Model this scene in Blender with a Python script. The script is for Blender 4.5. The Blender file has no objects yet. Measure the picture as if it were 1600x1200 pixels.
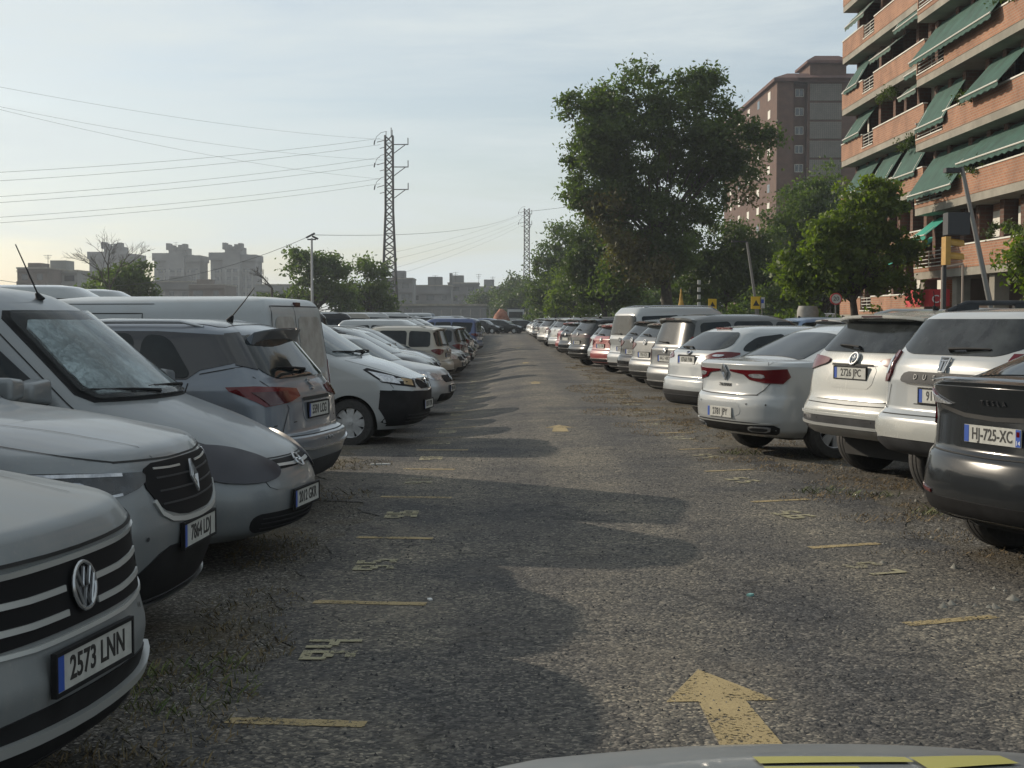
import bpy, bmesh, math, random
import numpy as np
from mathutils import Vector, Matrix, Euler
from mathutils.bvhtree import BVHTree
from mathutils.geometry import delaunay_2d_cdt
R = math.radians
SC = bpy.context.scene
COL = SC.collection
random.seed(7)
# ---------------------------------------------------------------- camera, world, sun, exposure
cam_d = bpy.data.cameras.new('camera'); cam = bpy.data.objects.new('camera', cam_d); COL.objects.link(cam)
FPX = 2150.0; CAMH = 1.60
PITCH = math.atan(102 / FPX); YAW = 13 / FPX
cam_d.sensor_width = 36; cam_d.lens = 36 * FPX / 1600
cam_d.clip_start = .05; cam_d.clip_end = 6000
cam.location = (0, 0, CAMH); cam.rotation_euler = (math.pi / 2 - PITCH, 0, -YAW)
SC.camera = cam
SUN = Vector((-2.05, 1.40, 1.0)).normalized()          # towards the sun
SUN_EL = math.asin(SUN.z); SUN_AZ = math.atan2(SUN.x, SUN.y)
w = bpy.data.worlds.new('World'); SC.world = w; w.use_nodes = True
nt = w.node_tree; nt.nodes.clear()
out = nt.nodes.new('ShaderNodeOutputWorld'); bg = nt.nodes.new('ShaderNodeBackground')
sky = nt.nodes.new('ShaderNodeTexSky'); sky.sky_type = 'NISHITA'; sky.sun_disc = False
sky.sun_elevation = SUN_EL; sky.sun_rotation = SUN_AZ
sky.air_density = 1.0; sky.dust_density = 1.3; sky.ozone_density = 1.2
tc = nt.nodes.new('ShaderNodeTexCoord'); mp = nt.nodes.new('ShaderNodeMapping')
mp.inputs['Scale'].default_value = (.9, .5, 6.5); mp.inputs['Rotation'].default_value = (R(8), R(14), R(25))
nz = nt.nodes.new('ShaderNodeTexNoise'); nz.inputs['Scale'].default_value = 2.3; nz.inputs['Detail'].default_value = 9
nz.inputs['Roughness'].default_value = .6; nz.inputs['Distortion'].default_value = .5
cr = nt.nodes.new('ShaderNodeValToRGB'); cr.color_ramp.elements[0].position = .38; cr.color_ramp.elements[1].position = .66
mx = nt.nodes.new('ShaderNodeMix'); mx.data_type = 'RGBA'
mu = nt.nodes.new('ShaderNodeMath'); mu.operation = 'MULTIPLY_ADD'; mu.inputs[1].default_value = .72; mu.inputs[2].default_value = .34
nt.links.new(tc.outputs['Generated'], mp.inputs['Vector']); nt.links.new(mp.outputs[0], nz.inputs['Vector'])
nt.links.new(nz.outputs['Fac'], cr.inputs[0]); nt.links.new(cr.outputs[0], mu.inputs[0]); nt.links.new(mu.outputs[0], mx.inputs['Factor'])
nt.links.new(sky.outputs[0], mx.inputs['A']); mx.inputs['B'].default_value = (6.3, 6.9, 7.0, 1)
nt.links.new(mx.outputs['Result'], bg.inputs['Color']); nt.links.new(bg.outputs[0], out.inputs[0])
bg.inputs['Strength'].default_value = .115
sd = bpy.data.lights.new('sun', 'SUN'); sun = bpy.data.objects.new('sun', sd); COL.objects.link(sun)
sd.energy = 4.3; sd.angle = R(.6); sd.color = (1.0, .88, .71)
sun.rotation_euler = SUN.to_track_quat('Z', 'Y').to_euler(); sun.location = (-60, 30, 60)
SC.view_settings.view_transform = 'Standard'; SC.view_settings.look = 'None'
SC.view_settings.exposure = 0.0; SC.view_settings.gamma = 1.0; SC.view_settings.use_curve_mapping = False
SC.cycles.max_bounces = 6; SC.cycles.diffuse_bounces = 2; SC.cycles.glossy_bounces = 3; SC.cycles.transparent_max_bounces = 6
SC.cycles.volume_bounces = 0; SC.cycles.use_denoising = True; SC.cycles.sample_clamp_indirect = 6
SC.cycles.volume_step_rate = 10; SC.cycles.volume_max_steps = 32
# ---------------------------------------------------------------- helpers
def W(px, py, D):
    """point of the place seen at (px,py) of the 1600x1200 photograph at distance D along the lane"""
    v = Vector(((px - 800) / FPX, -(py - 600) / FPX, -1.0)); v.rotate(cam.rotation_euler)
    return Vector((0, 0, CAMH)) + v * (D / v.y)

def gz(x, y):
    """height of the ground: the left half of the car park dips gently a little way off"""
    P = ((15, 0), (17, -.02), (19.2, -.07), (21.5, -.13), (24, -.16), (27, -.20), (42, -.33), (60, -.33), (100, -.15), (145, 0))
    if y <= 15 or y >= 145: return 0.0
    t = min(1, max(0, (.9 - x) / 2.2)); t = t * t * (3 - 2 * t)
    for i in range(len(P) - 1):
        if y <= P[i + 1][0]: return t * (P[i][1] + (P[i + 1][1] - P[i][1]) * (y - P[i][0]) / (P[i + 1][0] - P[i][0]))
    return 0.0
gzv = np.vectorize(gz)

def tag(o, label=None, cat=None, group=None, kind=None):
    if label: o['label'] = label
    if cat: o['category'] = cat
    if group: o['group'] = group
    if kind: o['kind'] = kind
    return o

def empty(name, loc=(0, 0, 0), rz=0.0):
    o = bpy.data.objects.new(name, None); COL.objects.link(o); o.location = loc; o.rotation_euler = (0, 0, rz)
    o.empty_display_size = .2
    return o

def link_mesh(name, me, mats, parent=None):
    o = bpy.data.objects.new(name, me); COL.objects.link(o)
    if mats is not None:
        if not isinstance(mats, (list, tuple)): mats = [mats]
        for m in mats: me.materials.append(m)
    if parent is not None: o.parent = parent
    return o

def obj_bm(name, bm, mats, parent=None, smooth=None):
    me = bpy.data.meshes.new(name); bm.to_mesh(me); bm.free()
    if smooth is not None:
        for p in me.polygons: p.use_smooth = True
        me.set_sharp_from_angle(angle=R(smooth))
    return link_mesh(name, me, mats, parent)

class MB:
    """mesh collector"""
    def __init__(s): s.v = []; s.f = []; s.m = []
    def add(s, vs, fs, mi=0):
        b = len(s.v); s.v += [tuple(v) for v in vs]; s.f += [tuple(i + b for i in f) for f in fs]; s.m += [mi] * len(fs); return s
    def box(s, x0, x1, y0, y1, z0, z1, mi=0, M=None):
        vs = [Vector((x, y, z)) for x in (x0, x1) for y in (y0, y1) for z in (z0, z1)]
        if M: vs = [M @ v for v in vs]
        return s.add(vs, [(0, 1, 3, 2), (4, 6, 7, 5), (0, 4, 5, 1), (2, 3, 7, 6), (0, 2, 6, 4), (1, 5, 7, 3)], mi)
    def tube(s, pts, r, n=6, mi=0, cap=True):
        pts = [Vector(p) for p in pts]
        rs = r if isinstance(r, (list, tuple)) else [r] * len(pts)
        rings = []; up = Vector((0, 0, 1))
        for i, p in enumerate(pts):
            t = (pts[min(i + 1, len(pts) - 1)] - pts[max(i - 1, 0)])
            if t.length < 1e-9: t = Vector((0, 0, 1))
            t.normalize()
            a = t.cross(up if abs(t.z) < .95 else Vector((1, 0, 0))).normalized(); b = t.cross(a)
            rings.append([p + (a * math.cos(2 * math.pi * k / n) + b * math.sin(2 * math.pi * k / n)) * rs[i] for k in range(n)])
        vs = [q for rg in rings for q in rg]; fs = []
        for i in range(len(pts) - 1):
            for k in range(n):
                k2 = (k + 1) % n; fs.append((i * n + k, (i + 1) * n + k, (i + 1) * n + k2, i * n + k2))
        if cap: fs.append(tuple(range(n))); fs.append(tuple((len(pts) - 1) * n + k for k in reversed(range(n))))
        return s.add(vs, fs, mi)
    def build(s, name, mats, parent=None, smooth=None):
        me = bpy.data.meshes.new(name); me.from_pydata(s.v, [], s.f)
        if any(s.m): me.polygons.foreach_set('material_index', s.m)
        if smooth is not None:
            me.polygons.foreach_set('use_smooth', [True] * len(me.polygons)); me.set_sharp_from_angle(angle=R(smooth))
        me.update()
        return link_mesh(name, me, mats, parent)

def lathe(mb, prof, n=32, axis='y', mi=0, M=None):
    """profile [(r, h)] revolved about y (or z)"""
    vs = []
    for (r, h) in prof:
        for k in range(n):
            a = 2 * math.pi * k / n
            v = Vector((r * math.cos(a), h, r * math.sin(a))) if axis == 'y' else Vector((r * math.cos(a), r * math.sin(a), h))
            vs.append(M @ v if M else v)
    fs = []
    for i in range(len(prof) - 1):
        for k in range(n):
            k2 = (k + 1) % n; fs.append((i * n + k, i * n + k2, (i + 1) * n + k2, (i + 1) * n + k))
    return mb.add(vs, fs, mi)

# ---------------------------------------------------------------- materials
MATS = {}
def mat(name, col, rough=.5, metal=0.0, coat=0.0, spec=.5, var=0.0, vscale=3.0, bump=0.0, bscale=20.0, trans=0.0, alpha=1.0, emit=None, col2=None, coord='Object', dirt=None):
    if name in MATS: return MATS[name]
    m = bpy.data.materials.new(name); m.use_nodes = True; n = m.node_tree; b = n.nodes['Principled BSDF']
    b.inputs['Base Color'].default_value = (*col, 1); b.inputs['Roughness'].default_value = rough
    b.inputs['Metallic'].default_value = metal; b.inputs['Coat Weight'].default_value = coat; b.inputs['Coat Roughness'].default_value = .06
    b.inputs['Specular IOR Level'].default_value = spec
    if trans: b.inputs['Transmission Weight'].default_value = trans
    if alpha < 1: b.inputs['Alpha'].default_value = alpha
    if emit: b.inputs['Emission Color'].default_value = (*emit[0], 1); b.inputs['Emission Strength'].default_value = emit[1]
    if var or bump or col2:
        t = n.nodes.new('ShaderNodeTexCoord')
        src = t.outputs['Object'] if coord == 'Object' else None
        if src is None:
            g = n.nodes.new('ShaderNodeNewGeometry'); src = g.outputs['Position']
        if var or col2:
            z = n.nodes.new('ShaderNodeTexNoise'); z.inputs['Scale'].default_value = vscale; z.inputs['Detail'].default_value = 6; z.inputs['Roughness'].default_value = .6
            n.links.new(src, z.inputs['Vector'])
            c = n.nodes.new('ShaderNodeValToRGB'); c.color_ramp.elements[0].position = .36; c.color_ramp.elements[1].position = .66
            c2 = col2 if col2 else tuple(x * (1 + var) for x in col)
            c1 = col if col2 else tuple(x * (1 - var) for x in col)
            c.color_ramp.elements[0].color = (*c1, 1); c.color_ramp.elements[1].color = (*c2, 1)
            n.links.new(z.outputs['Fac'], c.inputs[0]); n.links.new(c.outputs[0], b.inputs['Base Color'])
        if bump:
            z2 = n.nodes.new('ShaderNodeTexNoise'); z2.inputs['Scale'].default_value = bscale; z2.inputs['Detail'].default_value = 4
            n.links.new(src, z2.inputs['Vector'])
            bp = n.nodes.new('ShaderNodeBump'); bp.inputs['Strength'].default_value = bump; bp.inputs['Distance'].default_value = .02
            n.links.new(z2.outputs['Fac'], bp.inputs['Height']); n.links.new(bp.outputs[0], b.inputs['Normal'])
    MATS[name] = m
    return m

def paint(name, col, metal=0.0, rough=.34, dust=.25, coat=.6):
    """car paint with clear coat and a film of pale road dust in streaky patches"""
    if name in MATS: return MATS[name]
    m = bpy.data.materials.new(name); m.use_nodes = True; n = m.node_tree; b = n.nodes['Principled BSDF']
    b.inputs['Metallic'].default_value = metal; b.inputs['Coat Roughness'].default_value = .05; b.inputs['Specular IOR Level'].default_value = .15 if max(col) < .03 else .5
    t = n.nodes.new('ShaderNodeTexCoord')
    mp = n.nodes.new('ShaderNodeMapping'); mp.inputs['Scale'].default_value = (1.2, 2.5, 1.0)
    z = n.nodes.new('ShaderNodeTexNoise'); z.inputs['Scale'].default_value = 2.5; z.inputs['Detail'].default_value = 8; z.inputs['Roughness'].default_value = .7
    n.links.new(t.outputs['Object'], mp.inputs[0]); n.links.new(mp.outputs[0], z.inputs['Vector'])
    c = n.nodes.new('ShaderNodeMapRange'); c.inputs['From Min'].default_value = .38; c.inputs['From Max'].default_value = .7
    c.inputs['To Min'].default_value = dust * .35; c.inputs['To Max'].default_value = dust
    n.links.new(z.outputs['Fac'], c.inputs['Value'])
    z3 = n.nodes.new('ShaderNodeTexNoise'); z3.inputs['Scale'].default_value = 55; z3.inputs['Detail'].default_value = 3
    n.links.new(t.outputs['Object'], z3.inputs['Vector'])
    c3 = n.nodes.new('ShaderNodeMapRange'); c3.inputs['From Min'].default_value = .62; c3.inputs['From Max'].default_value = .75; c3.inputs['To Max'].default_value = dust * .8
    n.links.new(z3.outputs['Fac'], c3.inputs['Value'])
    ad = n.nodes.new('ShaderNodeMath'); ad.operation = 'ADD'; n.links.new(c.outputs[0], ad.inputs[0]); n.links.new(c3.outputs[0], ad.inputs[1])
    mxx = n.nodes.new('ShaderNodeMix'); mxx.data_type = 'RGBA'
    mxx.inputs['A'].default_value = (*col, 1); mxx.inputs['B'].default_value = (.26, .25, .23, 1)
    n.links.new(ad.outputs[0], mxx.inputs['Factor']); n.links.new(mxx.outputs['Result'], b.inputs['Base Color'])
    rr = n.nodes.new('ShaderNodeMapRange'); rr.inputs['To Min'].default_value = rough; rr.inputs['To Max'].default_value = rough + .35
    n.links.new(ad.outputs[0], rr.inputs['Value']); n.links.new(rr.outputs[0], b.inputs['Roughness'])
    cw = n.nodes.new('ShaderNodeMapRange'); cw.inputs['To Min'].default_value = coat; cw.inputs['To Max'].default_value = 0; cw.inputs['From Max'].default_value = .8
    n.links.new(ad.outputs[0], cw.inputs['Value']); n.links.new(cw.outputs[0], b.inputs['Coat Weight'])
    MATS[name] = m
    return m

M_GLASS = mat('window_glass', (.010, .014, .016), rough=.05, spec=.28, var=.3, vscale=4)
M_GLASSW = mat('windscreen_glass', (.06, .075, .08), rough=.1, spec=1.0, var=.4, vscale=3)  # dusty base, made paler and bluer to stand in for reflected sky
M_GLASSD = mat('dusty_window_glass', (.022, .025, .026), rough=.14, spec=.3, var=.5, vscale=5)
M_BLK = mat('black_plastic', (.014, .014, .015), rough=.65, spec=.15, var=.3, vscale=6)
M_GRL = mat('dark_grille', (.008, .008, .009), rough=.7, spec=.15)
M_GREYP = mat('grey_plastic', (.04, .041, .044), rough=.6, spec=.2, var=.25, vscale=5)
M_GLOSSB = mat('gloss_black_trim', (.012, .012, .014), rough=.15, coat=.5)
M_GAP = mat('panel_gap', (.01, .01, .01), rough=.8)
M_CHR = mat('chrome_trim', (.42, .43, .44), rough=.2, metal=.7)
M_BRT = mat('bright_trim', (.42, .43, .42), rough=.35, metal=.4)
M_TYRE = mat('tyre_rubber', (.028, .027, .026), rough=.8, var=.35, vscale=30)
M_RIM = mat('alloy_rim', (.42, .43, .44), rough=.4, metal=.4, var=.2, vscale=12)
M_RED = mat('tail_lamp_red', (.085, .003, .006), rough=.18, coat=.2, spec=.4)
M_REDD = mat('tail_lamp_dark_red', (.04, .004, .006), rough=.15, coat=.25)
M_CLR = mat('clear_lamp_glass', (.42, .43, .45), rough=.12, metal=.5, coat=.8, var=.3, vscale=25)
M_HL = mat('headlamp_glass', (.018, .02, .022), rough=.2, metal=.1, coat=.4, var=.9, vscale=16)
M_ORG = mat('indicator_orange', (.5, .12, .01), rough=.2, coat=.5)
M_PLATE = mat('plate_white', (.42, .42, .39), rough=.4, var=.12, vscale=20)
M_EURO = mat('plate_blue', (.02, .07, .32), rough=.4)
M_INK = mat('plate_black_ink', (.015, .015, .015), rough=.5)
M_WHITEINK = mat('white_lettering', (.7, .7, .7), rough=.4)
M_UNDER = mat('dark_underbody', (.012, .012, .012), rough=.9)

def text_mesh(txt, size=.075, ext=.0015, sx=1.0, spacing=1.0, align='CENTER', bold=0.0):
    cu = bpy.data.curves.new('lettering', 'FONT'); cu.body = txt; cu.size = size; cu.extrude = ext; cu.offset = bold
    cu.align_x = align; cu.align_y = 'CENTER'; cu.space_character = spacing; cu.resolution_u = 3
    o = bpy.data.objects.new('lettering', cu); COL.objects.link(o)
    bpy.context.view_layer.update()
    dg = bpy.context.evaluated_depsgraph_get()
    me = bpy.data.meshes.new_from_object(o.evaluated_get(dg))
    bpy.data.objects.remove(o); bpy.data.curves.remove(cu)
    if sx != 1.0: me.transform(Matrix.Diagonal((sx, 1, 1, 1)))
    me.materials.clear()
    return me
# ================================================================ car library
# body surface = stack of plan-view loops. key = (front offset, front z, rear offset, rear z, half width, front corner depth, rear corner depth, rounding)
def smooth_keys(K):
    P = [np.array(k[:7], float) for k in K]; r = [k[7] for k in K]
    out = [P[0]]
    for i in range(1, len(P) - 1):
        a, b, c = P[i - 1], P[i], P[i + 1]
        def ln(u, v): return max(math.hypot(u[0] - v[0], u[1] - v[1]), math.hypot(u[2] - v[2], u[3] - v[3]), abs(u[4] - v[4]), 1e-6)
        t1 = min(.48, r[i] / ln(a, b)); t2 = min(.48, r[i] / ln(b, c))
        p0 = b + (a - b) * t1; p2 = b + (c - b) * t2
        for t in (0, .25, .5, .75, 1):
            out.append((1 - t) ** 2 * p0 + 2 * t * (1 - t) * b + t * t * p2)
    out.append(P[-1])
    return out

def round_poly(pts, it=2, cut=.05):
    for _ in range(it):
        q = []
        for i in range(len(pts)):
            a = pts[i]; b = pts[(i + 1) % len(pts)]; t = min(.25, cut / max(1e-6, (b - a).length))
            q.append(a.lerp(b, t)); q.append(a.lerp(b, 1 - t))
        pts = q; cut *= .42
    return pts

class Car:
    def __init__(s, name, L, K, body_mat, nf=2.6, nr=3.2, wb=(.85, .8), wr=.33, gap=.05, seg=(12, 12, 12), wells=True):
        s.L = L; s.name = name; s.root = empty(name); s.bm = body_mat; s.wr = wr
        rows = smooth_keys(K); s.K = K
        a, m, b = seg; loops = []
        for (of, zf, orr, zr, w, cf, cr) in rows:
            sf = of; sr = L - orr; pts = []
            for i in range(a + 1):
                ph = math.pi / 2 * i / a
                pts.append((sf + cf * (1 - math.cos(ph) ** (2 / nf)), w * math.sin(ph) ** (2 / nf)))
            s0, s1 = sf + cf, sr - cr
            for i in range(1, m):
                t = i / m; pts.append((s0 + (s1 - s0) * t, w * (1 + .012 * 4 * t * (1 - t))))
            for i in range(b, -1, -1):
                ph = math.pi / 2 * i / b
                pts.append((sr - cr * (1 - math.cos(ph) ** (2 / nr)), w * math.sin(ph) ** (2 / nr)))
            lp = []
            for (x, y) in pts:
                t = (x - sf) / (sr - sf); lp.append((x, y, zf + (zr - zf) * t))
            loops.append(lp)
        n = len(loops[0]); vs = []; fs = []
        def idx(k, i, side):
            if i == 0 or i == n - 1: return k * (2 * n - 2) + (0 if i == 0 else n - 1)
            return k * (2 * n - 2) + (i if side == 0 else (2 * n - 2 - i))
        for lp in loops:
            for (x, y, z) in lp: vs.append((s.X(x), y, z))
            for (x, y, z) in reversed(lp[1:-1]): vs.append((s.X(x), -y, z))
        N = 2 * n - 2
        for k in range(len(loops) - 1):
            for i in range(N):
                j = (i + 1) % N; fs.append((k * N + i, k * N + j, (k + 1) * N + j, (k + 1) * N + i))
        for k, flip in ((0, False), (len(loops) - 1, True)):
            for i in range(n - 1):
                q = [idx(k, i, 0), idx(k, i + 1, 0), idx(k, i + 1, 1), idx(k, i, 1)]
                q = [v for j, v in enumerate(q) if v not in q[:j]]
                if not flip: q = q[::-1]
                fs.append(tuple(q))
        bm = bmesh.new(); bv = [bm.verts.new(v) for v in vs]
        for f in fs:
            try: bm.faces.new([bv[i] for i in f])
            except ValueError: pass
        bmesh.ops.recalc_face_normals(bm, faces=bm.faces)
        s.bvh = BVHTree.FromBMesh(bm)
        me = bpy.data.meshes.new('body'); bm.to_mesh(me); bm.free()
        s.wx = [(wb[0]), (L - wb[1])]; s.hw = max(k[4] for k in K)
        if wells:
            me.materials.append(body_mat); me.materials.append(M_UNDER)
            o = bpy.data.objects.new('body', me); COL.objects.link(o)
            mb = MB()
            for x in s.wx:
                for sg in (1, -1):
                    y0, y1 = s.hw - .30, s.hw + .3
                    R0 = wr + gap
                    lathe(mb, [(0.001, sg * y0), (R0, sg * y0), (R0, sg * y1), (0.001, sg * y1)][::1 if sg > 0 else -1], n=40, M=Matrix.Translation((s.X(x), 0, wr)), mi=1)
            c = mb.build('cutter', [body_mat, M_UNDER])
            bmc = bmesh.new(); bmc.from_mesh(c.data); bmesh.ops.remove_doubles(bmc, verts=bmc.verts, dist=.004); bmesh.ops.recalc_face_normals(bmc, faces=bmc.faces); bmc.to_mesh(c.data); bmc.free()
            md = o.modifiers.new('b', 'BOOLEAN'); md.object = c; md.operation = 'DIFFERENCE'; md.solver = 'EXACT'
            bpy.context.view_layer.update(); dg = bpy.context.evaluated_depsgraph_get()
            me2 = bpy.data.meshes.new_from_object(o.evaluated_get(dg)); bpy.data.objects.remove(o); bpy.data.objects.remove(c)
            me = me2
            if len(me.materials) == 0: me.materials.append(body_mat); me.materials.append(M_UNDER)
        else:
            me.materials.append(body_mat); me.materials.append(M_UNDER)
        for p in me.polygons: p.use_smooth = True
        me.set_sharp_from_angle(angle=R(32))
        me.materials.append(M_GAP)
        s.body = link_mesh('body', me, None, s.root); s.gaps = MB()
    def X(s, x): return s.L / 2 - x
    # ---- projection
    def dirs(s, az, el=0):
        if el == 90: return Vector((0, 0, 1)), Vector((1, 0, 0)), Vector((0, 1, 0))
        d = Vector((math.cos(R(az)) * math.cos(R(el)), math.sin(R(az)) * math.cos(R(el)), math.sin(R(el))))
        h = Vector((-math.sin(R(az)), math.cos(R(az)), 0)); return d, h, d.cross(h)
    def proj(s, p, az, el=0, off=.004):
        d, h, u = s.dirs(az, el); q = Vector((s.X(p[0]), p[1], p[2]))
        q2 = h * q.dot(h) + u * q.dot(u)
        hit = s.bvh.ray_cast(q2 + d * 8, -d)
        if hit[0] is None:
            hit = s.bvh.find_nearest(q)
        return hit[0] + hit[1] * off, hit[1]
    def decal(s, name, pts, az, m, off=.006, rnd=2, el=0, parent=None, both=True, skirt=.014, step=.055, smooth=60):
        """a panel cut to an outline and laid on the body; both=True adds its mirror twin"""
        d, h, u = s.dirs(az, el); P = []
        for p in pts:
            q = Vector((s.X(p[0]), p[1], p[2])); P.append(Vector((q.dot(h), q.dot(u))))
        if rnd: P = round_poly(P, rnd)
        Q = []
        for i in range(len(P)):
            a = P[i]; b = P[(i + 1) % len(P)]; n = max(1, int((b - a).length / step + .5))
            for k in range(n): Q.append(a.lerp(b, k / n))
        # drop near duplicates
        Z = [Q[0]]
        for q in Q[1:]:
            if (q - Z[-1]).length > .002: Z.append(q)
        if (Z[0] - Z[-1]).length < .002: Z.pop()
        Q = Z
        area = sum(Q[i].x * Q[(i + 1) % len(Q)].y - Q[(i + 1) % len(Q)].x * Q[i].y for i in range(len(Q)))
        if area < 0: Q.reverse()
        xs = [q.x for q in Q]; ys = [q.y for q in Q]
        def inside(x, y):
            c = False; j = len(Q) - 1
            for i in range(len(Q)):
                if (Q[i].y > y) != (Q[j].y > y) and x < (Q[j].x - Q[i].x) * (y - Q[i].y) / (Q[j].y - Q[i].y) + Q[i].x: c = not c
                j = i
            return c
        extra = []; x = min(xs) + step / 2
        while x < max(xs):
            y = min(ys) + step / 2
            while y < max(ys):
                if inside(x, y) and min((Vector((x, y)) - q).length for q in Q) > step * .3: extra.append(Vector((x, y)))
                y += step
            x += step
        nq = len(Q)
        r = delaunay_2d_cdt(Q + extra, [(i, (i + 1) % nq) for i in range(nq)], [], 1, 1e-6)
        V2, F = r[0], r[2]; bm = bmesh.new(); bv = []
        for v in V2:
            o3 = h * v.x + u * v.y
            hit = s.bvh.ray_cast(o3 + d * 8, -d)
            if hit[0] is None or hit[1].dot(d) < .05:
                # keep the outline from falling past the silhouette
                hn = s.bvh.find_nearest(o3 + d * (s.L / 2 if abs(d.x) > .5 else .9))
                if hit[0] is None: hit = hn
            bv.append((bm.verts.new(hit[0] + hit[1] * off), hit[1]))
        for f in F:
            if len(set(f)) == 3:
                try: bm.faces.new([bv[i][0] for i in f])
                except ValueError: pass
        bmesh.ops.recalc_face_normals(bm, faces=bm.faces)
        bm.faces.ensure_lookup_table()
        if bm.faces and sum((f.normal.dot(d) * f.calc_area() for f in bm.faces)) < 0: bmesh.ops.reverse_faces(bm, faces=bm.faces)
        if skirt:
            nm = {v: n for v, n in bv}
            be = [e for e in bm.edges if e.is_boundary]
            ret = bmesh.ops.extrude_edge_only(bm, edges=be)
            vm = {}
            for g in ret['geom']:
                if isinstance(g, bmesh.types.BMVert): vm[g] = 1
            for g in vm:
                near = min((v for v in (e.other_vert(g) for e in g.link_edges) if v in nm), key=lambda v: (v.co - g.co).length, default=None)
                n = nm[near] if near is not None else d
                g.co -= n * skirt
        o = obj_bm(name, bm, m, parent or s.root, smooth=smooth)
        if both:
            me = o.data.copy(); me.transform(Matrix.Diagonal((1, -1, 1, 1))); me.flip_normals()
            o2 = bpy.data.objects.new(name, me); COL.objects.link(o2); o2.parent = parent or s.root
            return o, o2
        return o
    def gap(s, pts, az, w=.007, off=.0032, el=0, both=True, mb=None, mi=2, step=.06):
        """thin ribbon following the body (panel joint, crease trim)"""
        P = [Vector(p) for p in pts]; Q = []
        for i in range(len(P) - 1):
            n = max(1, int((P[i + 1] - P[i]).length / step))
            for k in range(n): Q.append(P[i].lerp(P[i + 1], k / n))
        Q.append(P[-1]); L = []; 
        for q in Q:
            a, n = s.proj(q, az, el, off); L.append((a, n))
        vs = []; fs = []
        for i, (a, n) in enumerate(L):
            t = (L[min(i + 1, len(L) - 1)][0] - L[max(i - 1, 0)][0])
            if t.length < 1e-7: t = Vector((1, 0, 0))
            c = t.cross(n).normalized() * (w / 2); vs += [a - c, a + c]
            if i: fs.append((2 * i - 2, 2 * i - 1, 2 * i + 1, 2 * i))
        T = mb or s.gaps
        T.add(vs, fs, mi if mb is None else 0)
        if both: T.add([Vector((v.x, -v.y, v.z)) for v in vs], [f[::-1] for f in fs], mi if mb is None else 0)
    def strip(s, name, pts, az, w, m, off=.012, both=False, parent=None):
        """a raised moulding: ribbon with depth"""
        mb = MB(); s.gap(pts, az, w, off, both=False, mb=mb)
        nv = len(mb.v); bm = bmesh.new(); bv = [bm.verts.new(v) for v in mb.v]
        for f in mb.f: bm.faces.new([bv[i] for i in f])
        r = bmesh.ops.extrude_face_region(bm, geom=list(bm.faces))
        d, h, u = s.dirs(az)
        for g in r['geom']:
            if isinstance(g, bmesh.types.BMVert): g.co -= d * (off + .01)
        bmesh.ops.recalc_face_normals(bm, faces=bm.faces)
        o = obj_bm(name, bm, m, parent or s.root, smooth=40)
        if both:
            me = o.data.copy(); me.transform(Matrix.Diagonal((1, -1, 1, 1))); me.flip_normals()
            o2 = bpy.data.objects.new(name, me); COL.objects.link(o2); o2.parent = parent or s.root
            return o, o2
        return o
    def place(s, p, az, off=.0):
        """matrix with local x to the viewer's right, y up, z outwards"""
        a, n = s.proj(p, az, 0, off); d, h, u = s.dirs(az)
        M = Matrix.Identity(4); M.col[0] = (*h, 0); M.col[1] = (0, 0, 1, 0); M.col[2] = (*d, 0); M.col[3] = (*a, 1)
        return M
    def tilt(s, p, az, off=.0):
        a, n = s.proj(p, az, 0, off); d, h, u = s.dirs(az); up = n.cross(h).normalized(); hh = up.cross(n).normalized()
        M = Matrix.Identity(4); M.col[0] = (*hh, 0); M.col[1] = (*up, 0); M.col[2] = (*n, 0); M.col[3] = (*a, 1)
        return M
    def plate(s, z, az, txt, frame=True, y=0, extra=None, sx=.86, small=False, off=.006):
        M = s.place((0 if az == 0 else s.L, y, z), az, off)
        mb = MB(); mb.box(-.26, .26, -.055, .055, 0, .008, 0)
        pl = mb.build('licence_plate', M_PLATE, s.root); pl.matrix_local = M
        if small: return pl
        if frame:
            f = MB(); w = .008
            for (x0, x1, y0, y1) in ((-.27, .27, .055, .067), (-.27, .27, -.067, -.055), (-.27, -.26, -.055, .055), (.26, .27, -.055, .055)):
                f.box(x0, x1, y0, y1, -.006, .013)
            f.build('plate_frame', M_BLK, pl)
        e = MB(); e.box(-.258, -.215, -.053, .053, .0082, .0095); e.build('euro_band', M_EURO, pl)
        if extra: e = MB(); e.box(.215, .258, -.053, .053, .0082, .0095); e.build('region_band', M_EURO, pl)
        if txt:
            me = text_mesh(txt, size=.102, ext=.0008, sx=sx, spacing=1.02, bold=.0018); me.materials.append(M_INK)
            o = bpy.data.objects.new('plate_lettering', me); COL.objects.link(o); o.parent = pl; o.location = (.015 if not extra else 0, -.001, .0092)
        if extra:
            me = text_mesh(extra, size=.04, ext=.0008); me.materials.append(M_WHITEINK)
            o = bpy.data.objects.new('region_number', me); COL.objects.link(o); o.parent = pl; o.location = (.236, -.03, .0097)
            e = MB(); e.box(.222, .25, .008, .04, .0096, .0102); e.build('region_badge', M_RED, pl)
        return pl
    def text(s, name, txt, p, az, size, m=M_CHR, sx=1.0, spacing=1.0, ext=.003):
        me = text_mesh(txt, size=size, ext=ext, sx=sx, spacing=spacing); me.materials.append(m)
        o = bpy.data.objects.new(name, me); COL.objects.link(o); o.parent = s.root; o.matrix_local = s.tilt(p, az, .006); return o
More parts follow.
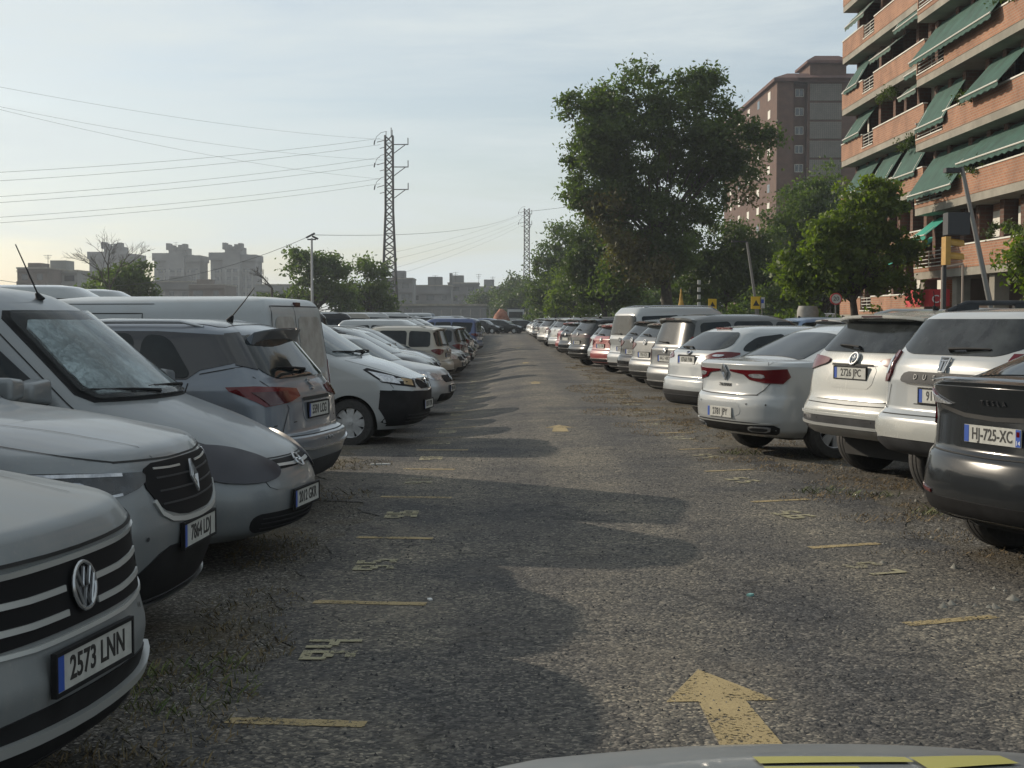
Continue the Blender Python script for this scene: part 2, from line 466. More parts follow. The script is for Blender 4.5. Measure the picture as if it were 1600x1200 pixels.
    def emblem(s, p, az, strokes, r, ring=True, m=M_CHR, back=None, off=.01, rs=.008, sy=1.0):
        mb = MB()
        if ring:
            mb.tube([(r * math.cos(2 * math.pi * k / 24), sy * r * math.sin(2 * math.pi * k / 24), .004) for k in range(25)], rs, 6, cap=False)
        for st in strokes: mb.tube([(x * r, y * r, .005) for x, y in st], rs * .9, 5)
        o = mb.build('emblem', m, s.root, smooth=50); o.matrix_local = s.tilt(p, az, off)
        if back:
            b = MB(); b.add([(r * math.cos(2 * math.pi * k / 24), sy * r * math.sin(2 * math.pi * k / 24), -.002) for k in range(24)], [tuple(range(24))])
            b.build('emblem_disc', back, o)
        return o
    def wheels(s, rim='alloy', both=True, rimcol=None, steer=0, spokes=7):
        r = s.wr; key = ('wheel', round(r, 3), rim, spokes)
        if key not in CACHE:
            mb = MB(); wd = .105
            lathe(mb, [(r * .62, -wd * .8), (r * .66, -wd), (r * .93, -wd), (r * .985, -wd * .82), (r, -wd * .5), (r * 1.002, -wd * .3), (r * .988, -wd * .27), (r * .988, -wd * .2), (r * 1.003, -wd * .17),
                       (r * 1.003, wd * .17), (r * .988, wd * .2), (r * .988, wd * .27), (r * 1.002, wd * .3), (r, wd * .5), (r * .985, wd * .82), (r * .93, wd), (r * .66, wd), (r * .62, wd * .8), (r * .6, 0)], 40)
            me = bpy.data.meshes.new('wheel'); me.from_pydata(mb.v, [], mb.f); me.polygons.foreach_set('use_smooth', [True] * len(me.polygons)); me.set_sharp_from_angle(angle=R(40)); me.materials.append(M_TYRE)
            rb = MB(); R0 = r * .64
            lathe(rb, [(R0, wd * .85), (R0 * .96, wd * .8), (R0 * .93, wd * .2), (R0 * .9, -wd * .6)], 36)
            lathe(rb, [(R0 * .93, wd * .05), (.01, wd * .05)], 24, mi=1)
            lathe(rb, [(R0 * .2, wd * .72), (R0 * .16, wd * .8), (.005, wd * .82)], 16)
            for k in range(spokes):
                a = 2 * math.pi * k / spokes
                for da, wdt in ((0, .055),):
                    M = Matrix.Rotation(a, 4, 'Y')
                    w0, w1 = .032, wdt
                    vs = [(R0 * .15, wd * .75, -w0), (R0 * .95, wd * .62, -w1), (R0 * .95, wd * .62, w1), (R0 * .15, wd * .75, w0), (R0 * .15, wd * .45, -w0), (R0 * .95, wd * .35, -w1), (R0 * .95, wd * .35, w1), (R0 * .15, wd * .45, w0)]
                    rb.add([M @ Vector(v) for v in vs], [(0, 3, 2, 1), (0, 1, 5, 4), (2, 3, 7, 6), (1, 2, 6, 5)])
            rm = bpy.data.meshes.new('rim'); rm.from_pydata(rb.v, [], rb.f); rm.polygons.foreach_set('material_index', rb.m)
            rm.materials.append(M_RIM if rim == 'alloy' else rim); rm.materials.append(M_UNDER)
            CACHE[key] = (me, rm)
        me, rm = CACHE[key]
        for x in s.wx:
            for sg in (1, -1):
                o = bpy.data.objects.new('wheel', me); COL.objects.link(o); o.parent = s.root
                o.location = (s.X(x), sg * (s.hw - .125), r); o.rotation_euler = (0, 0, 0 if sg > 0 else math.pi)
                if steer and x == s.wx[0]: o.rotation_euler.z += R(steer)
                q = bpy.data.objects.new('rim', rm); COL.objects.link(q); q.parent = o
        ub = MB(); ub.box(s.X(s.L - .5), s.X(.5), -s.hw * .72, s.hw * .72, .21, .42)
        ub.build('underbody', M_UNDER, s.root)
    def mirrors(s, x, z, m, size=1.0):
        d, h, u = s.dirs(90); a, n = s.proj((x, 0, z), 90)
        mb = MB(); bm = bmesh.new(); bmesh.ops.create_cube(bm, size=1)
        for v in bm.verts: v.co = Vector((v.co.x * .15 * (1 if v.co.y < 0 else .8), v.co.y * .22, v.co.z * .15 * (1 if v.co.y < 0 else .75))) * size
        bmesh.ops.bevel(bm, geom=list(bm.edges), offset=.035 * size, segments=3, affect='EDGES', profile=.6)
        for v in bm.verts: v.co += a + Vector((0, .17, .07))
        o = obj_bm('wing_mirror', bm, m, s.root, smooth=60)
        st = MB(); st.tube([a + Vector((0, -.02, 0)), a + Vector((-.0, .1, .03))], [.03, .025], 8); so = st.build('mirror_arm', M_BLK, o)
        g = MB(); c = a + Vector((-.076 * size, .17, .07)); g.box(c.x - .004, c.x, c.y - .09, c.y + .085, c.z - .055, c.z + .055); g.build('mirror_glass', M_CLR, o)
        me = o.data.copy(); me.transform(Matrix.Diagonal((1, -1, 1, 1))); me.flip_normals(); o2 = bpy.data.objects.new('wing_mirror', me); COL.objects.link(o2); o2.parent = s.root
        for ch in (so,):
            me = ch.data.copy(); me.transform(Matrix.Diagonal((1, -1, 1, 1))); me.flip_normals(); c2 = bpy.data.objects.new(ch.name, me); COL.objects.link(c2); c2.parent = o2
    def wiper(s, p0, p1, az, m=None):
        """wiper arm lying on glass from hub p0 to tip p1"""
        a, n = s.proj(p0, az, 0, .02); b, n2 = s.proj(p1, az, 0, .022)
        mid, n3 = s.proj([(p0[i] + p1[i]) / 2 for i in range(3)], az, 0, .035)
        mb = MB(); mb.tube([a - n * .01, a + n * .015, mid, b], [.02, .014, .01, .007], 6)
        c, _ = s.proj([p0[i] * .55 + p1[i] * .45 for i in range(3)], az, 0, .012); e, _ = s.proj([p1[i] * 1.12 - p0[i] * .12 for i in range(3)], az, 0, .012)
        mb.tube([c, b, e], .008, 5)
        return mb.build('wiper', M_BLK, s.root, smooth=50)
    def antenna(s, x, y=0, h=.45, lean=40):
        a, n = s.proj((x, y, 3), 0, 90, 0)
        mb = MB(); mb.tube([a, a + Vector((-.03, 0, .05))], [.035, .012], 8)
        t = Vector((-math.sin(R(lean)), 0, math.cos(R(lean)))); mb.tube([a + Vector((-.02, 0, .04)), a + t * h * .6, a + t * h], [.006, .005, .004], 5)
        return mb.build('antenna', M_BLK, s.root, smooth=50)
    def fin(s, x):
        a, n = s.proj((x, 0, 3), 0, 90, 0); mb = MB()
        mb.add([a + Vector(v) for v in ((.08, .0, -.01), (-.06, .03, -.01), (-.06, -.03, -.01), (-.055, 0, .055), (-.03, 0, .05))], [(0, 1, 3, 4), (0, 4, 3, 2), (1, 2, 3), (0, 2, 1)])
        return mb.build('roof_antenna', M_BLK, s.root)
    def rails(s, x0, x1, y, m, h=.05, r=.016, solid=False):
        obs = []
        for sg in (1, -1):
            mb = MB(); pts = []
            for k in range(9):
                t = k / 8; x = x0 + (x1 - x0) * t; a, n = s.proj((x, sg * y, 3), 0, 90, 0)
                pts.append(a + Vector((0, 0, h if 0 < k < 8 else 0)))
            mb.tube(pts, r, 8)
            if solid:
                a, _ = s.proj((x0, sg * y, 3), 0, 90, -.01)
                for k in range(1, 8): 
                    if k in (1, 4, 7): b, _ = s.proj((x0 + (x1 - x0) * k / 8, sg * y, 3), 0, 90, -.01); mb.box(b.x - .12, b.x + .12, b.y - r * .8, b.y + r * .8, b.z, b.z + h)
            obs.append(mb.build('roof_rail', m, s.root, smooth=50))
        return obs
    def spoiler(s, length, w, z, off, m, th=.035, drop=.01, brake=True, taper=.75):
        """roof spoiler whose root is 'off' in front of the tail (negative = behind)"""
        x1 = s.L - off; bm = bmesh.new(); n = 12; rows = []
        for i in range(n + 1):
            t = -1 + 2 * i / n; y = t * w; c = abs(t) ** 3
            xa = s.X(x1 - length - .1); xb = s.X(x1 - .05 * c * 2)
            z0 = z - .03 * c
            a, _ = s.proj((x1 - length, y, 3), 0, 90, -.004)
            rows.append([Vector((s.X(x1 - length), y, a.z)), Vector((xb, y, z0 - drop)), Vector((xb, y, z0 - drop - th)), Vector((s.X(x1 - length * .8), y, a.z - .09))])
        bv = [[bm.verts.new(p) for p in r] for r in rows]
        for i in range(n):
            for k in range(4):
                bm.faces.new((bv[i][k], bv[i][(k + 1) % 4], bv[i + 1][(k + 1) % 4], bv[i + 1][k]))
        bm.faces.new(bv[0]); bm.faces.new(bv[-1][::-1]); bmesh.ops.recalc_face_normals(bm, faces=bm.faces)
        bmesh.ops.bevel(bm, geom=[e for e in bm.edges if len(e.link_faces) == 2 and e.calc_face_angle(0) > .8], offset=.006, segments=2, affect='EDGES')
        o = obj_bm('spoiler', bm, m, s.root, smooth=40)
        if brake:
            mb = MB(); xb = s.X(x1); mb.box(xb - .006, xb + .004, -.16, .16, z - drop - th + .008, z - drop - .006); mb.build('brake_lamp', M_REDD, o)
        return o
    def handle(s, x, z, m):
        for sg in (90, -90):
            a, n = s.proj((x, 0, z), sg, 0, .0)
            mb = MB(); mb.tube([a + Vector((.09, 0, 0)), a + Vector((.07, 0, 0)) + n * .03, a + Vector((-.07, 0, 0)) + n * .03, a + Vector((-.09, 0, 0))], .012, 6)
            mb.build('door_handle', m, s.root, smooth=50)
    def sensors(s, pts, az, m):
        for p in pts:
            M = s.tilt(p, az, .001); mb = MB(); mb.add([M @ Vector((.011 * math.cos(k * .7854), .011 * math.sin(k * .7854), .004)) for k in range(8)], [tuple(range(8))]); mb.build('parking_sensor', m, s.root)
    def finish(s):
        if s.gaps.v:
            bm = bmesh.new(); bm.from_mesh(s.body.data); bv = [bm.verts.new(v) for v in s.gaps.v]
            for f in s.gaps.f:
                try: fc = bm.faces.new([bv[i] for i in f]); fc.material_index = 2
                except ValueError: pass
            bm.to_mesh(s.body.data); bm.free()
        return s.root
    # ---- glazing common to most cars
    def glass(s, cowl, rf, rr, belt_r, wb, wt, zb=None, zt=None, pillars=(), m=M_GLASS, rearglass=True, side=True, ws=True, mws=None, sidepoly=None, rear_m=None, rear_poly=None, sill=.04):
        """cowl/rf/rr/belt_r: (s from nose, z) of windscreen foot and head, rear glass head and foot; wb/wt half widths at belt and roof"""
        P = {}
        if ws:
            P['ws'] = s.decal('windscreen', [(cowl[0], -wb * .93, cowl[1] + .02), (cowl[0], wb * .93, cowl[1] + .02), (rf[0], wt * .93, rf[1] - .02), (rf[0], -wt * .93, rf[1] - .02)], 0, mws or M_GLASSW, both=False, rnd=1)
        if rearglass:
            pp = rear_poly or [(belt_r[0], -wb * .88, belt_r[1] + .04), (belt_r[0], wb * .88, belt_r[1] + .04), (rr[0], wt * .92, rr[1] - .04), (rr[0], -wt * .92, rr[1] - .04)]
            P['rw'] = s.decal('rear_window', pp, 180, rear_m or m, both=False, rnd=2)
        if side:
            sp = sidepoly
            top = [sp[0]] + list(pillars) + [sp[1]]
            # sp = (x_front_bottom, x_rear_bottom, x_front_top, x_rear_top, z_bottom_front, z_bottom_rear, z_top_front, z_top_rear)
            x0, x1, x2, x3, z0, z1, z2, z3 = sp
            edges = [0] + [(p - x0) / (x1 - x0) for p in pillars] + [1]
            for i in range(len(edges) - 1):
                a, b = edges[i], edges[i + 1]; g = .035 / (x1 - x0)
                a2 = a + (g if i else 0); b2 = b - (g if i < len(edges) - 2 else 0)
                def bot(t): return (x0 + (x1 - x0) * t, 0, z0 + (z1 - z0) * t)
                def tp(t):
                    x = bot(t)[0] if 0 < t < 1 else (x2 if t <= 0 else x3); x = min(max(x, x2), x3) if 0 < t < 1 else x
                    tt = (x - x2) / (x3 - x2); return (x, 0, z2 + (z3 - z2) * tt + .03 * 4 * tt * (1 - tt))
                poly = [bot(a2), bot(b2)]
                tb = tp(b2) if b2 < 1 else tp(1); ta = tp(a2) if a2 > 0 else tp(0)
                if bot(b2)[0] > x3 > bot(a2)[0] and i == len(edges) - 2: tb = tp(1)
                poly.append(tb)
                if i == 0 and bot(b2)[0] > x2: pass
                poly.append(ta)
                s.decal('side_window', poly, 90, m, rnd=2, off=.011)
        return P
CACHE = {}

def copy_tree(o, parent=None):
    c = o.copy(); COL.objects.link(c); c.parent = parent
    for ch in o.children: 
        k = copy_tree(ch, c); k.matrix_parent_inverse = ch.matrix_parent_inverse.copy()
    return c

def put(root, tail=None, nose=None, ang=0, z=0):
    """stand a car so that its tail (or nose) centre is at the given ground point, its nose pointing along ang (degrees from +X)"""
    L = root['car_length']; a = R(ang); f = Vector((math.cos(a), math.sin(a), 0))
    p = Vector((*(tail or nose), z)); p.z += gz(p.x + math.cos(a) * L / 2 * (1 if tail else -1), p.y + math.sin(a) * L / 2 * (1 if tail else -1)); root.location = p + f * (L / 2) * (1 if tail else -1); root.rotation_euler = (0, 0, a)
    return root

def merge(root, name):
    """one mesh out of a car and its parts, for copies too small to show them"""
    bpy.context.view_layer.update(); inv = root.matrix_world.inverted(); bm = bmesh.new(); mats = []
    def rec(o):
        if o.type == 'MESH':
            me = o.data.copy(); me.transform(inv @ o.matrix_world)
            mp_ = []
            for m in me.materials:
                if m not in mats: mats.append(m)
                mp_.append(mats.index(m))
            if mp_:
                arr = np.empty(len(me.polygons), dtype=np.int32); me.polygons.foreach_get('material_index', arr)
                arr = np.array(mp_, dtype=np.int32)[np.clip(arr, 0, len(mp_) - 1)]; 
                while len(me.materials) < len(mats): me.materials.append(None)
                me.polygons.foreach_set('material_index', arr)
            bm.from_mesh(me); bpy.data.meshes.remove(me)
        for c in o.children: rec(c)
    rec(root); me = bpy.data.meshes.new(name); bm.to_mesh(me); bm.free()
    for m in mats: me.materials.append(m)
    me.set_sharp_from_angle(angle=R(35))
    return me
# ================================================================ car types
P_SILV = paint('silver_paint', (.36, .37, .38), metal=.6, rough=.33, dust=.35)
P_SILVD = paint('dusty_silver_paint', (.15, .17, .185), metal=.3, rough=.32, dust=.4, coat=.5)
P_BLUS = paint('blue_silver_paint', (.125, .148, .18), metal=.35, rough=.28, dust=.2)
P_WHITE = paint('white_paint', (.32, .335, .34), rough=.2, dust=.15, coat=.8)
P_WHITED = paint('dusty_white_paint', (.33, .355, .37), rough=.32, dust=.4, coat=.4)
P_PEARL = paint('pearl_white_paint', (.315, .32, .30), rough=.22, dust=.2, coat=.8)
P_VW = paint('silver_white_paint', (.125, .145, .155), metal=.15, rough=.42, dust=.4, coat=.22)
P_DGREY = paint('dark_grey_paint', (.016, .018, .020), rough=.15, dust=.02, coat=.3)
P_BLACK = paint('black_paint', (.007, .007, .008), rough=.2, dust=.06, coat=.45)
P_CHAMP = paint('champagne_paint', (.20, .185, .155), metal=.4, rough=.35, dust=.3)
P_GREY = paint('grey_paint', (.075, .08, .083), metal=.3, rough=.33, dust=.22)
P_RED = paint('red_paint', (.24, .010, .012), rough=.3, dust=.2)
P_BLUE = paint('blue_paint', (.02, .05, .16), rough=.3, dust=.2, metal=.2)
P_LBLUE = paint('light_blue_paint', (.13, .20, .32), rough=.3, dust=.2, metal=.3)
P_BEIGE = paint('beige_paint', (.36, .33, .27), rough=.4, dust=.3)

def fin(c, L): c.root['car_length'] = L; return c.finish()

def car_vw():
    L = 4.5
    K = [(.26, .22, .2, .26, .80, .42, .30, .03), (.07, .27, .08, .34, .88, .50, .35, .05), (.03, .36, .03, .45, .90, .55, .38, .06), (.0, .52, .0, .52, .915, .56, .38, .03), (.03, .64, .0, .64, .92, .58, .38, .02), (.035, .67, .02, .70, .92, .58, .38, .02),
         (.06, .86, .10, .74, .92, .60, .38, .02), (.05, .89, .10, .82, .92, .60, .38, .015), (.10, .97, .12, .98, .905, .66, .36, .05), (.60, 1.06, .16, 1.04, .885, .75, .36, .12), (1.12, 1.12, .20, 1.10, .86, .60, .34, .04), (1.95, 1.57, .50, 1.58, .69, .40, .30, .08), (2.2, 1.65, .62, 1.64, .58, .4, .3, .08), (2.5, 1.67, .9, 1.67, .3, .3, .3, .1)]
    c = Car('silver_suv', L, K, P_VW, nf=2.5, wb=(.88, .86), wr=.36, seg=(18, 12, 10))
    c.glass((1.12, 1.12), (1.95, 1.57), (L - .5, 1.58), (L - .2, 1.1), .86, .69, sidepoly=(1.35, L - .45, 2.15, L - .75, 1.13, 1.17, 1.53, 1.53), pillars=(2.55, 3.4))
    c.decal('grille', [(.1, -.62, .655), (.1, .62, .655), (.1, .60, .86), (.1, -.60, .86)], 0, M_GRL, off=.006, both=False, rnd=1)
    for z in (.70, .775): 
        for sg in (1, -1): c.strip('grille_slat', [(.05, sg * .10, z), (.05, sg * .3, z), (.05, sg * .57, z + .01)], 0, .019, M_BRT, off=.012)
    c.strip('chrome_strip', [(.05, -.66, .868), (.05, -.3, .862), (.05, .3, .862), (.05, .66, .868)], 0, .018, M_BRT, off=.010)
    c.strip('chrome_strip', [(.05, -.70, .652), (.05, -.3, .632), (.05, .3, .632), (.05, .70, .652)], 0, .014, M_BRT, off=.010)
    c.decal('headlamp', [(.1, .62, .70), (.3, .86, .76), (.55, .93, .90), (.3, .86, .92), (.1, .62, .86)], 35, M_HL, off=.008, rnd=1)
    c.decal('lower_grille', [(.1, -.62, .29), (.1, .62, .29), (.1, .72, .43), (.1, .4, .455), (.1, -.4, .455), (.1, -.72, .43)], 0, M_BLK, off=.006, both=False, rnd=1)
    c.strip('bumper_lip', [(.1, -.70, .415), (.05, -.5, .385), (.05, 0, .375), (.05, .5, .385), (.1, .70, .415)], 0, .035, M_BRT, off=.03)
    c.decal('bumper_skirt', [(.1, -.7, .235), (.1, .7, .235), (.1, .78, .29), (.1, -.78, .29)], 0, M_BLK, off=.01, both=False, rnd=1)
    c.gap([(.1, -.80, .905), (.1, -.4, .892), (.1, 0, .888), (.1, .4, .892), (.1, .80, .905)], 0, w=.012)
    c.gap([(.2, .80, .905), (.5, .84, .98), (1.0, .82, 1.07)], 90, w=.008)
    c.emblem((0, 0, .765), 0, [[(-.6, .7), (-.25, -.0), (0, .75), (.25, 0), (.6, .7)], [(-.85, .35), (-.3, -.85), (0, -.1), (.3, -.85), (.85, .35)]], .074, back=M_GLOSSB, rs=.0065, off=.016)
    c.sensors([(.05, .5, .60), (.05, -.5, .60), (.1, .78, .58)], 0, M_GREYP); c.gap([(.3, .45, 2), (.7, .50, 2), (1.05, .60, 2)], 0, el=90, w=.005)
    c.plate(.545, 0, '2573 LNN')
    c.wheels(); c.mirrors(1.42, 1.12, P_VW)
    c.handle(2.4, 1.0, P_VW); c.handle(3.3, 1.0, P_VW)
    for x in (1.42, 2.5, 3.45): c.gap([(x, 0, .4), (x, 0, 1.1)], 90)
    return fin(c, L)

def car_koleos():
    L = 4.5
    K = [(.28, .22, .2, .26, .80, .42, .30, .03), (.10, .28, .06, .36, .88, .50, .35, .06), (.03, .45, .0, .50, .91, .52, .38, .06), (.0, .62, .0, .62, .925, .54, .38, .04), (.03, .78, .02, .70, .925, .56, .38, .04), (.07, .92, .10, .76, .92, .58, .38, .03),
         (.13, 1.0, .12, .98, .91, .62, .36, .06), (.60, 1.10, .16, 1.04, .89, .75, .36, .15), (1.10, 1.16, .20, 1.12, .86, .60, .34, .04), (1.90, 1.57, .50, 1.58, .69, .40, .30, .08), (2.2, 1.65, .62, 1.64, .58, .4, .3, .08), (2.5, 1.67, .9, 1.67, .3, .3, .3, .1)]
    c = Car('grey_suv', L, K, P_SILVD, nf=2.4, wb=(.9, .86), wr=.36, seg=(18, 12, 10))
    c.glass((1.10, 1.16), (1.90, 1.57), (L - .5, 1.58), (L - .2, 1.12), .86, .69, sidepoly=(1.35, L - .45, 2.15, L - .75, 1.15, 1.18, 1.53, 1.53), pillars=(2.55, 3.4))
    c.decal('grille', [(.1, -.52, .86), (.1, -.42, .72), (.1, -.2, .665), (.1, .2, .665), (.1, .42, .72), (.1, .52, .86), (.1, .45, .93), (.1, -.45, .93)], 0, M_GRL, off=.006, both=False, rnd=1)
    c.strip('chrome_bar', [(.05, -.46, .76), (.05, -.42, .70), (.05, -.34, .665), (.05, -.2, .648), (0, 0, .642), (.05, .2, .648), (.05, .34, .665), (.05, .42, .70), (.05, .46, .76)], 0, .022, M_BRT, off=.012)
    for z in (.74, .80, .86):
        c.strip('grille_slat', [(.05, -.40, z), (.05, 0, z - .01), (.05, .40, z)], 0, .008, M_GREYP, off=.010)
    c.strip('chrome_strip', [(.05, .12, .895), (.05, .25, .897), (.05, .40, .905)], 0, .010, M_BRT, off=.009, both=True)
    c.decal('headlamp', [(.1, .50, .84), (.2, .66, .80), (.35, .84, .82), (.65, .93, .93), (.4, .87, .93), (.15, .6, .905), (.1, .48, .90)], 35, M_HL, off=.008, rnd=1)
    c.strip('headlamp_bar', [(.2, .60, .900), (.35, .78, .912), (.5, .89, .918)], 35, .016, M_CLR, off=.012, both=True)
    c.strip('headlamp_bar', [(.2, .62, .815), (.3, .74, .806), (.42, .84, .82)], 35, .012, M_CLR, off=.012, both=True)
    c.decal('headlamp_reflector', [(.3, .76, .835), (.38, .83, .84), (.40, .84, .885), (.3, .77, .885)], 35, M_CLR, off=.012, rnd=2)
    c.decal('headlamp_lens', [(.2, .66, .83), (.3, .75, .83), (.32, .76, .875), (.2, .67, .88)], 35, M_GLOSSB, off=.013, rnd=2)
    c.decal('lower_grille', [(.1, -.50, .30), (.1, .50, .30), (.1, .62, .42), (.1, .40, .54), (.1, -.40, .54), (.1, -.62, .42)], 0, M_BLK, off=.006, both=False, rnd=1)
    c.decal('bumper_skirt', [(.1, -.75, .235), (.1, .75, .235), (.1, .80, .34), (.1, .5, .30), (.1, -.5, .30), (.1, -.8, .34)], 0, M_GREYP, off=.012, both=False, rnd=1)
    c.strip('bumper_lip', [(.1, -.60, .30), (.05, -.3, .275), (.05, .3, .275), (.1, .60, .30)], 0, .035, M_SILVT, off=.028)
    c.gap([(.1, -.62, .955), (.1, -.2, .94), (.1, .2, .94), (.1, .62, .955)], 0, w=.010)
    c.gap([(.2, .62, .955), (.5, .82, 1.02), (1.0, .84, 1.10)], 60, w=.008)
    c.gap([(.12, .35, .96), (.5, .42, 1.1), (1.0, .55, 1.2)], 0, el=90, w=.006)
    o = c.emblem((0, 0, .83), 0, [[(0, 1), (.62, 0), (0, -1), (-.62, 0), (0, 1)], [(0, .55), (.32, 0), (0, -.55), (-.32, 0), (0, .55)]], .078, ring=False, off=.016, rs=.008)
    c.sensors([(.05, .55, .60), (.05, -.55, .60), (.1, .78, .60)], 0, M_GREYP)
    c.plate(.568, 0, '7864 LDJ')
    c.wheels(); c.mirrors(1.42, 1.12, P_SILVD)
    for x in (1.42, 2.5, 3.45): c.gap([(x, 0, .4), (x, 0, 1.1)], 90)
    c.wiper((1.12, .1, 1.2), (1.2, .62, 1.24), 0); c.wiper((1.12, -.5, 1.2), (1.2, .0, 1.24), 0)
    return fin(c, L)
M_SILVT = mat('satin_silver_trim', (.42, .42, .41), rough=.35, metal=.8, var=.15)
M_FOIL = mat('crumpled_sunshade_foil', (.52, .58, .60), rough=.35, metal=.1, bump=1.0, bscale=4, var=.4, vscale=2.2)
M_FOIL.node_tree.nodes['Bump'].inputs['Distance'].default_value = .25

def clear_glass(name, tint, dustf):
    m = bpy.data.materials.new(name); m.use_nodes = True; n = m.node_tree; b = n.nodes['Principled BSDF']; o = n.nodes['Material Output']
    tr = n.nodes.new('ShaderNodeBsdfTransparent'); tr.inputs[0].default_value = (*tint, 1); mi = n.nodes.new('ShaderNodeMixShader')
    b.inputs['Base Color'].default_value = (.25, .26, .26, 1); b.inputs['Roughness'].default_value = .12; b.inputs['Coat Weight'].default_value = 1
    fr = n.nodes.new('ShaderNodeFresnel'); fr.inputs[0].default_value = 1.5; ad = n.nodes.new('ShaderNodeMath'); ad.inputs[1].default_value = dustf
    n.links.new(fr.outputs[0], ad.inputs[0]); n.links.new(ad.outputs[0], mi.inputs[0]); n.links.new(tr.outputs[0], mi.inputs[1]); n.links.new(b.outputs[0], mi.inputs[2]); n.links.new(mi.outputs[0], o.inputs[0])
    return m
M_CLEARG = clear_glass('clear_dusty_glass', (.9, .94, .94), .04)

def car_combo():
    L = 4.32
    K = [(.22, .20, .2, .26, .76, .42, .20, .03), (.06, .26, .03, .34, .80, .55, .20, .06), (.0, .42, .0, .45, .825, .60, .2, .08), (.02, .55, .0, .55, .83, .62, .2, .04), (.06, .64, .05, .60, .835, .64, .2, .04), (.16, .74, .05, .80, .835, .66, .2, .06),
         (.45, .90, .06, .95, .83, .70, .2, .15), (.95, 1.07, .07, 1.05, .82, .55, .2, .03), (1.72, 1.66, .12, 1.68, .70, .36, .2, .10), (1.98, 1.78, .2, 1.78, .60, .3, .2, .10), (2.4, 1.84, .5, 1.84, .3, .25, .2, .1)]
    c = Car('silver_van', L, K, P_SILVD, nf=2.3, wb=(.78, .75), wr=.30, seg=(18, 12, 8))
    c.glass((.95, 1.07), (1.72, 1.66), (0, 0), (0, 0), .82, .70, ws=False, rearglass=False, side=False)
    wsd = [(.95, -.70, 1.085), (.95, .70, 1.085), (1.72, .585, 1.635), (1.72, -.585, 1.635)]
    c.decal('windscreen_seal', [(.95, -.73, 1.075), (.95, .73, 1.075), (1.72, .61, 1.65), (1.72, -.61, 1.65)], 0, M_BLK, off=.005, both=False, rnd=1)
    fo = c.decal('sunshade', [(1, -.66, 1.12), (1, .66, 1.12), (1.5, .55, 1.58), (1.5, -.55, 1.58)], 0, M_FOIL, off=.012, both=False, rnd=1, step=.05)
    rnd = random.Random(3)
    for v in fo.data.vertices: v.co += Vector((1, 0, .8)).normalized() * (rnd.random() * .012)
    c.decal('windscreen', wsd, 0, M_CLEARG, off=.026, both=False, rnd=1)
    c.decal('side_window', [(1.38, 0, 1.10), (2.25, 0, 1.10), (2.25, 0, 1.62), (2.02, 0, 1.62)], 90, M_GLASS, rnd=2)
    c.gap([(1.12, 0, .35), (1.12, 0, .95), (1.30, 0, 1.08), (1.95, 0, 1.66), (2.35, 0, 1.68), (2.36, 0, .35)], 90, w=.009)
    c.decal('rear_window', [(4, -.6, 1.1), (4, .6, 1.1), (4, .55, 1.55), (4, -.55, 1.55)], 180, M_GLASS, both=False)
    c.decal('tail_lamp', [(4.2, .74, .7), (4.2, .82, .7), (4.2, .82, 1.2), (4.2, .74, 1.2)], 150, M_RED)
    c.decal('headlamp_cover', [(.1, .36, .575), (.15, .60, .565), (.3, .78, .59), (.48, .84, .67), (.52, .83, .76), (.38, .79, .81), (.22, .64, .785), (.12, .42, .71), (.08, .30, .64)], 40, M_LCOV, off=.022, rnd=2, skirt=.03)
    c.decal('bumper_band', [(.1, -.45, .515), (.1, .45, .515), (.14, .5, .60), (.1, .3, .63), (.1, -.3, .63), (.14, -.5, .60)], 0, P_SILVD, off=.006, both=False, rnd=1)  # raised band in the same body paint, no darker tone
    c.decal('upper_grille', [(.1, -.34, .635), (.1, .34, .635), (.1, .37, .69), (.1, -.37, .69)], 0, M_BLK, off=.008, both=False, rnd=1)
    c.strip('chrome_bar', [(.05, -.36, .655), (0, -.1, .648), (0, .1, .648), (.05, .36, .655)], 0, .020, M_BRT, off=.014)
    c.decal('lower_grille', [(.1, -.58, .255), (.1, .58, .255), (.1, .60, .375), (.1, -.60, .375)], 0, M_BLK, off=.006, both=False, rnd=2)
    for z in (.285, .315, .345): c.strip('grille_slat', [(.05, -.52, z), (0, 0, z - .005), (.05, .52, z)], 0, .007, M_GREYP, off=.014)
    c.gap([(.1, .40, .60), (.3, .75, .60), (.7, .84, .60)], 60, w=.008)
    c.gap([(.10, -.45, .705), (.08, 0, .70), (.10, .45, .705)], 0, w=.008)
    c.gap([(.2, .45, .705), (.6, .80, .89), (1.0, .83, 1.0)], 50, w=.008)
    c.emblem((0, 0, .655), 0, [[(-1.15, .12), (0, .12), (-.1, -.12), (1.15, -.12)]], .052, rs=.008, off=.02)
    c.plate(.435, 0, '2012 GKR')
    c.wheels(rim=M_SILVT, spokes=9); c.mirrors(1.42, 1.08, P_SILVD, 1.1)
    c.wiper((.99, .55, 1.11), (1.03, -.05, 1.14), 0); c.wiper((.99, -.1, 1.10), (1.03, -.62, 1.14), 0)
    c.antenna(1.86, 0, .42, 25)
    return fin(c, L)
M_LCOV = mat('tinted_headlamp_cover', (.022, .022, .03), rough=.32, spec=.5, var=.15, vscale=3)

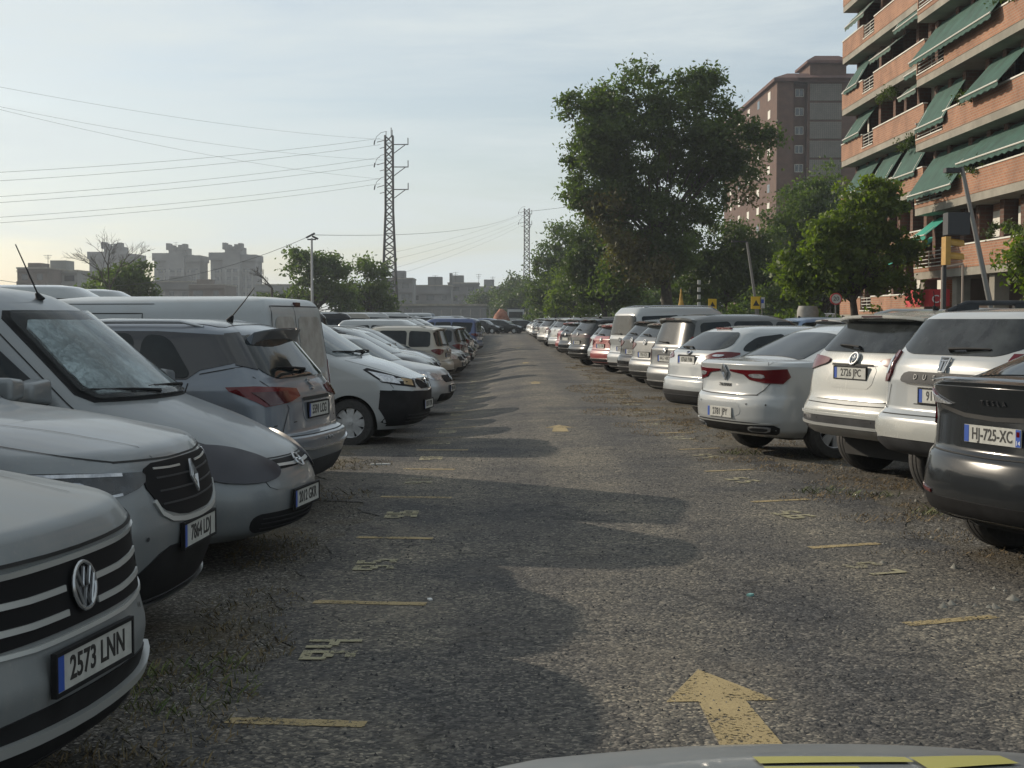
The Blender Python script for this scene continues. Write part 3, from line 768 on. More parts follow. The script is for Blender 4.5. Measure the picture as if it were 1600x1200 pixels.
def car_ateca():
    L = 4.38
    K = [(.20, .24, .22, .27, .80, .45, .30, .03), (.05, .34, .10, .33, .88, .50, .36, .05), (.0, .5, .02, .50, .91, .55, .40, .05), (.0, .58, .0, .58, .915, .55, .40, .02), (.0, .66, .0, .66, .92, .58, .40, .03), (.05, .80, .09, .70, .92, .60, .38, .03),
         (.10, .86, .11, .96, .92, .60, .36, .03), (.16, .93, .17, 1.06, .905, .62, .36, .05), (.60, 1.0, .20, 1.10, .885, .70, .36, .06), (1.12, 1.06, .22, 1.14, .86, .60, .34, .04), (1.88, 1.48, .50, 1.50, .70, .40, .30, .08), (2.15, 1.56, .72, 1.56, .60, .4, .3, .08), (2.5, 1.60, 1.0, 1.59, .3, .3, .3, .1)]
    c = Car('blue_silver_suv', L, K, P_BLUS, nr=3.0, wb=(.88, .84), wr=.34, seg=(12, 14, 16))
    # black upper body: roof sides, pillars and glass
    c.decal('black_pillar_trim', [(1.3, 0, 1.09), (2.5, 0, 1.10), (3.50, 0, 1.13), (3.60, 0, 1.20), (3.95, 0, 1.27), (3.97, 0, 1.46), (3.2, 0, 1.50), (2.2, 0, 1.50), (1.95, 0, 1.46)], 90, M_GLOSSB, off=.005, rnd=0)
    c.glass((1.12, 1.06), (1.88, 1.48), (L - .6, 1.50), (L - .24, 1.14), .86, .70, sidepoly=(1.35, 3.55, 2.1, 3.30, 1.10, 1.14, 1.46, 1.46), pillars=(2.4, 3.05), rearglass=False)
    c.decal('black_roof', [(2.0, -.58, 2), (3.7, -.58, 2), (3.7, .58, 2), (2.0, .58, 2)], 0, P_BLACK, el=90, off=.004, both=False, rnd=1)
    c.decal('rear_window', [(L - .2, -.60, 1.125), (L - .2, .60, 1.125), (L - .4, .72, 1.22), (L - .5, .58, 1.47), (L - .5, -.58, 1.47), (L - .4, -.72, 1.22)], 180, M_GLASS, both=False, rnd=2, off=.006)
    c.decal('black_rear_pillar', [(L - .36, .70, 1.20), (L - .5, .80, 1.24), (L - .62, .70, 1.48), (L - .52, .60, 1.49)], 135, M_GLOSSB, off=.008, rnd=0)
    c.spoiler(.17, .56, 1.535, .34, P_BLUS, th=.012)
    c.decal('tail_lamp', [(L - .1, .42, 1.04), (L - .1, .40, .98), (L - .12, .60, .945), (L - .25, .84, .92), (L - .50, .92, 1.04), (L - .52, .92, 1.07), (L - .3, .88, 1.075), (L - .15, .66, 1.06)], 140, M_RED, off=.01, rnd=0)
    c.decal('tail_lamp_inner', [(L - .12, .60, 1.025), (L - .12, .60, .95), (L - .22, .82, .93), (L - .35, .88, 1.03)], 140, M_REDD, off=.016, rnd=0)
    c.decal('lower_bumper', [(L, -.84, .30), (L, .84, .30), (L, .86, .44), (L, .6, .47), (L, -.6, .47), (L, -.86, .44)], 180, M_GREYP, off=.006, both=False, rnd=1)
    c.strip('bumper_chrome_strip', [(L - .1, -.75, .60), (L, -.4, .565), (L, .4, .565), (L - .1, .75, .60)], 180, .02, M_CHR, off=.014)
    c.decal('plate_recess', [(L, -.34, .77), (L, .34, .77), (L, .36, .93), (L, .3, .96), (L, -.3, .96), (L, -.36, .93)], 180, P_BLUS, off=.003, both=False)
    c.gap([(L, -.34, .955), (L, .34, .955)], 180, w=.03, off=.008, both=False)
    c.gap([(L - .1, -.74, .68), (L, -.3, .675), (L, .3, .675), (L - .1, .74, .68)], 180, w=.010)
    c.gap([(L - .24, .79, 1.15), (L - .20, .70, 1.04), (L - .15, .6, .90), (L - .1, .72, .70)], 180, w=.008)
    c.text('emblem', 'S', (L, 0, 1.055), 180, .15, spacing=1, ext=.008)
    c.text('badge', 'ATECA', (L, -.0, .625), 180, .045, spacing=1.4)
    c.plate(.86, 180, '5591 LCG')
    c.gap([(3.35, 0, .55), (3.42, 0, .8), (3.50, 0, .98), (3.52, 0, 1.1)], 90, w=.010); c.gap([(2.42, 0, .3), (2.42, 0, 1.1)], 90); c.gap([(1.35, 0, .3), (1.35, 0, 1.08)], 90)
    c.gap([(1.4, 0, .80), (L - .6, 0, .88)], 90, w=.008)
    c.gap([(3.60, 0, 1.17), (4.05, 0, 1.25)], 90, w=.008)
    c.gap([(4.05, 0, .74), (4.33, 0, .80)], 90, w=.008)
    c.wheels(); c.handle(3.2, .98, P_BLUS); c.handle(2.25, .97, P_BLUS); c.mirrors(1.42, 1.06, P_BLACK)
    c.wiper((L - .22, .0, 1.165), (L - .3, .42, 1.20), 180)
    c.rails(2.0, 3.55, .63, M_CHR, h=.035, r=.012); c.antenna(3.52, 0, .36, 38)
    return fin(c, L)

def box_van_keys(L, w, H, nose=(.85, 1.1), ws=(1.7, 1.66), low=.6):
    return [(.20, .22, .12, .24, w * .9, .45, .14, .03), (.05, .34, .0, .34, w * .97, .50, .14, .05), (.0, .48, .0, .50, w * .99, .52, .14, .04), (.0, low + .1, .04, .62, w, .54, .14, .04), (.06, low + .25, .05, .85, w, .56, .14, .05),
            (.14, .90, .05, .95, w * .995, .60, .14, .06), (nose[0] * .6, nose[1] - .09, .06, 1.05, w * .99, .65, .14, .12), (nose[0], nose[1], .07, 1.12, w * .98, .5, .14, .03), (ws[0], ws[1], .13, H - .12, w * .89, .34, .14, .10), (ws[0] + .22, H - .05, .2, H - .03, w * .80, .3, .16, .08), (ws[0] + .7, H, .5, H, w * .4, .25, .2, .1)]

def car_van_rear():
    L = 4.7; H = 1.82
    c = Car('white_van', L, box_van_keys(L, .90, H), P_WHITED, nr=6, wb=(.9, .85), wr=.31, seg=(10, 12, 14))
    c.glass((.85, 1.1), (1.7, 1.66), (0, 0), (0, 0), .88, .80, rearglass=False, side=False)
    c.decal('side_window', [(1.3, 0, 1.14), (2.2, 0, 1.14), (2.2, 0, 1.6), (2.0, 0, 1.6)], 90, M_GLASS)
    c.gap([(L - .04, -.80, .55), (L - .06, -.80, 1.1), (L - .14, -.70, 1.72), (L - .14, .70, 1.72), (L - .06, .80, 1.1), (L - .04, .80, .55)], 180, w=.011, both=False)
    c.gap([(L - .04, .10, .55), (L - .14, .10, 1.72)], 180, w=.010, both=False)
    # pressed, dirt-stained blind windows of the rear doors
    dm = mat('dirty_door_panel', (.22, .21, .19), rough=.45, col2=(.36, .35, .33), vscale=5)
    for (y0, y1) in ((.16, .70), (-.66, .04)):
        c.decal('rear_door_panel', [(L, y0, 1.10), (L, y1, 1.10), (L, y1 * .93 if abs(y1) > .5 else y1, 1.62), (L, y0 * .93 if abs(y0) > .5 else y0, 1.62)], 180, dm, off=.009, both=False, rnd=2)
        c.decal('rear_door_panel', [(L, y0, .70), (L, y1, .70), (L, y1, 1.04), (L, y0, 1.04)], 180, dm, off=.005, both=False, rnd=2)
    c.decal('tail_lamp', [(L, .80, .75), (L, .895, .75), (L, .89, 1.18), (L, .80, 1.16)], 165, M_RED, rnd=1, off=.008)
    mb = MB(); a, n = c.proj((L, -.02, 1.74), 180); mb.box(a.x - .02, a.x + .01, -.10, .04, a.z - .02, a.z + .02); mb.build('brake_lamp', M_REDD, c.root)
    c.emblem((L, .06, 1.20), 180, [[(-.9, 0), (.9, 0)]], .075, back=M_BLK, m=M_BLK)
    mb = MB(); a, n = c.proj((L, .12, .98), 180); mb.box(a.x - .05, a.x, .08, .16, a.z - .09, a.z + .09); mb.build('door_handle', M_BLK, c.root)
    c.decal('rear_bumper', [(L, -.86, .26), (L, .86, .26), (L, .87, .50), (L, -.87, .50)], 180, M_GREYP, off=.01, both=False, rnd=1)
    c.plate(.62, 180, '8130 KVB', y=.35)
    c.gap([(2.4, 0, .4), (2.4, 0, 1.65), (3.3, 0, 1.65), (3.3, 0, .4)], 90, w=.010); c.gap([(1.0, 0, 1.05), (L - .15, 0, 1.1)], 90, w=.010); c.gap([(1.9, 0, 1.74), (3.4, 0, 1.74)], 90, w=.008)
    c.wheels(rim=M_SILVT); c.mirrors(1.35, 1.15, M_BLK, 1.3)
    return fin(c, L)

def car_nv():
    L = 4.4; H = 1.86; w = .85
    c = Car('black_nosed_white_van', L, box_van_keys(L, w, H, (.84, 1.15), (1.74, 1.72), .62), P_WHITE, nf=2.4, nr=6, wb=(.86, .75), wr=.31, seg=(18, 14, 8))
    c.glass((.84, 1.15), (1.74, 1.72), (0, 0), (0, 0), w * .97, w * .88, rearglass=False, side=False)
    c.decal('side_window', [(1.25, 0, 1.16), (2.2, 0, 1.16), (2.2, 0, 1.64), (2.05, 0, 1.64)], 90, M_GLASS)
    c.decal('black_bumper_wrap', [(.1, -.80, .27), (.1, .80, .27), (.25, .845, .70), (.15, .5, .72), (.1, 0, .70), (.15, -.5, .72), (.25, -.845, .70)], 0, M_BLK, off=.004, both=False, rnd=0)
    c.decal('black_fender_wrap', [(.30, 0, .27), (.48, 0, .27), (.50, 0, .50), (.56, 0, .58), (.44, 0, .74), (.20, 0, .72)], 80, M_BLK, off=.005, rnd=0)
    c.decal('black_fender_wrap', [(.1, .55, .27), (.3, .82, .27), (.46, .85, .5), (.44, .85, .74), (.25, .78, .73), (.1, .55, .715)], 42, M_BLK, off=.0055, rnd=0)
    c.decal('grille', [(.1, -.34, .74), (.1, .34, .74), (.1, .42, .86), (.1, -.42, .86)], 0, M_BLK, off=.007, both=False, rnd=1)
    c.strip('chrome_strip', [(.1, .10, .80), (.1, .22, .85), (.1, .36, .865)], 0, .02, M_CHR, off=.014, both=True)
    c.decal('headlamp', [(.1, .42, .76), (.25, .70, .80), (.42, .84, .84), (.60, .86, 1.0), (.52, .84, 1.02), (.2, .62, .90), (.1, .42, .86)], 42, M_BLK, off=.006, rnd=0)
    c.decal('headlamp_lens', [(.25, .66, .815), (.40, .83, .85), (.55, .85, .98), (.28, .70, .91)], 42, M_CLR, off=.012, rnd=0)
    c.decal('indicator', [(.15, .46, .785), (.22, .62, .81), (.22, .62, .885), (.15, .46, .86)], 30, M_ORG2, off=.012, rnd=0)
    c.decal('lower_grille', [(.1, -.52, .32), (.1, .52, .32), (.1, .54, .42), (.1, -.54, .42)], 0, M_UNDER, off=.012, both=False, rnd=1)
    for z in (.33, .37, .41): c.strip('grille_slat', [(.1, -.6, z), (0, 0, z - .005), (.1, .6, z)], 0, .008, M_GREYP, off=.016)
    c.emblem((0, 0, .80), 0, [[(-1.3, 0), (1.3, 0)]], .072, rs=.011, off=.02)
    c.plate(.525, 0, '8397 KVR')
    c.gap([(.15, -.42, .875), (.1, 0, .87), (.15, .42, .875)], 0); c.gap([(.2, .42, .88), (.5, .80, 1.03), (.85, .84, 1.12)], 50)
    c.gap([(1.18, 0, .35), (1.18, 0, 1.05), (1.2, 0, 1.13), (1.98, 0, 1.68), (2.3, 0, 1.69), (2.32, 0, .35)], 90, w=.009)
    c.gap([(.42, 0, .76), (.50, 0, .86)], 80)
    c.wheels(rim=M_RIM, spokes=8); c.mirrors(1.35, 1.15, M_BLK, 1.2); c.wiper((.90, .5, 1.19), (.95, -.1, 1.22), 0); c.wiper((.90, -.1, 1.18), (.95, -.62, 1.22), 0)
    return fin(c, L)
M_ORG2 = mat('amber_lamp', (.30, .22, .12), rough=.2, coat=.5)

def arch(c, x, r0, r1, m, off=.012):
    """wheel-arch moulding in side view"""
    pts = []
    n = 12
    for k in range(n + 1):
        a = R(180 * k / n); pts.append((x - r1 * math.cos(a), 0, c.wr + r1 * math.sin(a)))
    for k in range(n, -1, -1):
        a = R(180 * k / n); pts.append((x - r0 * math.cos(a), 0, c.wr + r0 * math.sin(a)))
    c.decal('wheel_arch_trim', pts, 90, m, off=off, rnd=0, skirt=.02)

def car_tesla():
    L = 4.75
    K = [(.20, .22, .28, .29, .82, .45, .30, .03), (.05, .32, .07, .34, .92, .55, .50, .05), (.0, .45, .0, .48, .955, .60, .60, .08), (.02, .58, .015, .62, .96, .62, .62, .04), (.05, .66, .05, .72, .96, .66, .60, .03), (.12, .74, .10, .76, .955, .68, .58, .03),
         (.2, .80, .13, 1.0, .95, .70, .52, .03), (.4, .90, .09, 1.17, .935, .75, .50, .02), (.7, .96, .14, 1.195, .92, .8, .50, .02), (1.05, 1.02, .40, 1.22, .89, .7, .50, .1), (2.0, 1.50, 1.20, 1.52, .74, .5, .45, .15), (2.4, 1.60, 1.6, 1.60, .6, .5, .4, .15), (2.7, 1.62, 1.9, 1.62, .3, .3, .3, .1)]
    c = Car('dark_grey_electric_car', L, K, P_DGREY, nr=2.5, wb=(.92, .94), wr=.36, seg=(10, 12, 20))
    c.glass((1.05, 1.02), (2.0, 1.50), (L - 1.2, 1.52), (L - .40, 1.22), .88, .74, sidepoly=(1.3, L - .75, 2.1, L - 1.25, 1.06, 1.20, 1.47, 1.46), pillars=(2.5, 3.45), rearglass=False)
    c.decal('rear_window', [(L - .45, -.62, 2), (L - .45, .62, 2), (L - 1.2, .66, 2), (L - 1.25, 0, 2), (L - 1.2, -.66, 2), ], 0, M_GLASS, el=90, both=False, rnd=2, off=.005)
    c.strip('spoiler', [(L - .16, -.74, 1.165), (L - .1, -.5, 1.185), (L - .09, 0, 1.19), (L - .1, .5, 1.185), (L - .16, .74, 1.165)], 180, .035, M_GLOSSB, off=.04)
    # tail lamp: C-shaped, wraps the corner
    c.decal('tail_lamp', [(L - .12, .56, 1.055), (L - .14, .70, 1.09), (L - .2, .84, 1.13), (L - .45, .945, 1.15), (L - .50, .95, 1.06), (L - .30, .925, .90), (L - .22, .88, .89), (L - .20, .86, .93), (L - .26, .90, 1.0), (L - .24, .87, 1.03), (L - .16, .72, 1.045)], 140, M_RED, off=.012, rnd=0)
    c.decal('clear_lamp', [(L - .12, .46, 1.05), (L - .2, .80, 1.115), (L - .26, .88, 1.12), (L - .24, .86, 1.05), (L - .16, .72, 1.05)], 140, M_CLR, off=.018, rnd=0)
    c.gap([(L - .1, .62, 1.03), (L - .11, .3, .985), (L - .11, 0, .975), (L - .11, -.3, .985), (L - .1, -.62, 1.03)], 180, w=.028, both=False)
    c.gap([(L - .25, .86, .98), (L - .15, .80, .80), (L - .13, .70, .745), (L - .1, 0, .735)], 180, w=.012)
    c.decal('plate_recess', [(L, -.42, .78), (L, .42, .78), (L, .46, .96), (L, -.46, .96)], 180, P_DGREY, off=.003, both=False)
    c.decal('lower_diffuser', [(L, -.86, .27), (L, .86, .27), (L, .93, .46), (L, .84, .48), (L, .5, .455), (L, -.5, .455), (L, -.84, .48), (L, -.93, .46)], 180, M_BLK, off=.008, both=False, rnd=1)
    c.strip('diffuser_lip', [(L - .1, -.86, .33), (L, -.6, .31), (L, -.45, .275), (L, .45, .275), (L, .6, .31), (L - .1, .86, .33)], 180, .03, M_GREYP, off=.02)
    c.strip('reflector', [(L, .55, .475), (L - .02, .84, .49)], 180, .022, M_RED, off=.01, both=True)
    c.text('tailgate_lettering', 'T E S L A', (L, 0, 1.075), 180, .045, spacing=1.3, m=M_GREYP)
    c.plate(.875, 180, 'HJ-725-XC', extra='14', sx=.80, frame=False)
    for x in (1.4, 2.5, 3.5): c.gap([(x, 0, .35), (x, 0, 1.1)], 90)
    c.wheels(rim=M_GREYP, spokes=10); c.mirrors(1.5, 1.06, P_BLACK)
    return fin(c, L)

M_LETT = mat('dull_garnish_letters', (.15, .15, .15), rough=.5)
def car_duster():
    L = 4.34
    K = [(.22, .28, .32, .41, .82, .45, .28, .03), (.05, .38, .10, .45, .88, .5, .30, .04), (.0, .5, .0, .54, .90, .52, .30, .04), (.0, .62, .0, .66, .905, .54, .30, .03), (.03, .75, .02, .74, .91, .56, .30, .03), (.07, .88, .10, .80, .91, .58, .30, .03),
         (.14, 1.0, .11, 1.04, .905, .60, .30, .04), (.6, 1.08, .14, 1.16, .89, .65, .30, .08), (1.10, 1.14, .17, 1.22, .87, .5, .30, .03), (1.85, 1.54, .42, 1.55, .74, .4, .26, .06), (2.1, 1.61, .50, 1.60, .66, .4, .26, .06), (2.5, 1.64, .8, 1.63, .35, .3, .3, .1)]
    c = Car('white_suv', L, K, P_WHITE, nr=3.6, wb=(.85, .82), wr=.36, seg=(10, 12, 18))
    c.glass((1.10, 1.14), (1.85, 1.54), (0, 0), (0, 0), .87, .74, sidepoly=(1.35, 3.25, 2.05, 3.3, 1.17, 1.20, 1.51, 1.51), pillars=(2.3,), rearglass=False)
    c.decal('side_window', [(3.32, 0, 1.22), (3.80, 0, 1.30), (3.78, 0, 1.42), (3.65, 0, 1.51), (3.35, 0, 1.51)], 90, M_GLASS)
    c.decal('rear_window', [(L, -.55, 1.255), (L, .55, 1.255), (L, .76, 1.33), (L, .76, 1.38), (L, .66, 1.54), (L, -.66, 1.54), (L, -.76, 1.38), (L, -.76, 1.33)], 180, M_GLASSD, both=False, rnd=2, off=.006)
    c.decal('tail_lamp', [(L - .12, .74, 1.03), (L - .13, .74, 1.27), (L - .2, .86, 1.27), (L - .26, .885, 1.24), (L - .24, .885, 1.06), (L - .18, .84, 1.01)], 145, M_RED, off=.022, rnd=1, skirt=.03)
    c.decal('clear_lamp', [(L - .13, .775, 1.08), (L - .14, .775, 1.22), (L - .17, .82, 1.22), (L - .17, .82, 1.08)], 145, M_CLR, off=.03, rnd=1)
    c.decal('tailgate_garnish', [(L, -.48, 1.02), (L, .48, 1.02), (L, .52, 1.05), (L, .46, 1.11), (L, -.46, 1.11), (L, -.52, 1.05)], 180, M_GREYP, off=.03, both=False, rnd=1, skirt=.04)
    for i, ch in enumerate('DUSTER'):
        me = text_mesh(ch, size=.062, ext=.002); me.materials.append(M_LETT); o = bpy.data.objects.new('garnish_letter', me); COL.objects.link(o); o.parent = c.root
        o.matrix_local = c.tilt((L, .30 - i * .12, 1.065), 180, .036)
    c.emblem((L, 0, 1.175), 180, [[(-.9, 1), (.9, 1), (.55, -1), (-.55, -1), (-.9, 1)], [(-.6, .5), (.6, .5)], [(-.3, .4), (-.28, -.9)], [(.3, .4), (.28, -.9)]], .062, ring=False, rs=.012)
    c.decal('rear_bumper_guard', [(L, -.80, .62), (L, -.70, .575), (L, .70, .575), (L, .80, .62), (L, .80, .71), (L, -.80, .71)], 180, P_PEARL, off=.02, both=False, rnd=1, skirt=.03)
    c.decal('lower_bumper', [(L, -.74, .43), (L, .74, .43), (L, .80, .55), (L, .72, .57), (L, -.72, .57), (L, -.80, .55)], 180, M_GREYP, off=.012, both=False, rnd=1)
    mb = MB(); mb.tube([(c.X(L - .35), -.6, .42), (c.X(L - .05), -.6, .40)], .035, 12); mb.build('exhaust_pipe', M_CHR, c.root)
    c.gap([(L, -.76, .76), (L, 0, .765), (L, .76, .76)], 180, w=.012, both=False); c.gap([(L - .12, .76, .80), (L - .14, .70, 1.0)], 180, w=.008)
    c.plate(.925, 180, '9115 LFN', frame=True)
    for x in (1.35, 2.4, 3.3): c.gap([(x, 0, .4), (x, 0, 1.15)], 90)
    arch(c, L - .82, .40, .47, M_GREYP); arch(c, .85, .40, .47, M_GREYP)
    c.gap([(L, -.34, .855), (L, .34, .855)], 180, w=.008, both=False); c.gap([(L - .12, .80, .80), (L - .30, .89, .84), (L - .5, .90, .85)], 120, w=.008)
    c.wheels(); c.mirrors(1.45, 1.12, M_GREYP); c.wiper((L - .2, .0, 1.285), (L - .2, -.40, 1.30), 180)
    c.rails(2.0, 3.7, .60, M_GREYP, h=.07, r=.022, solid=True); c.antenna(3.3, 0, .32, 20)
    return fin(c, L)

def car_rav():
    L = 4.6
    K = [(.22, .26, .32, .41, .82, .45, .28, .03), (.05, .36, .10, .45, .90, .5, .32, .04), (.0, .5, .02, .52, .915, .52, .34, .03), (.0, .62, .0, .60, .92, .54, .34, .02), (.03, .72, .0, .70, .92, .56, .34, .03), (.07, .86, .07, .82, .92, .58, .34, .03),
         (.14, .97, .10, 1.02, .91, .60, .32, .04), (.6, 1.06, .14, 1.18, .895, .65, .32, .06), (1.10, 1.12, .18, 1.26, .87, .5, .32, .03), (1.95, 1.55, .48, 1.60, .72, .4, .28, .05), (2.2, 1.63, .62, 1.645, .62, .4, .28, .06), (2.6, 1.68, .95, 1.68, .35, .3, .3, .1)]
    c = Car('pearl_white_suv', L, K, P_PEARL, nr=3.4, wb=(.88, .90), wr=.36, seg=(10, 12, 18))
    c.glass((1.10, 1.12), (1.95, 1.55), (0, 0), (0, 0), .87, .72, sidepoly=(1.35, 3.9, 2.15, 3.8, 1.15, 1.22, 1.52, 1.54), pillars=(2.4, 3.4), rearglass=False)
    c.decal('rear_window', [(L, -.66, 1.27), (L, .66, 1.27), (L, .74, 1.32), (L, .66, 1.57), (L, -.66, 1.57), (L, -.74, 1.32)], 180, M_GLASSD, both=False, rnd=1, off=.006)
    c.spoiler(.34, .68, 1.645, .33, P_PEARL, th=.03)
    c.decal('tail_lamp', [(L - .12, .42, 1.20), (L - .12, .45, 1.155), (L - .14, .72, 1.10), (L - .25, .87, 1.07), (L - .46, .90, 1.12), (L - .44, .88, 1.22), (L - .2, .82, 1.225), (L - .15, .6, 1.22)], 148, M_RED, off=.02, rnd=1, skirt=.03)
    c.decal('tailgate_bulge', [(L, -.62, .80), (L, .62, .80), (L, .72, .90), (L, .72, 1.02), (L, .62, 1.1), (L, .40, 1.14), (L, -.40, 1.14), (L, -.62, 1.1), (L, -.72, 1.02), (L, -.72, .9)], 180, P_PEARL, off=.014, both=False, rnd=2, skirt=.02)
    c.decal('plate_recess', [(L, -.34, .92), (L, .34, .92), (L, .40, 1.145), (L, -.40, 1.145)], 180, P_PEARL, off=.017, both=False, rnd=1)
    c.gap([(L, -.34, 1.145), (L, .34, 1.145)], 180, w=.02, off=.024, both=False)
    c.strip('bumper_chrome_strip', [(L - .12, -.84, .665), (L, -.5, .655), (L, .5, .655), (L - .12, .84, .665)], 180, .026, M_BRT, off=.016)
    c.decal('lower_bumper', [(L, -.86, .44), (L, .86, .44), (L, .87, .62), (L, .6, .635), (L, -.6, .635), (L, -.87, .62)], 180, M_GREYP, off=.006, both=False, rnd=1)
    c.strip('silver_skid_strip', [(L - .12, -.84, .565), (L, -.5, .55), (L, .5, .55), (L - .12, .84, .565)], 180, .03, M_BRT, off=.018)
    c.decal('skid_plate', [(L, -.62, .44), (L, .62, .44), (L, .70, .53), (L, -.70, .53)], 180, M_SILVT, off=.012, both=False, rnd=1)
    c.gap([(L, -.72, .765), (L, 0, .755), (L, .72, .765)], 180, w=.010, both=False)
    c.emblem((L, 0, 1.20), 180, [[(-.5, .35), (-.2, .62), (.2, .62), (.5, .35), (.2, .1), (-.2, .1), (-.5, .35)], [(0, .6), (-.22, 0), (0, -.6), (.22, 0), (0, .6)]], .062, rs=.012, off=.02, back=M_SILVT)
    c.text('model_badge', 'RAV4', (L, -.55, .965), 180, .06, m=M_GREYP); c.text('model_badge', 'HYBRID', (L, -.55, .90), 180, .035, m=M_GREYP); c.text('model_badge', 'AWD', (L, .62, .965), 180, .04, m=M_GREYP)
    c.sensors([(L, .45, .61), (L, -.45, .61), (L, .74, .61), (L, -.74, .61)], 180, M_BLK)
    c.plate(1.065, 180, '2726 JPC', off=.024)
    for x in (1.4, 2.45, 3.5): c.gap([(x, 0, .4), (x, 0, 1.15)], 90)
    arch(c, L - .90, .40, .46, M_GREYP); arch(c, .88, .40, .46, M_GREYP)
    c.wheels(); c.mirrors(1.45, 1.12, P_PEARL); c.wiper((L - .2, .0, 1.30), (L - .2, .34, 1.325), 180)
    c.rails(2.1, 3.8, .60, M_SILVT, h=.045, r=.016); c.antenna(3.5, 0, .2, 10)
    return fin(c, L)

def car_talisman():
    L = 4.85
    K = [(.20, .20, .25, .24, .80, .45, .30, .03), (.05, .30, .08, .31, .90, .55, .45, .04), (.0, .42, .01, .42, .925, .60, .50, .04), (.0, .52, .0, .58, .93, .62, .52, .05), (.05, .62, .02, .66, .93, .66, .52, .03), (.12, .70, .06, .70, .93, .68, .50, .03),
         (.2, .76, .09, .86, .93, .70, .46, .05), (.4, .84, .06, 1.02, .915, .75, .44, .02), (.7, .92, .12, 1.055, .90, .8, .44, .03), (1.15, .99, .58, 1.07, .87, .7, .44, .05), (2.0, 1.36, 1.30, 1.37, .70, .5, .42, .1), (2.4, 1.44, 1.6, 1.43, .58, .5, .4, .1), (2.7, 1.46, 1.9, 1.46, .3, .3, .3, .1)]
    c = Car('white_sedan', L, K, P_WHITE, nr=2.7, wb=(.92, .98), wr=.34, seg=(10, 14, 20))
    c.glass((1.15, .99), (2.0, 1.36), (0, 0), (0, 0), .86, .70, sidepoly=(1.4, 4.0, 2.1, 3.45, 1.02, 1.05, 1.33, 1.32), pillars=(2.5, 3.4), rearglass=False)
    c.decal('rear_window', [(L - .66, -.66, 2), (L - .66, .66, 2), (L - 1.28, .60, 2), (L - 1.28, -.60, 2)], 0, M_GLASSD, el=90, both=False, rnd=1, off=.005)
    c.decal('tail_lamp', [(L, .14, .965), (L, .45, .965), (L - .1, .72, .97), (L - .3, .90, .985), (L - .34, .915, .90), (L - .25, .88, .825), (L - .12, .70, .83), (L - .03, .50, .86), (L, .40, .92), (L, .14, .945)], 158, M_RED, off=.012, rnd=0)
    c.decal('clear_lamp', [(L - .03, .48, .925), (L - .1, .70, .93), (L - .12, .72, .88), (L - .04, .52, .885)], 158, M_CLR, off=.018, rnd=1)
    c.gap([(L - .05, -.62, .70), (L, -.3, .69), (L, .3, .69), (L - .05, .62, .70)], 180, w=.012, both=False); c.gap([(L - .05, .62, .695), (L - .10, .72, .76), (L - .14, .78, .83)], 155, w=.009)
    c.gap([(L - .12, .74, 2), (L - .55, .74, 2)], 0, el=90, w=.008)
    c.decal('plate_recess', [(L, -.30, .455), (L, .30, .455), (L, .42, .50), (L, .36, .61), (L, -.36, .61), (L, -.42, .50)], 180, P_WHITE, off=.003, both=False, rnd=1)
    c.decal('lower_bumper', [(L, -.80, .28), (L, .80, .28), (L, .86, .38), (L, .6, .405), (L, -.6, .405), (L, -.86, .38)], 180, M_BLK, off=.006, both=False, rnd=1)
    c.strip('bumper_chrome_strip', [(L - .1, -.84, .40), (L, -.5, .39), (L, .5, .39), (L - .1, .84, .40)], 180, .016, M_BRT, off=.012)
    c.decal('exhaust_trim', [(L - .02, .46, .31), (L - .06, .76, .31), (L - .08, .80, .365), (L, .5, .365)], 172, M_CHR, off=.014, rnd=1)
    c.decal('exhaust_opening', [(L - .02, .50, .32), (L - .06, .74, .32), (L - .07, .76, .355), (L, .53, .355)], 172, M_UNDER, off=.02, rnd=1)
    c.emblem((L, 0, .935), 180, [[(0, 1), (.6, 0), (0, -1), (-.6, 0), (0, 1)], [(0, .5), (.3, 0), (0, -.5), (-.3, 0), (0, .5)]], .085, ring=False, rs=.014, off=.014)
    c.text('model_badge', 'TALISMAN', (L, 0, .79), 180, .05, spacing=1.15, m=M_GREYP)
    c.sensors([(L, .5, .60), (L, -.5, .60), (L, .75, .60), (L, -.75, .60)], 180, M_GREYP)
    c.plate(.495, 180, '2781 JPY', frame=False)
    for x in (1.5, 2.6, 3.6): c.gap([(x, 0, .35), (x, 0, 1.02)], 90)
    c.strip('window_chrome', [(1.3, 0, 1.0), (2.6, 0, 1.035), (3.9, 0, 1.05)], 90, .012, M_CHR, off=.008, both=True)
    c.wheels(); c.mirrors(1.6, 1.0, P_WHITE); c.handle(3.4, .9, P_WHITE)
    return fin(c, L)

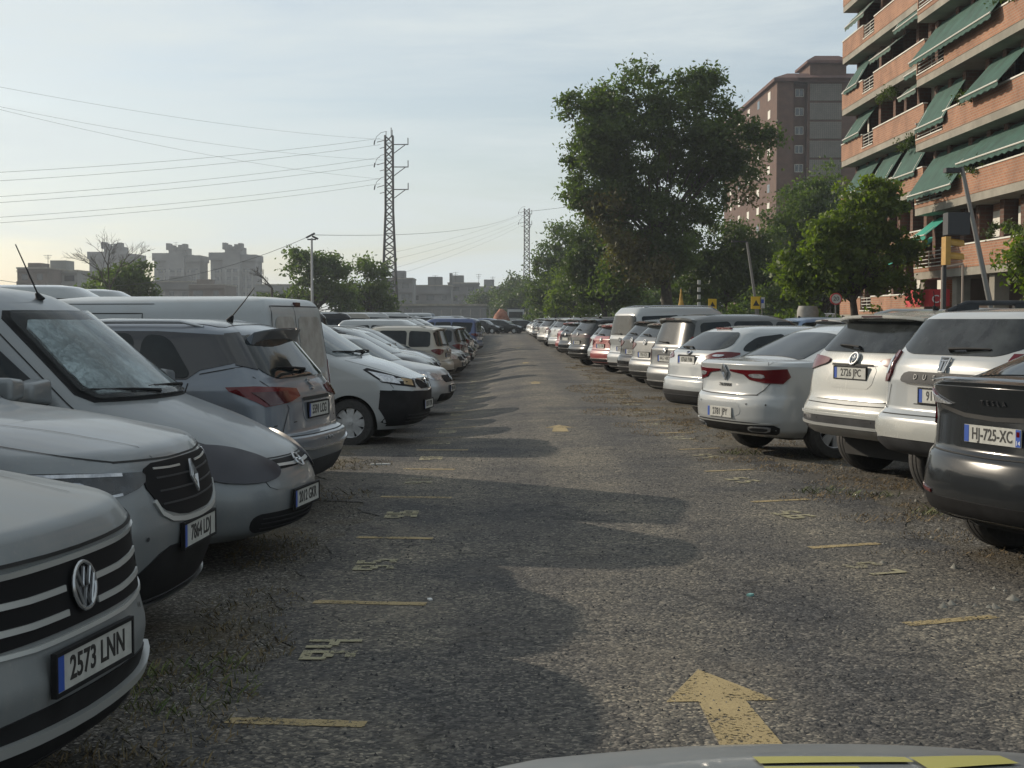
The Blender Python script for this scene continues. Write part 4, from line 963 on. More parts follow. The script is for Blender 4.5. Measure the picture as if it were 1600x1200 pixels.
def car_mondeo():
    L = 4.87
    K = [(.20, .20, .25, .24, .80, .45, .30, .03), (.05, .30, .06, .30, .90, .55, .40, .04), (.0, .42, .0, .44, .92, .60, .42, .04), (.0, .52, .0, .54, .925, .62, .42, .03), (.05, .62, .02, .66, .925, .66, .42, .03), (.12, .70, .08, .70, .925, .68, .42, .03),
         (.2, .76, .10, .90, .925, .70, .40, .05), (.4, .84, .14, 1.02, .91, .75, .38, .05), (.7, .92, .17, 1.08, .895, .8, .38, .05), (1.1, .99, .22, 1.12, .86, .7, .38, .04), (1.95, 1.36, .62, 1.38, .70, .5, .34, .08), (2.3, 1.45, .80, 1.45, .58, .5, .32, .1), (2.7, 1.49, 1.1, 1.49, .3, .3, .3, .1)]
    c = Car('white_estate_car', L, K, P_WHITE, nr=2.9, wb=(.92, .98), wr=.33, seg=(10, 14, 18))
    c.glass((1.1, .99), (1.95, 1.36), (0, 0), (0, 0), .86, .70, sidepoly=(1.4, 3.35, 2.1, 3.35, 1.02, 1.07, 1.33, 1.37), pillars=(2.4,), rearglass=False)
    c.decal('side_window', [(3.45, 0, 1.08), (4.28, 0, 1.11), (4.2, 0, 1.2), (3.95, 0, 1.32), (3.45, 0, 1.37)], 90, M_GLASS, rnd=2)
    c.decal('rear_window', [(L, -.60, 1.12), (L, .60, 1.12), (L, .76, 1.17), (L, .60, 1.39), (L, -.60, 1.39), (L, -.76, 1.17)], 180, M_GLASSD, both=False, rnd=2, off=.006)
    c.decal('tail_lamp', [(L - .1, .50, 1.01), (L - .14, .70, .975), (L - .3, .87, .985), (L - .58, .91, 1.08), (L - .3, .88, 1.10), (L - .15, .70, 1.085)], 138, M_RED, off=.012, rnd=1)
    c.decal('clear_lamp', [(L - .16, .66, 1.03), (L - .22, .82, 1.02), (L - .3, .86, 1.06), (L - .18, .72, 1.06)], 138, M_CLR, off=.018, rnd=1)
    c.decal('plate_recess', [(L, -.36, .90), (L, .36, .90), (L, .40, 1.03), (L, -.40, 1.03)], 180, P_WHITE, off=.003, both=False, rnd=1)
    c.gap([(L, -.34, 1.035), (L, .34, 1.035)], 180, w=.016, both=False); c.gap([(L - .05, -.7, .70), (L, 0, .69), (L - .05, .7, .70)], 180, w=.010, both=False)
    c.decal('lower_bumper', [(L, -.80, .28), (L, .80, .28), (L, .90, .40), (L, .86, .50), (L, -.86, .50), (L, -.90, .40)], 180, M_BLK, off=.006, both=False, rnd=1)
    c.strip('bumper_chrome_strip', [(L - .1, -.84, .44), (L, -.5, .43), (L, .5, .43), (L - .1, .84, .44)], 180, .012, M_GREYP, off=.014)
    c.emblem((L, 0, 1.075), 180, [], .06, rs=.014, sy=.45, back=M_BLUEB)
    c.text('model_badge', 'TDCi', (L, -.55, .95), 180, .04)
    mb = MB(); a, n = c.proj((L - .7, 0, 1.44), 180); mb.box(a.x - .02, a.x + .02, -.22, .22, a.z - .005, a.z + .02); mb.build('brake_lamp', M_RED, c.root)
    c.plate(.965, 180, '8768 JVM')
    for x in (1.5, 2.6, 3.55): c.gap([(x, 0, .35), (x, 0, 1.05)], 90)
    c.wheels(); c.mirrors(1.6, 1.0, P_WHITE); c.wiper((L - .25, .0, 1.135), (L - .3, .36, 1.15), 180)
    return fin(c, L)
M_BLUEB = mat('blue_badge_enamel', (.02, .05, .2), rough=.2)

# ---- generic cars
def generic(name, body, kind='hatch', txt=None, front_txt=None, H=None, lamp='low', scale_w=1.0, roof=None, rail=False, rearm=M_GLASSD, seg=(10, 10, 12)):
    if kind == 'hatch': L, w, h, cowl, rf, beltz, rr, br, beltr = 4.2, .88, H or 1.47, (1.0, 1.0), (1.75, 1.37), .98, (.42, 1.37), (.15, 1.05), 1.05
    if kind == 'suv': L, w, h, cowl, rf, beltz, rr, br, beltr = 4.45, .91, H or 1.63, (1.1, 1.1), (1.9, 1.52), 1.08, (.50, 1.53), (.18, 1.15), 1.14
    if kind == 'mpv': L, w, h, cowl, rf, beltz, rr, br, beltr = 4.4, .89, H or 1.64, (.85, 1.06), (1.85, 1.52), 1.04, (.30, 1.54), (.14, 1.08), 1.08
    if kind == 'estate': L, w, h, cowl, rf, beltz, rr, br, beltr = 4.7, .90, H or 1.50, (1.15, 1.0), (1.95, 1.38), .99, (.65, 1.40), (.2, 1.06), 1.04
    if kind == 'sedan': L, w, h, cowl, rf, beltz, rr, br, beltr = 4.6, .89, H or 1.45, (1.15, .98), (2.0, 1.35), .98, (1.25, 1.36), (.5, 1.04), 1.02
    if kind == 'minivan': L, w, h, cowl, rf, beltz, rr, br, beltr = 4.75, .92, H or 1.85, (.9, 1.15), (1.75, 1.70), 1.1, (.16, 1.72), (.08, 1.12), 1.1
    if H and kind != 'minivan':
        d = H - {'hatch': 1.47, 'suv': 1.63, 'mpv': 1.64, 'estate': 1.5, 'sedan': 1.45}[kind]; rf = (rf[0], rf[1] + d); rr = (rr[0], rr[1] + d)
    deck = (br[0], br[1])
    K = [(.20, .22, .22, .25, w * .88, .45, .28, .03), (.05, .32, .06, .32, w * .97, .52, .32, .05), (.0, .45, .0, .48, w * .99, .56, .34, .05), (.01, .56, .0, .58, w, .58, .34, .03), (.05, .68, .03, .66, w, .60, .34, .04), (.10, .76, .08, .72, w, .62, .34, .04),
         (.20, .86, .10, .90, w * .99, .66, .33, .06), (cowl[0] * .55, cowl[1] - .07, deck[0] * .7 if kind != 'sedan' else .1, beltr - .05, w * .98, .70, .33, .1), (cowl[0], cowl[1], deck[0], deck[1], w * .95, .58, .33, .04),
         (rf[0], rf[1], rr[0], rr[1], w * .78, .42, .3, .08), (rf[0] + .3, h - .035, rr[0] + .15, h - .035, w * .66, .4, .3, .08), (rf[0] + .6, h, rr[0] + .5, h, w * .35, .3, .3, .1)]
    c = Car(name, L, K, body, nf=2.5, nr=3.0 if kind != 'minivan' else 5, wb=(.88, .84), wr=.33 if kind in ('suv', 'minivan') else .31, seg=seg)
    if kind == 'sedan':
        c.glass(cowl, rf, (0, 0), (0, 0), w * .95, w * .78, sidepoly=(1.35, 3.85, rf[0] + .15, L - rr[0] - .1, cowl[1] + .03, beltr + .01, rf[1] - .03, rr[1] - .05), pillars=(2.45, 3.35), rearglass=False)
        c.decal('rear_window', [(L - .6, -.62, 2), (L - .6, .62, 2), (L - rr[0], .58, 2), (L - rr[0], -.58, 2)], 0, rearm, el=90, both=False, rnd=1, off=.005)
    else:
        c.glass(cowl, rf, (L - rr[0], rr[1]), (L - br[0], br[1]), w * .93, w * .78, sidepoly=(cowl[0] + .28, L - .42, rf[0] + .15, L - rr[0] - .14, cowl[1] + .03, beltr + .03, rf[1] - .03, rr[1] - .06), pillars=(2.4, 3.3), rear_m=rearm)
    zl = beltz - .12
    hz = .70
    c.decal('headlamp', [(.1, .50, hz - .04), (.25, .76, hz - .02), (.5, .87, hz + .12), (.4, .85, hz + .15), (.15, .55, hz + .07)], 38, M_CLR, off=.008, rnd=1)
    c.decal('grille', [(.1, -.42, hz - .08), (.1, .42, hz - .08), (.1, .46, hz + .05), (.1, -.46, hz + .05)], 0, M_BLK, off=.006, both=False, rnd=1)
    c.decal('lower_grille', [(.1, -.6, .28), (.1, .6, .28), (.1, .62, .42), (.1, -.62, .42)], 0, M_BLK, off=.006, both=False, rnd=1)
    c.emblem((0, 0, hz + .0), 0, [[(-.8, 0), (.8, 0)]], .06, rs=.012, off=.012)
    if lamp == 'tall': c.decal('tail_lamp', [(L, w * .86, zl - .1), (L, w * .98, zl - .1), (L - .1, w * .97, zl + .35), (L - .1, w * .86, zl + .35)], 150, M_RED, off=.01, rnd=1)
    elif lamp == 'band':
        c.decal('tail_lamp', [(L, 0, zl + .02), (L - .1, .6, zl), (L - .3, .87, zl), (L - .4, .89, zl + .1), (L - .1, .6, zl + .11), (L, 0, zl + .09)], 160, M_REDD, off=.01, rnd=0)
    else: c.decal('tail_lamp', [(L - .1, w * .55, zl + .04), (L - .12, w * .80, zl - .06), (L - .3, w * .95, zl), (L - .42, w * .99, zl + .1), (L - .2, w * .9, zl + .13), (L - .1, w * .55, zl + .1)], 142, M_RED, off=.012, rnd=1)
    c.decal('lower_bumper', [(L, -.78, .27), (L, .78, .27), (L, .84, .42), (L, -.84, .42)], 180, M_BLK, off=.006, both=False, rnd=1)
    c.strip('bumper_trim', [(L - .1, -.8, .44), (L, -.4, .435), (L, .4, .435), (L - .1, .8, .44)], 180, .016, M_SILVT, off=.014)
    c.emblem((L, 0, beltr - .06), 180, [[(-.6, .4), (.6, -.4)]], .055, rs=.012, off=.012)
    zp = .80 if kind in ('suv', 'minivan', 'hatch') else .86
    c.plate(zp, 180, txt, frame=bool(txt), small=not txt)
    c.plate(.50, 0, front_txt, frame=bool(front_txt), small=not front_txt)
    c.gap([(L, -.7, .69), (L, 0, .68), (L, .7, .69)], 180, w=.012, both=False)
    for x in (1.35, 2.4, 3.35): c.gap([(x, 0, .35), (x, 0, beltz)], 90)
    if roof: c.decal('black_roof', [(2.0, -w * .62, 2), (3.7, -w * .62, 2), (3.7, w * .62, 2), (2.0, w * .62, 2)], 0, roof, el=90, off=.004, both=False, rnd=1)
    if kind in ('hatch', 'suv', 'mpv'): c.spoiler(.22, w * .72, h - .055, rr[0] - .10, body)
    c.wheels(); c.mirrors(1.45, cowl[1], body); 
    if kind != 'sedan': c.wiper((L - br[0], .0, br[1] + .07), (L - br[0] - .05, .36, br[1] + .09), 180)
    if rail: c.rails(rf[0] + .25, L - rr[0] - .3, w * .62, M_SILVT if rail is True else rail, h=.045, r=.014)
    c.fin(3.5) if kind in ('hatch', 'suv') else None
    return fin(c, L)
# ================================================================ ground
def ground_mat(name, asphalt):
    m = bpy.data.materials.new(name); m.use_nodes = True; n = m.node_tree; L = n.links.new; b = n.nodes['Principled BSDF']
    g = n.nodes.new('ShaderNodeNewGeometry')
    def noise(sc, det=4, rough=.5, vec=None):
        z = n.nodes.new('ShaderNodeTexNoise'); z.inputs['Scale'].default_value = sc; z.inputs['Detail'].default_value = det; z.inputs['Roughness'].default_value = rough; L(vec or g.outputs['Position'], z.inputs['Vector']); return z.outputs['Fac']
    def ramp(f, *st):
        c = n.nodes.new('ShaderNodeValToRGB'); e = c.color_ramp.elements
        while len(e) < len(st): e.new(.5)
        for i, (p, col) in enumerate(st): e[i].position = p; e[i].color = (*col, 1)
        L(f, c.inputs[0]); return c.outputs[0]
    def mix(f, a, bb, mode='MIX'):
        x = n.nodes.new('ShaderNodeMix'); x.data_type = 'RGBA'; x.blend_type = mode
        if isinstance(f, float): x.inputs['Factor'].default_value = f
        else: L(f, x.inputs['Factor'])
        L(a, x.inputs['A']); L(bb, x.inputs['B']); return x.outputs['Result']
    vo = n.nodes.new('ShaderNodeTexVoronoi'); vo.inputs['Scale'].default_value = 75; L(g.outputs['Position'], vo.inputs['Vector'])
    vo2 = n.nodes.new('ShaderNodeTexVoronoi'); vo2.inputs['Scale'].default_value = 32; L(g.outputs['Position'], vo2.inputs['Vector'])
    sepc = n.nodes.new('ShaderNodeSeparateColor'); L(vo.outputs['Color'], sepc.inputs[0]); sep2 = n.nodes.new('ShaderNodeSeparateColor'); L(vo2.outputs['Color'], sep2.inputs[0])
    if asphalt:
        chips = ramp(sepc.outputs[0], (.0, (.014, .015, .017)), (.45, (.055, .055, .056)), (.8, (.115, .112, .104)), (1, (.34, .32, .28)))
        big = ramp(sep2.outputs[0], (.0, (.02, .02, .022)), (.55, (.055, .054, .053)), (1, (.17, .16, .145)))
        c = mix(.42, chips, big)
        patch = ramp(noise(.5, 5, .6), (.35, (.55, .56, .60)), (.65, (1.42, 1.32, 1.15))); c = mix(1.0, c, patch, 'MULTIPLY')
        p2 = ramp(noise(2.7, 6, .65), (.3, (.78, .78, .8)), (.7, (1.2, 1.18, 1.12))); c = mix(1.0, c, p2, 'MULTIPLY')
        dust = ramp(noise(.9, 6, .7), (.50, (0, 0, 0)), (.75, (.55, .55, .55)))
        dc = ramp(sepc.outputs[1], (0, (.07, .06, .048)), (1, (.19, .165, .13))); c = mix(dust, c, dc)
        # darker wheel tracks polished along the lane
        sx_ = n.nodes.new('ShaderNodeSeparateXYZ'); L(g.outputs['Position'], sx_.inputs[0]); ma = n.nodes.new('ShaderNodeMath'); ma.operation = 'MULTIPLY_ADD'; ma.inputs[1].default_value = .55; L(noise(.22, 3), ma.inputs[0]); L(sx_.outputs[0], ma.inputs[2])
        ms = n.nodes.new('ShaderNodeMath'); ms.operation = 'MULTIPLY'; ms.inputs[1].default_value = 4.1; L(ma.outputs[0], ms.inputs[0]); mn = n.nodes.new('ShaderNodeMath'); mn.operation = 'SINE'; L(ms.outputs[0], mn.inputs[0]); mr = n.nodes.new('ShaderNodeMapRange'); mr.inputs['From Min'].default_value = -1; L(mn.outputs[0], mr.inputs['Value'])
        c = mix(1.0, c, ramp(mr.outputs[0], (.25, (1.10, 1.08, 1.04)), (.8, (.84, .84, .86))), 'MULTIPLY')
        # oil spots and hairline cracks
        oil = ramp(noise(1.9, 2, .4), (.68, (1, 1, 1)), (.76, (.45, .45, .46))); c = mix(1.0, c, oil, 'MULTIPLY')
        wv = n.nodes.new('ShaderNodeVectorMath'); wv.operation = 'ADD'; zc = n.nodes.new('ShaderNodeTexNoise'); zc.inputs['Scale'].default_value = 2.2; zc.inputs['Detail'].default_value = 5; L(g.outputs['Position'], zc.inputs['Vector']); sc_ = n.nodes.new('ShaderNodeVectorMath'); sc_.operation = 'SCALE'; sc_.inputs['Scale'].default_value = .9; L(zc.outputs['Color'], sc_.inputs[0]); L(g.outputs['Position'], wv.inputs[0]); L(sc_.outputs[0], wv.inputs[1])
        cv = n.nodes.new('ShaderNodeTexVoronoi'); cv.feature = 'DISTANCE_TO_EDGE'; cv.inputs['Scale'].default_value = .42; L(wv.outputs[0], cv.inputs['Vector'])
        ck = ramp(cv.outputs['Distance'], (.0, (.35, .35, .35)), (.010, (1, 1, 1))); ckm = ramp(noise(.7, 2), (.48, (0, 0, 0)), (.56, (1, 1, 1))); c = mix(ckm, c, mix(1.0, c, ck, 'MULTIPLY'))
        rough = .82
    else:
        chips = ramp(sepc.outputs[0], (.0, (.022, .021, .019)), (.5, (.065, .060, .052)), (.85, (.125, .115, .10)), (1, (.28, .26, .23)))
        veg = ramp(noise(3.0, 8, .7), (.35, (.045, .042, .024)), (.6, (.10, .075, .042)), (.8, (.085, .075, .058)))
        f = ramp(noise(.8, 6, .7), (.45, (0, 0, 0)), (.68, (.8, .8, .8))); c = mix(f, chips, veg); rough = .95
    L(c, b.inputs['Base Color']); b.inputs['Roughness'].default_value = rough; b.inputs['Specular IOR Level'].default_value = .35
    ad = n.nodes.new('ShaderNodeMath'); ad.operation = 'MULTIPLY_ADD'; ad.inputs[1].default_value = 1.6; L(vo2.outputs['Distance'], ad.inputs[0]); L(vo.outputs['Distance'], ad.inputs[2])
    ad2 = n.nodes.new('ShaderNodeMath'); ad2.operation = 'MULTIPLY_ADD'; ad2.inputs[1].default_value = 2.0; L(noise(9, 5, .6), ad2.inputs[0]); L(ad.outputs[0], ad2.inputs[2])
    bp = n.nodes.new('ShaderNodeBump'); bp.invert = True; bp.inputs['Strength'].default_value = .5; bp.inputs['Distance'].default_value = .008; L(ad2.outputs[0], bp.inputs['Height']); L(bp.outputs[0], b.inputs['Normal'])
    return m
M_ASPH = ground_mat('worn_gravelly_asphalt', True); M_DIRT = ground_mat('dry_stony_dirt', False)
def grid(name, xs, ys, z, m):
    vs = [(x, y, gz(x, y) + z) for y in ys for x in xs]; n = len(xs); mb = MB(); mb.add(vs, [(j * n + i, j * n + i + 1, (j + 1) * n + i + 1, (j + 1) * n + i) for j in range(len(ys) - 1) for i in range(n - 1)]); return tag(mb.build(name, m), kind='structure')
def sheet(name, x0, x1, y0, y1, z, m):
    mb = MB(); mb.add([(x0, y0, z), (x1, y0, z), (x1, y1, z), (x0, y1, z)], [(0, 1, 2, 3)]); return tag(mb.build(name, m), kind='structure')
grid('ground', [-2500, -300, -60, -20, -8, -4, -2, -1.3] + [-1.2 + .15 * i for i in range(15)] + [1.0, 2, 4, 8, 20, 60, 300, 2500], [-600, -60, 0, 15, 17, 19.2, 21.5, 24, 27, 42, 60, 100, 145, 200, 600, 4500], 0, M_DIRT)
# the lane: a long asphalt sheet with ragged edges
mb = MB(); rr = random.Random(5); ys = [-8 + .12 * i for i in range(int(40 / .12))] + [32 + .6 * i for i in range(int(120 / .6))]
le = []; ri = []; a = b_ = 0
for y in ys:
    a += (rr.random() - .5) * .09; b_ += (rr.random() - .5) * .09; a *= .93; b_ *= .93
    wob = .10 * math.sin(y * 1.3) + .07 * math.sin(y * 2.9 + 1) + .05 * math.sin(y * 7)
    le.append(-1.25 + a + wob + (-.5 if y > 12 else 0) * min(1, max(0, (y - 10) / 3))); ri.append(3.25 - .75 * min(1, max(0, (y - 13) / 8)) + b_ + .12 * math.sin(y * .9 + 2) + .06 * math.sin(y * 4.1))
v = []; NX = 19
for y, l, r in zip(ys, le, ri):
    for q in range(NX): x = l + (r - l) * q / (NX - 1); v.append((x, y, gz(x, y) + .006))
mb.add(v, [(NX * i + q, NX * i + q + 1, NX * (i + 1) + q + 1, NX * (i + 1) + q) for i in range(len(ys) - 1) for q in range(NX - 1)]); tag(mb.build('parking_lane', M_ASPH), kind='structure')
sheet('cross_lane', -60, 60, 152, 160, .004, M_ASPH)
sheet('street', 13.2, 18, -100, 400, .004, mat('street_asphalt', (.05, .05, .052), rough=.9, var=.2, vscale=2, coord='W'))
sheet('pavement', 18, 40, -100, 400, .12, mat('pavement_tiles', (.22, .21, .19), rough=.9, var=.15, vscale=2, coord='W'))

def worn_paint():
    m = bpy.data.materials.new('worn_yellow_paint'); m.use_nodes = True; n = m.node_tree; L = n.links.new; b = n.nodes['Principled BSDF']; o = n.nodes['Material Output']
    g = n.nodes.new('ShaderNodeNewGeometry'); z = n.nodes.new('ShaderNodeTexNoise'); z.inputs['Scale'].default_value = 55; z.inputs['Detail'].default_value = 5; z.inputs['Roughness'].default_value = .7; L(g.outputs['Position'], z.inputs['Vector'])
    z2 = n.nodes.new('ShaderNodeTexNoise'); z2.inputs['Scale'].default_value = 3; z2.inputs['Detail'].default_value = 3; L(g.outputs['Position'], z2.inputs['Vector'])
    ad = n.nodes.new('ShaderNodeMath'); ad.operation = 'MULTIPLY_ADD'; ad.inputs[1].default_value = .5; L(z2.outputs['Fac'], ad.inputs[0]); L(z.outputs['Fac'], ad.inputs[2])
    c = n.nodes.new('ShaderNodeValToRGB'); c.color_ramp.elements[0].position = .77; c.color_ramp.elements[1].position = .86; L(ad.outputs[0], c.inputs[0])
    c2 = n.nodes.new('ShaderNodeValToRGB'); c2.color_ramp.elements[0].position = .35; c2.color_ramp.elements[0].color = (.24, .18, .085, 1); c2.color_ramp.elements[1].color = (.42, .32, .15, 1); c2.color_ramp.elements[1].position = .7; L(z.outputs['Fac'], c2.inputs[0]); L(c2.outputs[0], b.inputs['Base Color'])
    b.inputs['Roughness'].default_value = .8; tr = n.nodes.new('ShaderNodeBsdfTransparent'); mi = n.nodes.new('ShaderNodeMixShader')
    L(c.outputs[0], mi.inputs[0]); L(b.outputs[0], mi.inputs[1]); L(tr.outputs[0], mi.inputs[2]); L(mi.outputs[0], o.inputs[0]); return m
M_YEL = worn_paint()
def poly(name, pts, z, m):
    mb = MB(); mb.add([(x, y, z + .0015 + gz(x, y)) for x, y in pts], [tuple(range(len(pts)))]); return tag(mb.build(name, m), kind='structure')
def stripe(x0, y0, ang, ln, wd=.085):
    c, s = math.cos(R(ang)), math.sin(R(ang)); px, py = -s * wd / 2, c * wd / 2; x1, y1 = x0 + c * ln, y0 + s * ln
    pts = []; n = 14
    for k in range(n + 1): t = k / n; j = (rr.random() - .5) * .012; pts.append((x0 + (x1 - x0) * t - px * (1 + j * 8), y0 + (y1 - y0) * t - py + j))
    for k in range(n, -1, -1): t = k / n; j = (rr.random() - .5) * .012; pts.append((x0 + (x1 - x0) * t + px, y0 + (y1 - y0) * t + py + j))
    return poly('parking_line', pts, .008, M_YEL)
for k in range(24):
    stripe(-1.10 + (.03 if k % 3 else 0), 5.40 + 2.29 * k, -6, .56 + .08 * (k % 2)); stripe(2.13 + .03 * ((k * 7) % 3 - 1), 7.10 + 2.4 * k, 19, .56)
stripe(2.2, 4.75, 19, .5)
SEG = {'0': 'abcdef', '1': 'bc', '2': 'abged', '3': 'abgcd', '4': 'fgbc', '5': 'afgcd', '6': 'afgedc', '7': 'abc', '8': 'abcdefg', '9': 'abcdfg'}
def block_number(txt):
    """stencilled numerals of straight strokes, x along the line of writing"""
    mb = MB(); w_, h_, t = .175, .26, .05; n = len(txt)
    for i, ch in enumerate(txt):
        x0 = (i - n / 2) * (w_ + .055) + .027; s_ = SEG[ch]
        R_ = {'a': (t, w_ - t, h_ - t, h_), 'g': (t, w_ - t, h_ / 2 - t / 2, h_ / 2 + t / 2), 'd': (t, w_ - t, 0, t), 'f': (0, t, h_ / 2 + .004, h_), 'b': (w_ - t, w_, h_ / 2 + .004, h_), 'e': (0, t, 0, h_ / 2 - .004), 'c': (w_ - t, w_, 0, h_ / 2 - .004)}
        for q in s_:
            a, b, c, d = R_[q]; mb.add([(x0 + a, c - h_ / 2, 0), (x0 + b, c - h_ / 2, 0), (x0 + b, d - h_ / 2, 0), (x0 + a, d - h_ / 2, 0)], [(0, 1, 2, 3)])
    me = bpy.data.meshes.new('bay_number'); me.from_pydata(mb.v, [], mb.f); return me
M_NUM = M_YEL.copy(); M_NUM.name = 'faded_yellow_paint'
for nd in M_NUM.node_tree.nodes:
    if nd.type == 'VALTORGB':
        e = nd.color_ramp.elements
        if e[1].position > .8: e[0].position = .76; e[1].position = .86
        else: e[0].color = (.22, .20, .12, 1); e[1].color = (.36, .32, .20, 1)
for k in range(16):
    for sd_, x, y, num, rz in ((0, -.83, 6.56 + 2.29 * k, str(94 + k), 90), (1, 2.35, 8.70 + 2.4 * k, str(57 - k), -90 + 19)):
        me = block_number(num); me.materials.append(M_NUM); o = bpy.data.objects.new('bay_number', me); COL.objects.link(o); o.location = (x, y, .0125 + gz(x, y)); o.rotation_euler = (0, 0, R(rz)); o.scale = (1.0, 1.0, 1); tag(o, kind='structure')
def arrow(x, y, s=1.0, rot=0):
    P = [(0, .52), (-.235, 0), (-.10, .0), (-.145, -.75), (.105, -.75), (.10, -.0), (.235, -.0)]
    c, sn = math.cos(R(rot)), math.sin(R(rot)); poly('direction_arrow', [(x + s * (px * c - py * sn), y + s * (px * sn + py * c)) for px, py in P], .008, M_YEL)
arrow(.91, 5.66, 1.0, 3); arrow(.82, 20.1, .95); arrow(.80, 34.5, .95); arrow(.8, 50, .95); arrow(.8, 75, .95)

# loose gravel and dry weeds
def chips(name, n, area, m, s0, s1, z=.004):
    r = np.random.default_rng(11); x0, x1, y0, y1 = area
    yy = y0 + (y1 - y0) * r.random(n) ** 1.8; xx = x0 + (x1 - x0) * r.random(n); sz = s0 + (s1 - s0) * r.random(n) ** 3
    base = np.array([(1, 0, 0), (-.5, .8, 0), (-.6, -.8, 0), (.1, .1, .9)]); a = r.random(n) * 6.28
    ca, sa = np.cos(a), np.sin(a); V = np.empty((n, 4, 3)); jit = .7 + .6 * r.random((n, 4, 1)); B = base[None] * jit
    V[:, :, 0] = xx[:, None] + sz[:, None] * (B[:, :, 0] * ca[:, None] - B[:, :, 1] * sa[:, None]); V[:, :, 1] = yy[:, None] + sz[:, None] * (B[:, :, 0] * sa[:, None] + B[:, :, 1] * ca[:, None]); V[:, :, 2] = z + gzv(xx, yy)[:, None] + sz[:, None] * B[:, :, 2]
    F = (np.arange(n)[:, None, None] * 4 + np.array([(0, 1, 3), (1, 2, 3), (2, 0, 3)])[None]).reshape(-1, 3)
    return tag(np_mesh(name, V.reshape(-1, 3), F, m), kind='stuff')
def np_mesh(name, V, F, m, parent=None):
    me = bpy.data.meshes.new(name); k = F.shape[1]
    me.vertices.add(len(V)); me.vertices.foreach_set('co', V.astype(np.float32).ravel()); me.loops.add(F.size); me.loops.foreach_set('vertex_index', F.astype(np.int32).ravel())
    me.polygons.add(len(F)); me.polygons.foreach_set('loop_start', np.arange(0, F.size, k, dtype=np.int32)); me.update(calc_edges=True); me.validate()
    return link_mesh(name, me, m, parent)
chips('loose_gravel', 19000, (-1.6, 4.2, 3.6, 22), mat('gravel_stone', (.11, .105, .095), rough=.9, col2=(.21, .19, .155), vscale=60), .003, .014)
chips('dark_gravel', 16000, (-1.6, 4.2, 3.6, 22), mat('dark_gravel_stone', (.025, .025, .027), rough=.85, var=.3, vscale=60), .004, .014)
chips('pale_stones', 110, (2.4, 4.4, 7.5, 16), mat('pale_stone', (.19, .18, .155), rough=.9, var=.2, vscale=30), .015, .04)
def weeds(name, n, spots, m, h0, h1, wd=.004):
    r = np.random.default_rng(len(name)); S = np.array(spots); w_ = S[:, 2] * S[:, 3]; idx = r.choice(len(S), n, p=w_ / w_.sum()); c = S[idx]
    rad = np.sqrt(r.random(n)); th = r.random(n) * 6.28; x = c[:, 0] + c[:, 2] * rad * np.cos(th); y = c[:, 1] + c[:, 3] * rad * np.sin(th); g0 = gzv(x, y); tuft = np.sin(x * 23 + 3 * np.sin(y * 17)) * np.cos(y * 29 + 2 * np.sin(x * 13)) > .05 - r.random(n) * .5; g0 = np.where(tuft, g0, g0 - .5)
    h = (h0 + (h1 - h0) * r.random(n) ** 2); a = r.random(n) * 6.28; ln = h * (.4 + 1.2 * r.random(n)); dx, dy = np.cos(a) * ln, np.sin(a) * ln; px, py = -np.sin(a) * wd, np.cos(a) * wd
    V = np.stack([np.stack([x - px, y - py, g0 + .003], 1), np.stack([x + px, y + py, g0 + .003], 1), np.stack([x + dx * .5 + px, y + dy * .5 + py, g0 + h * .7], 1), np.stack([x + dx, y + dy, g0 + h], 1)], 1).reshape(-1, 3)
    return tag(np_mesh(name, V, np.arange(n * 4).reshape(-1, 4), m), kind='stuff')
r9 = random.Random(9)
sp = [(2.95 + r9.random() * 1.6 , 8.5 + i * .62 + r9.random() * .3, .15 + .4 * r9.random() ** 2, .1 + .25 * r9.random()) for i in range(40)]
sp += [(2.2 + r9.random() * .9, 18 + i * .55, .1 + .35 * r9.random() ** 2, .15 + .5 * r9.random()) for i in range(60)]
sp += [(3.9, 9.2, .7, .35), (4.0, 11.6, .7, .4), (3.6, 13.2, .7, .5), (3.2, 14.5, .6, .5), (3.4, 10.0, .55, .30), (3.0, 10.9, .4, .25), (2.9, 12.2, .5, .35), (2.2, 20.5, .6, .8), (2.0, 23.5, .7, 1.2), (2.1, 27, .6, 1.5), (2.6, 15.4, .5, .3), (1.9, 31, .5, 2)]
weeds('dry_weeds', 42000, sp, mat('dry_weed_blades', (.13, .085, .035), rough=.9, col2=(.27, .19, .09), vscale=8, coord='W'), .006, .038, .0026)
weeds('green_weeds', 1500, [(3.3, 12.3, .25, .15), (3.5, 11.2, .2, .15), (2.95, 12.6, .3, .2), (3.9, 10.3, .3, .2), (-1.35, 5.9, .3, .5), (2.8, 16.2, .3, .2)], mat('green_weed_blades', (.045, .075, .015), rough=.8, col2=(.12, .12, .04), vscale=9, coord='W'), .012, .07, .003)
weeds('shaded_weeds', 7000, [(-1.45, 5.3, .5, .9), (-1.35, 6.6, .35, .6), (-1.5, 4.6, .45, .5), (-1.4, 7.6, .3, .5), (-1.6, 9.5, .3, .8), (-1.5, 12.4, .35, .4), (-1.6, 15, .4, .6)], mat('brown_weed_blades', (.045, .045, .02), rough=.9, col2=(.17, .12, .06), vscale=7, coord='W'), .008, .045, .003)
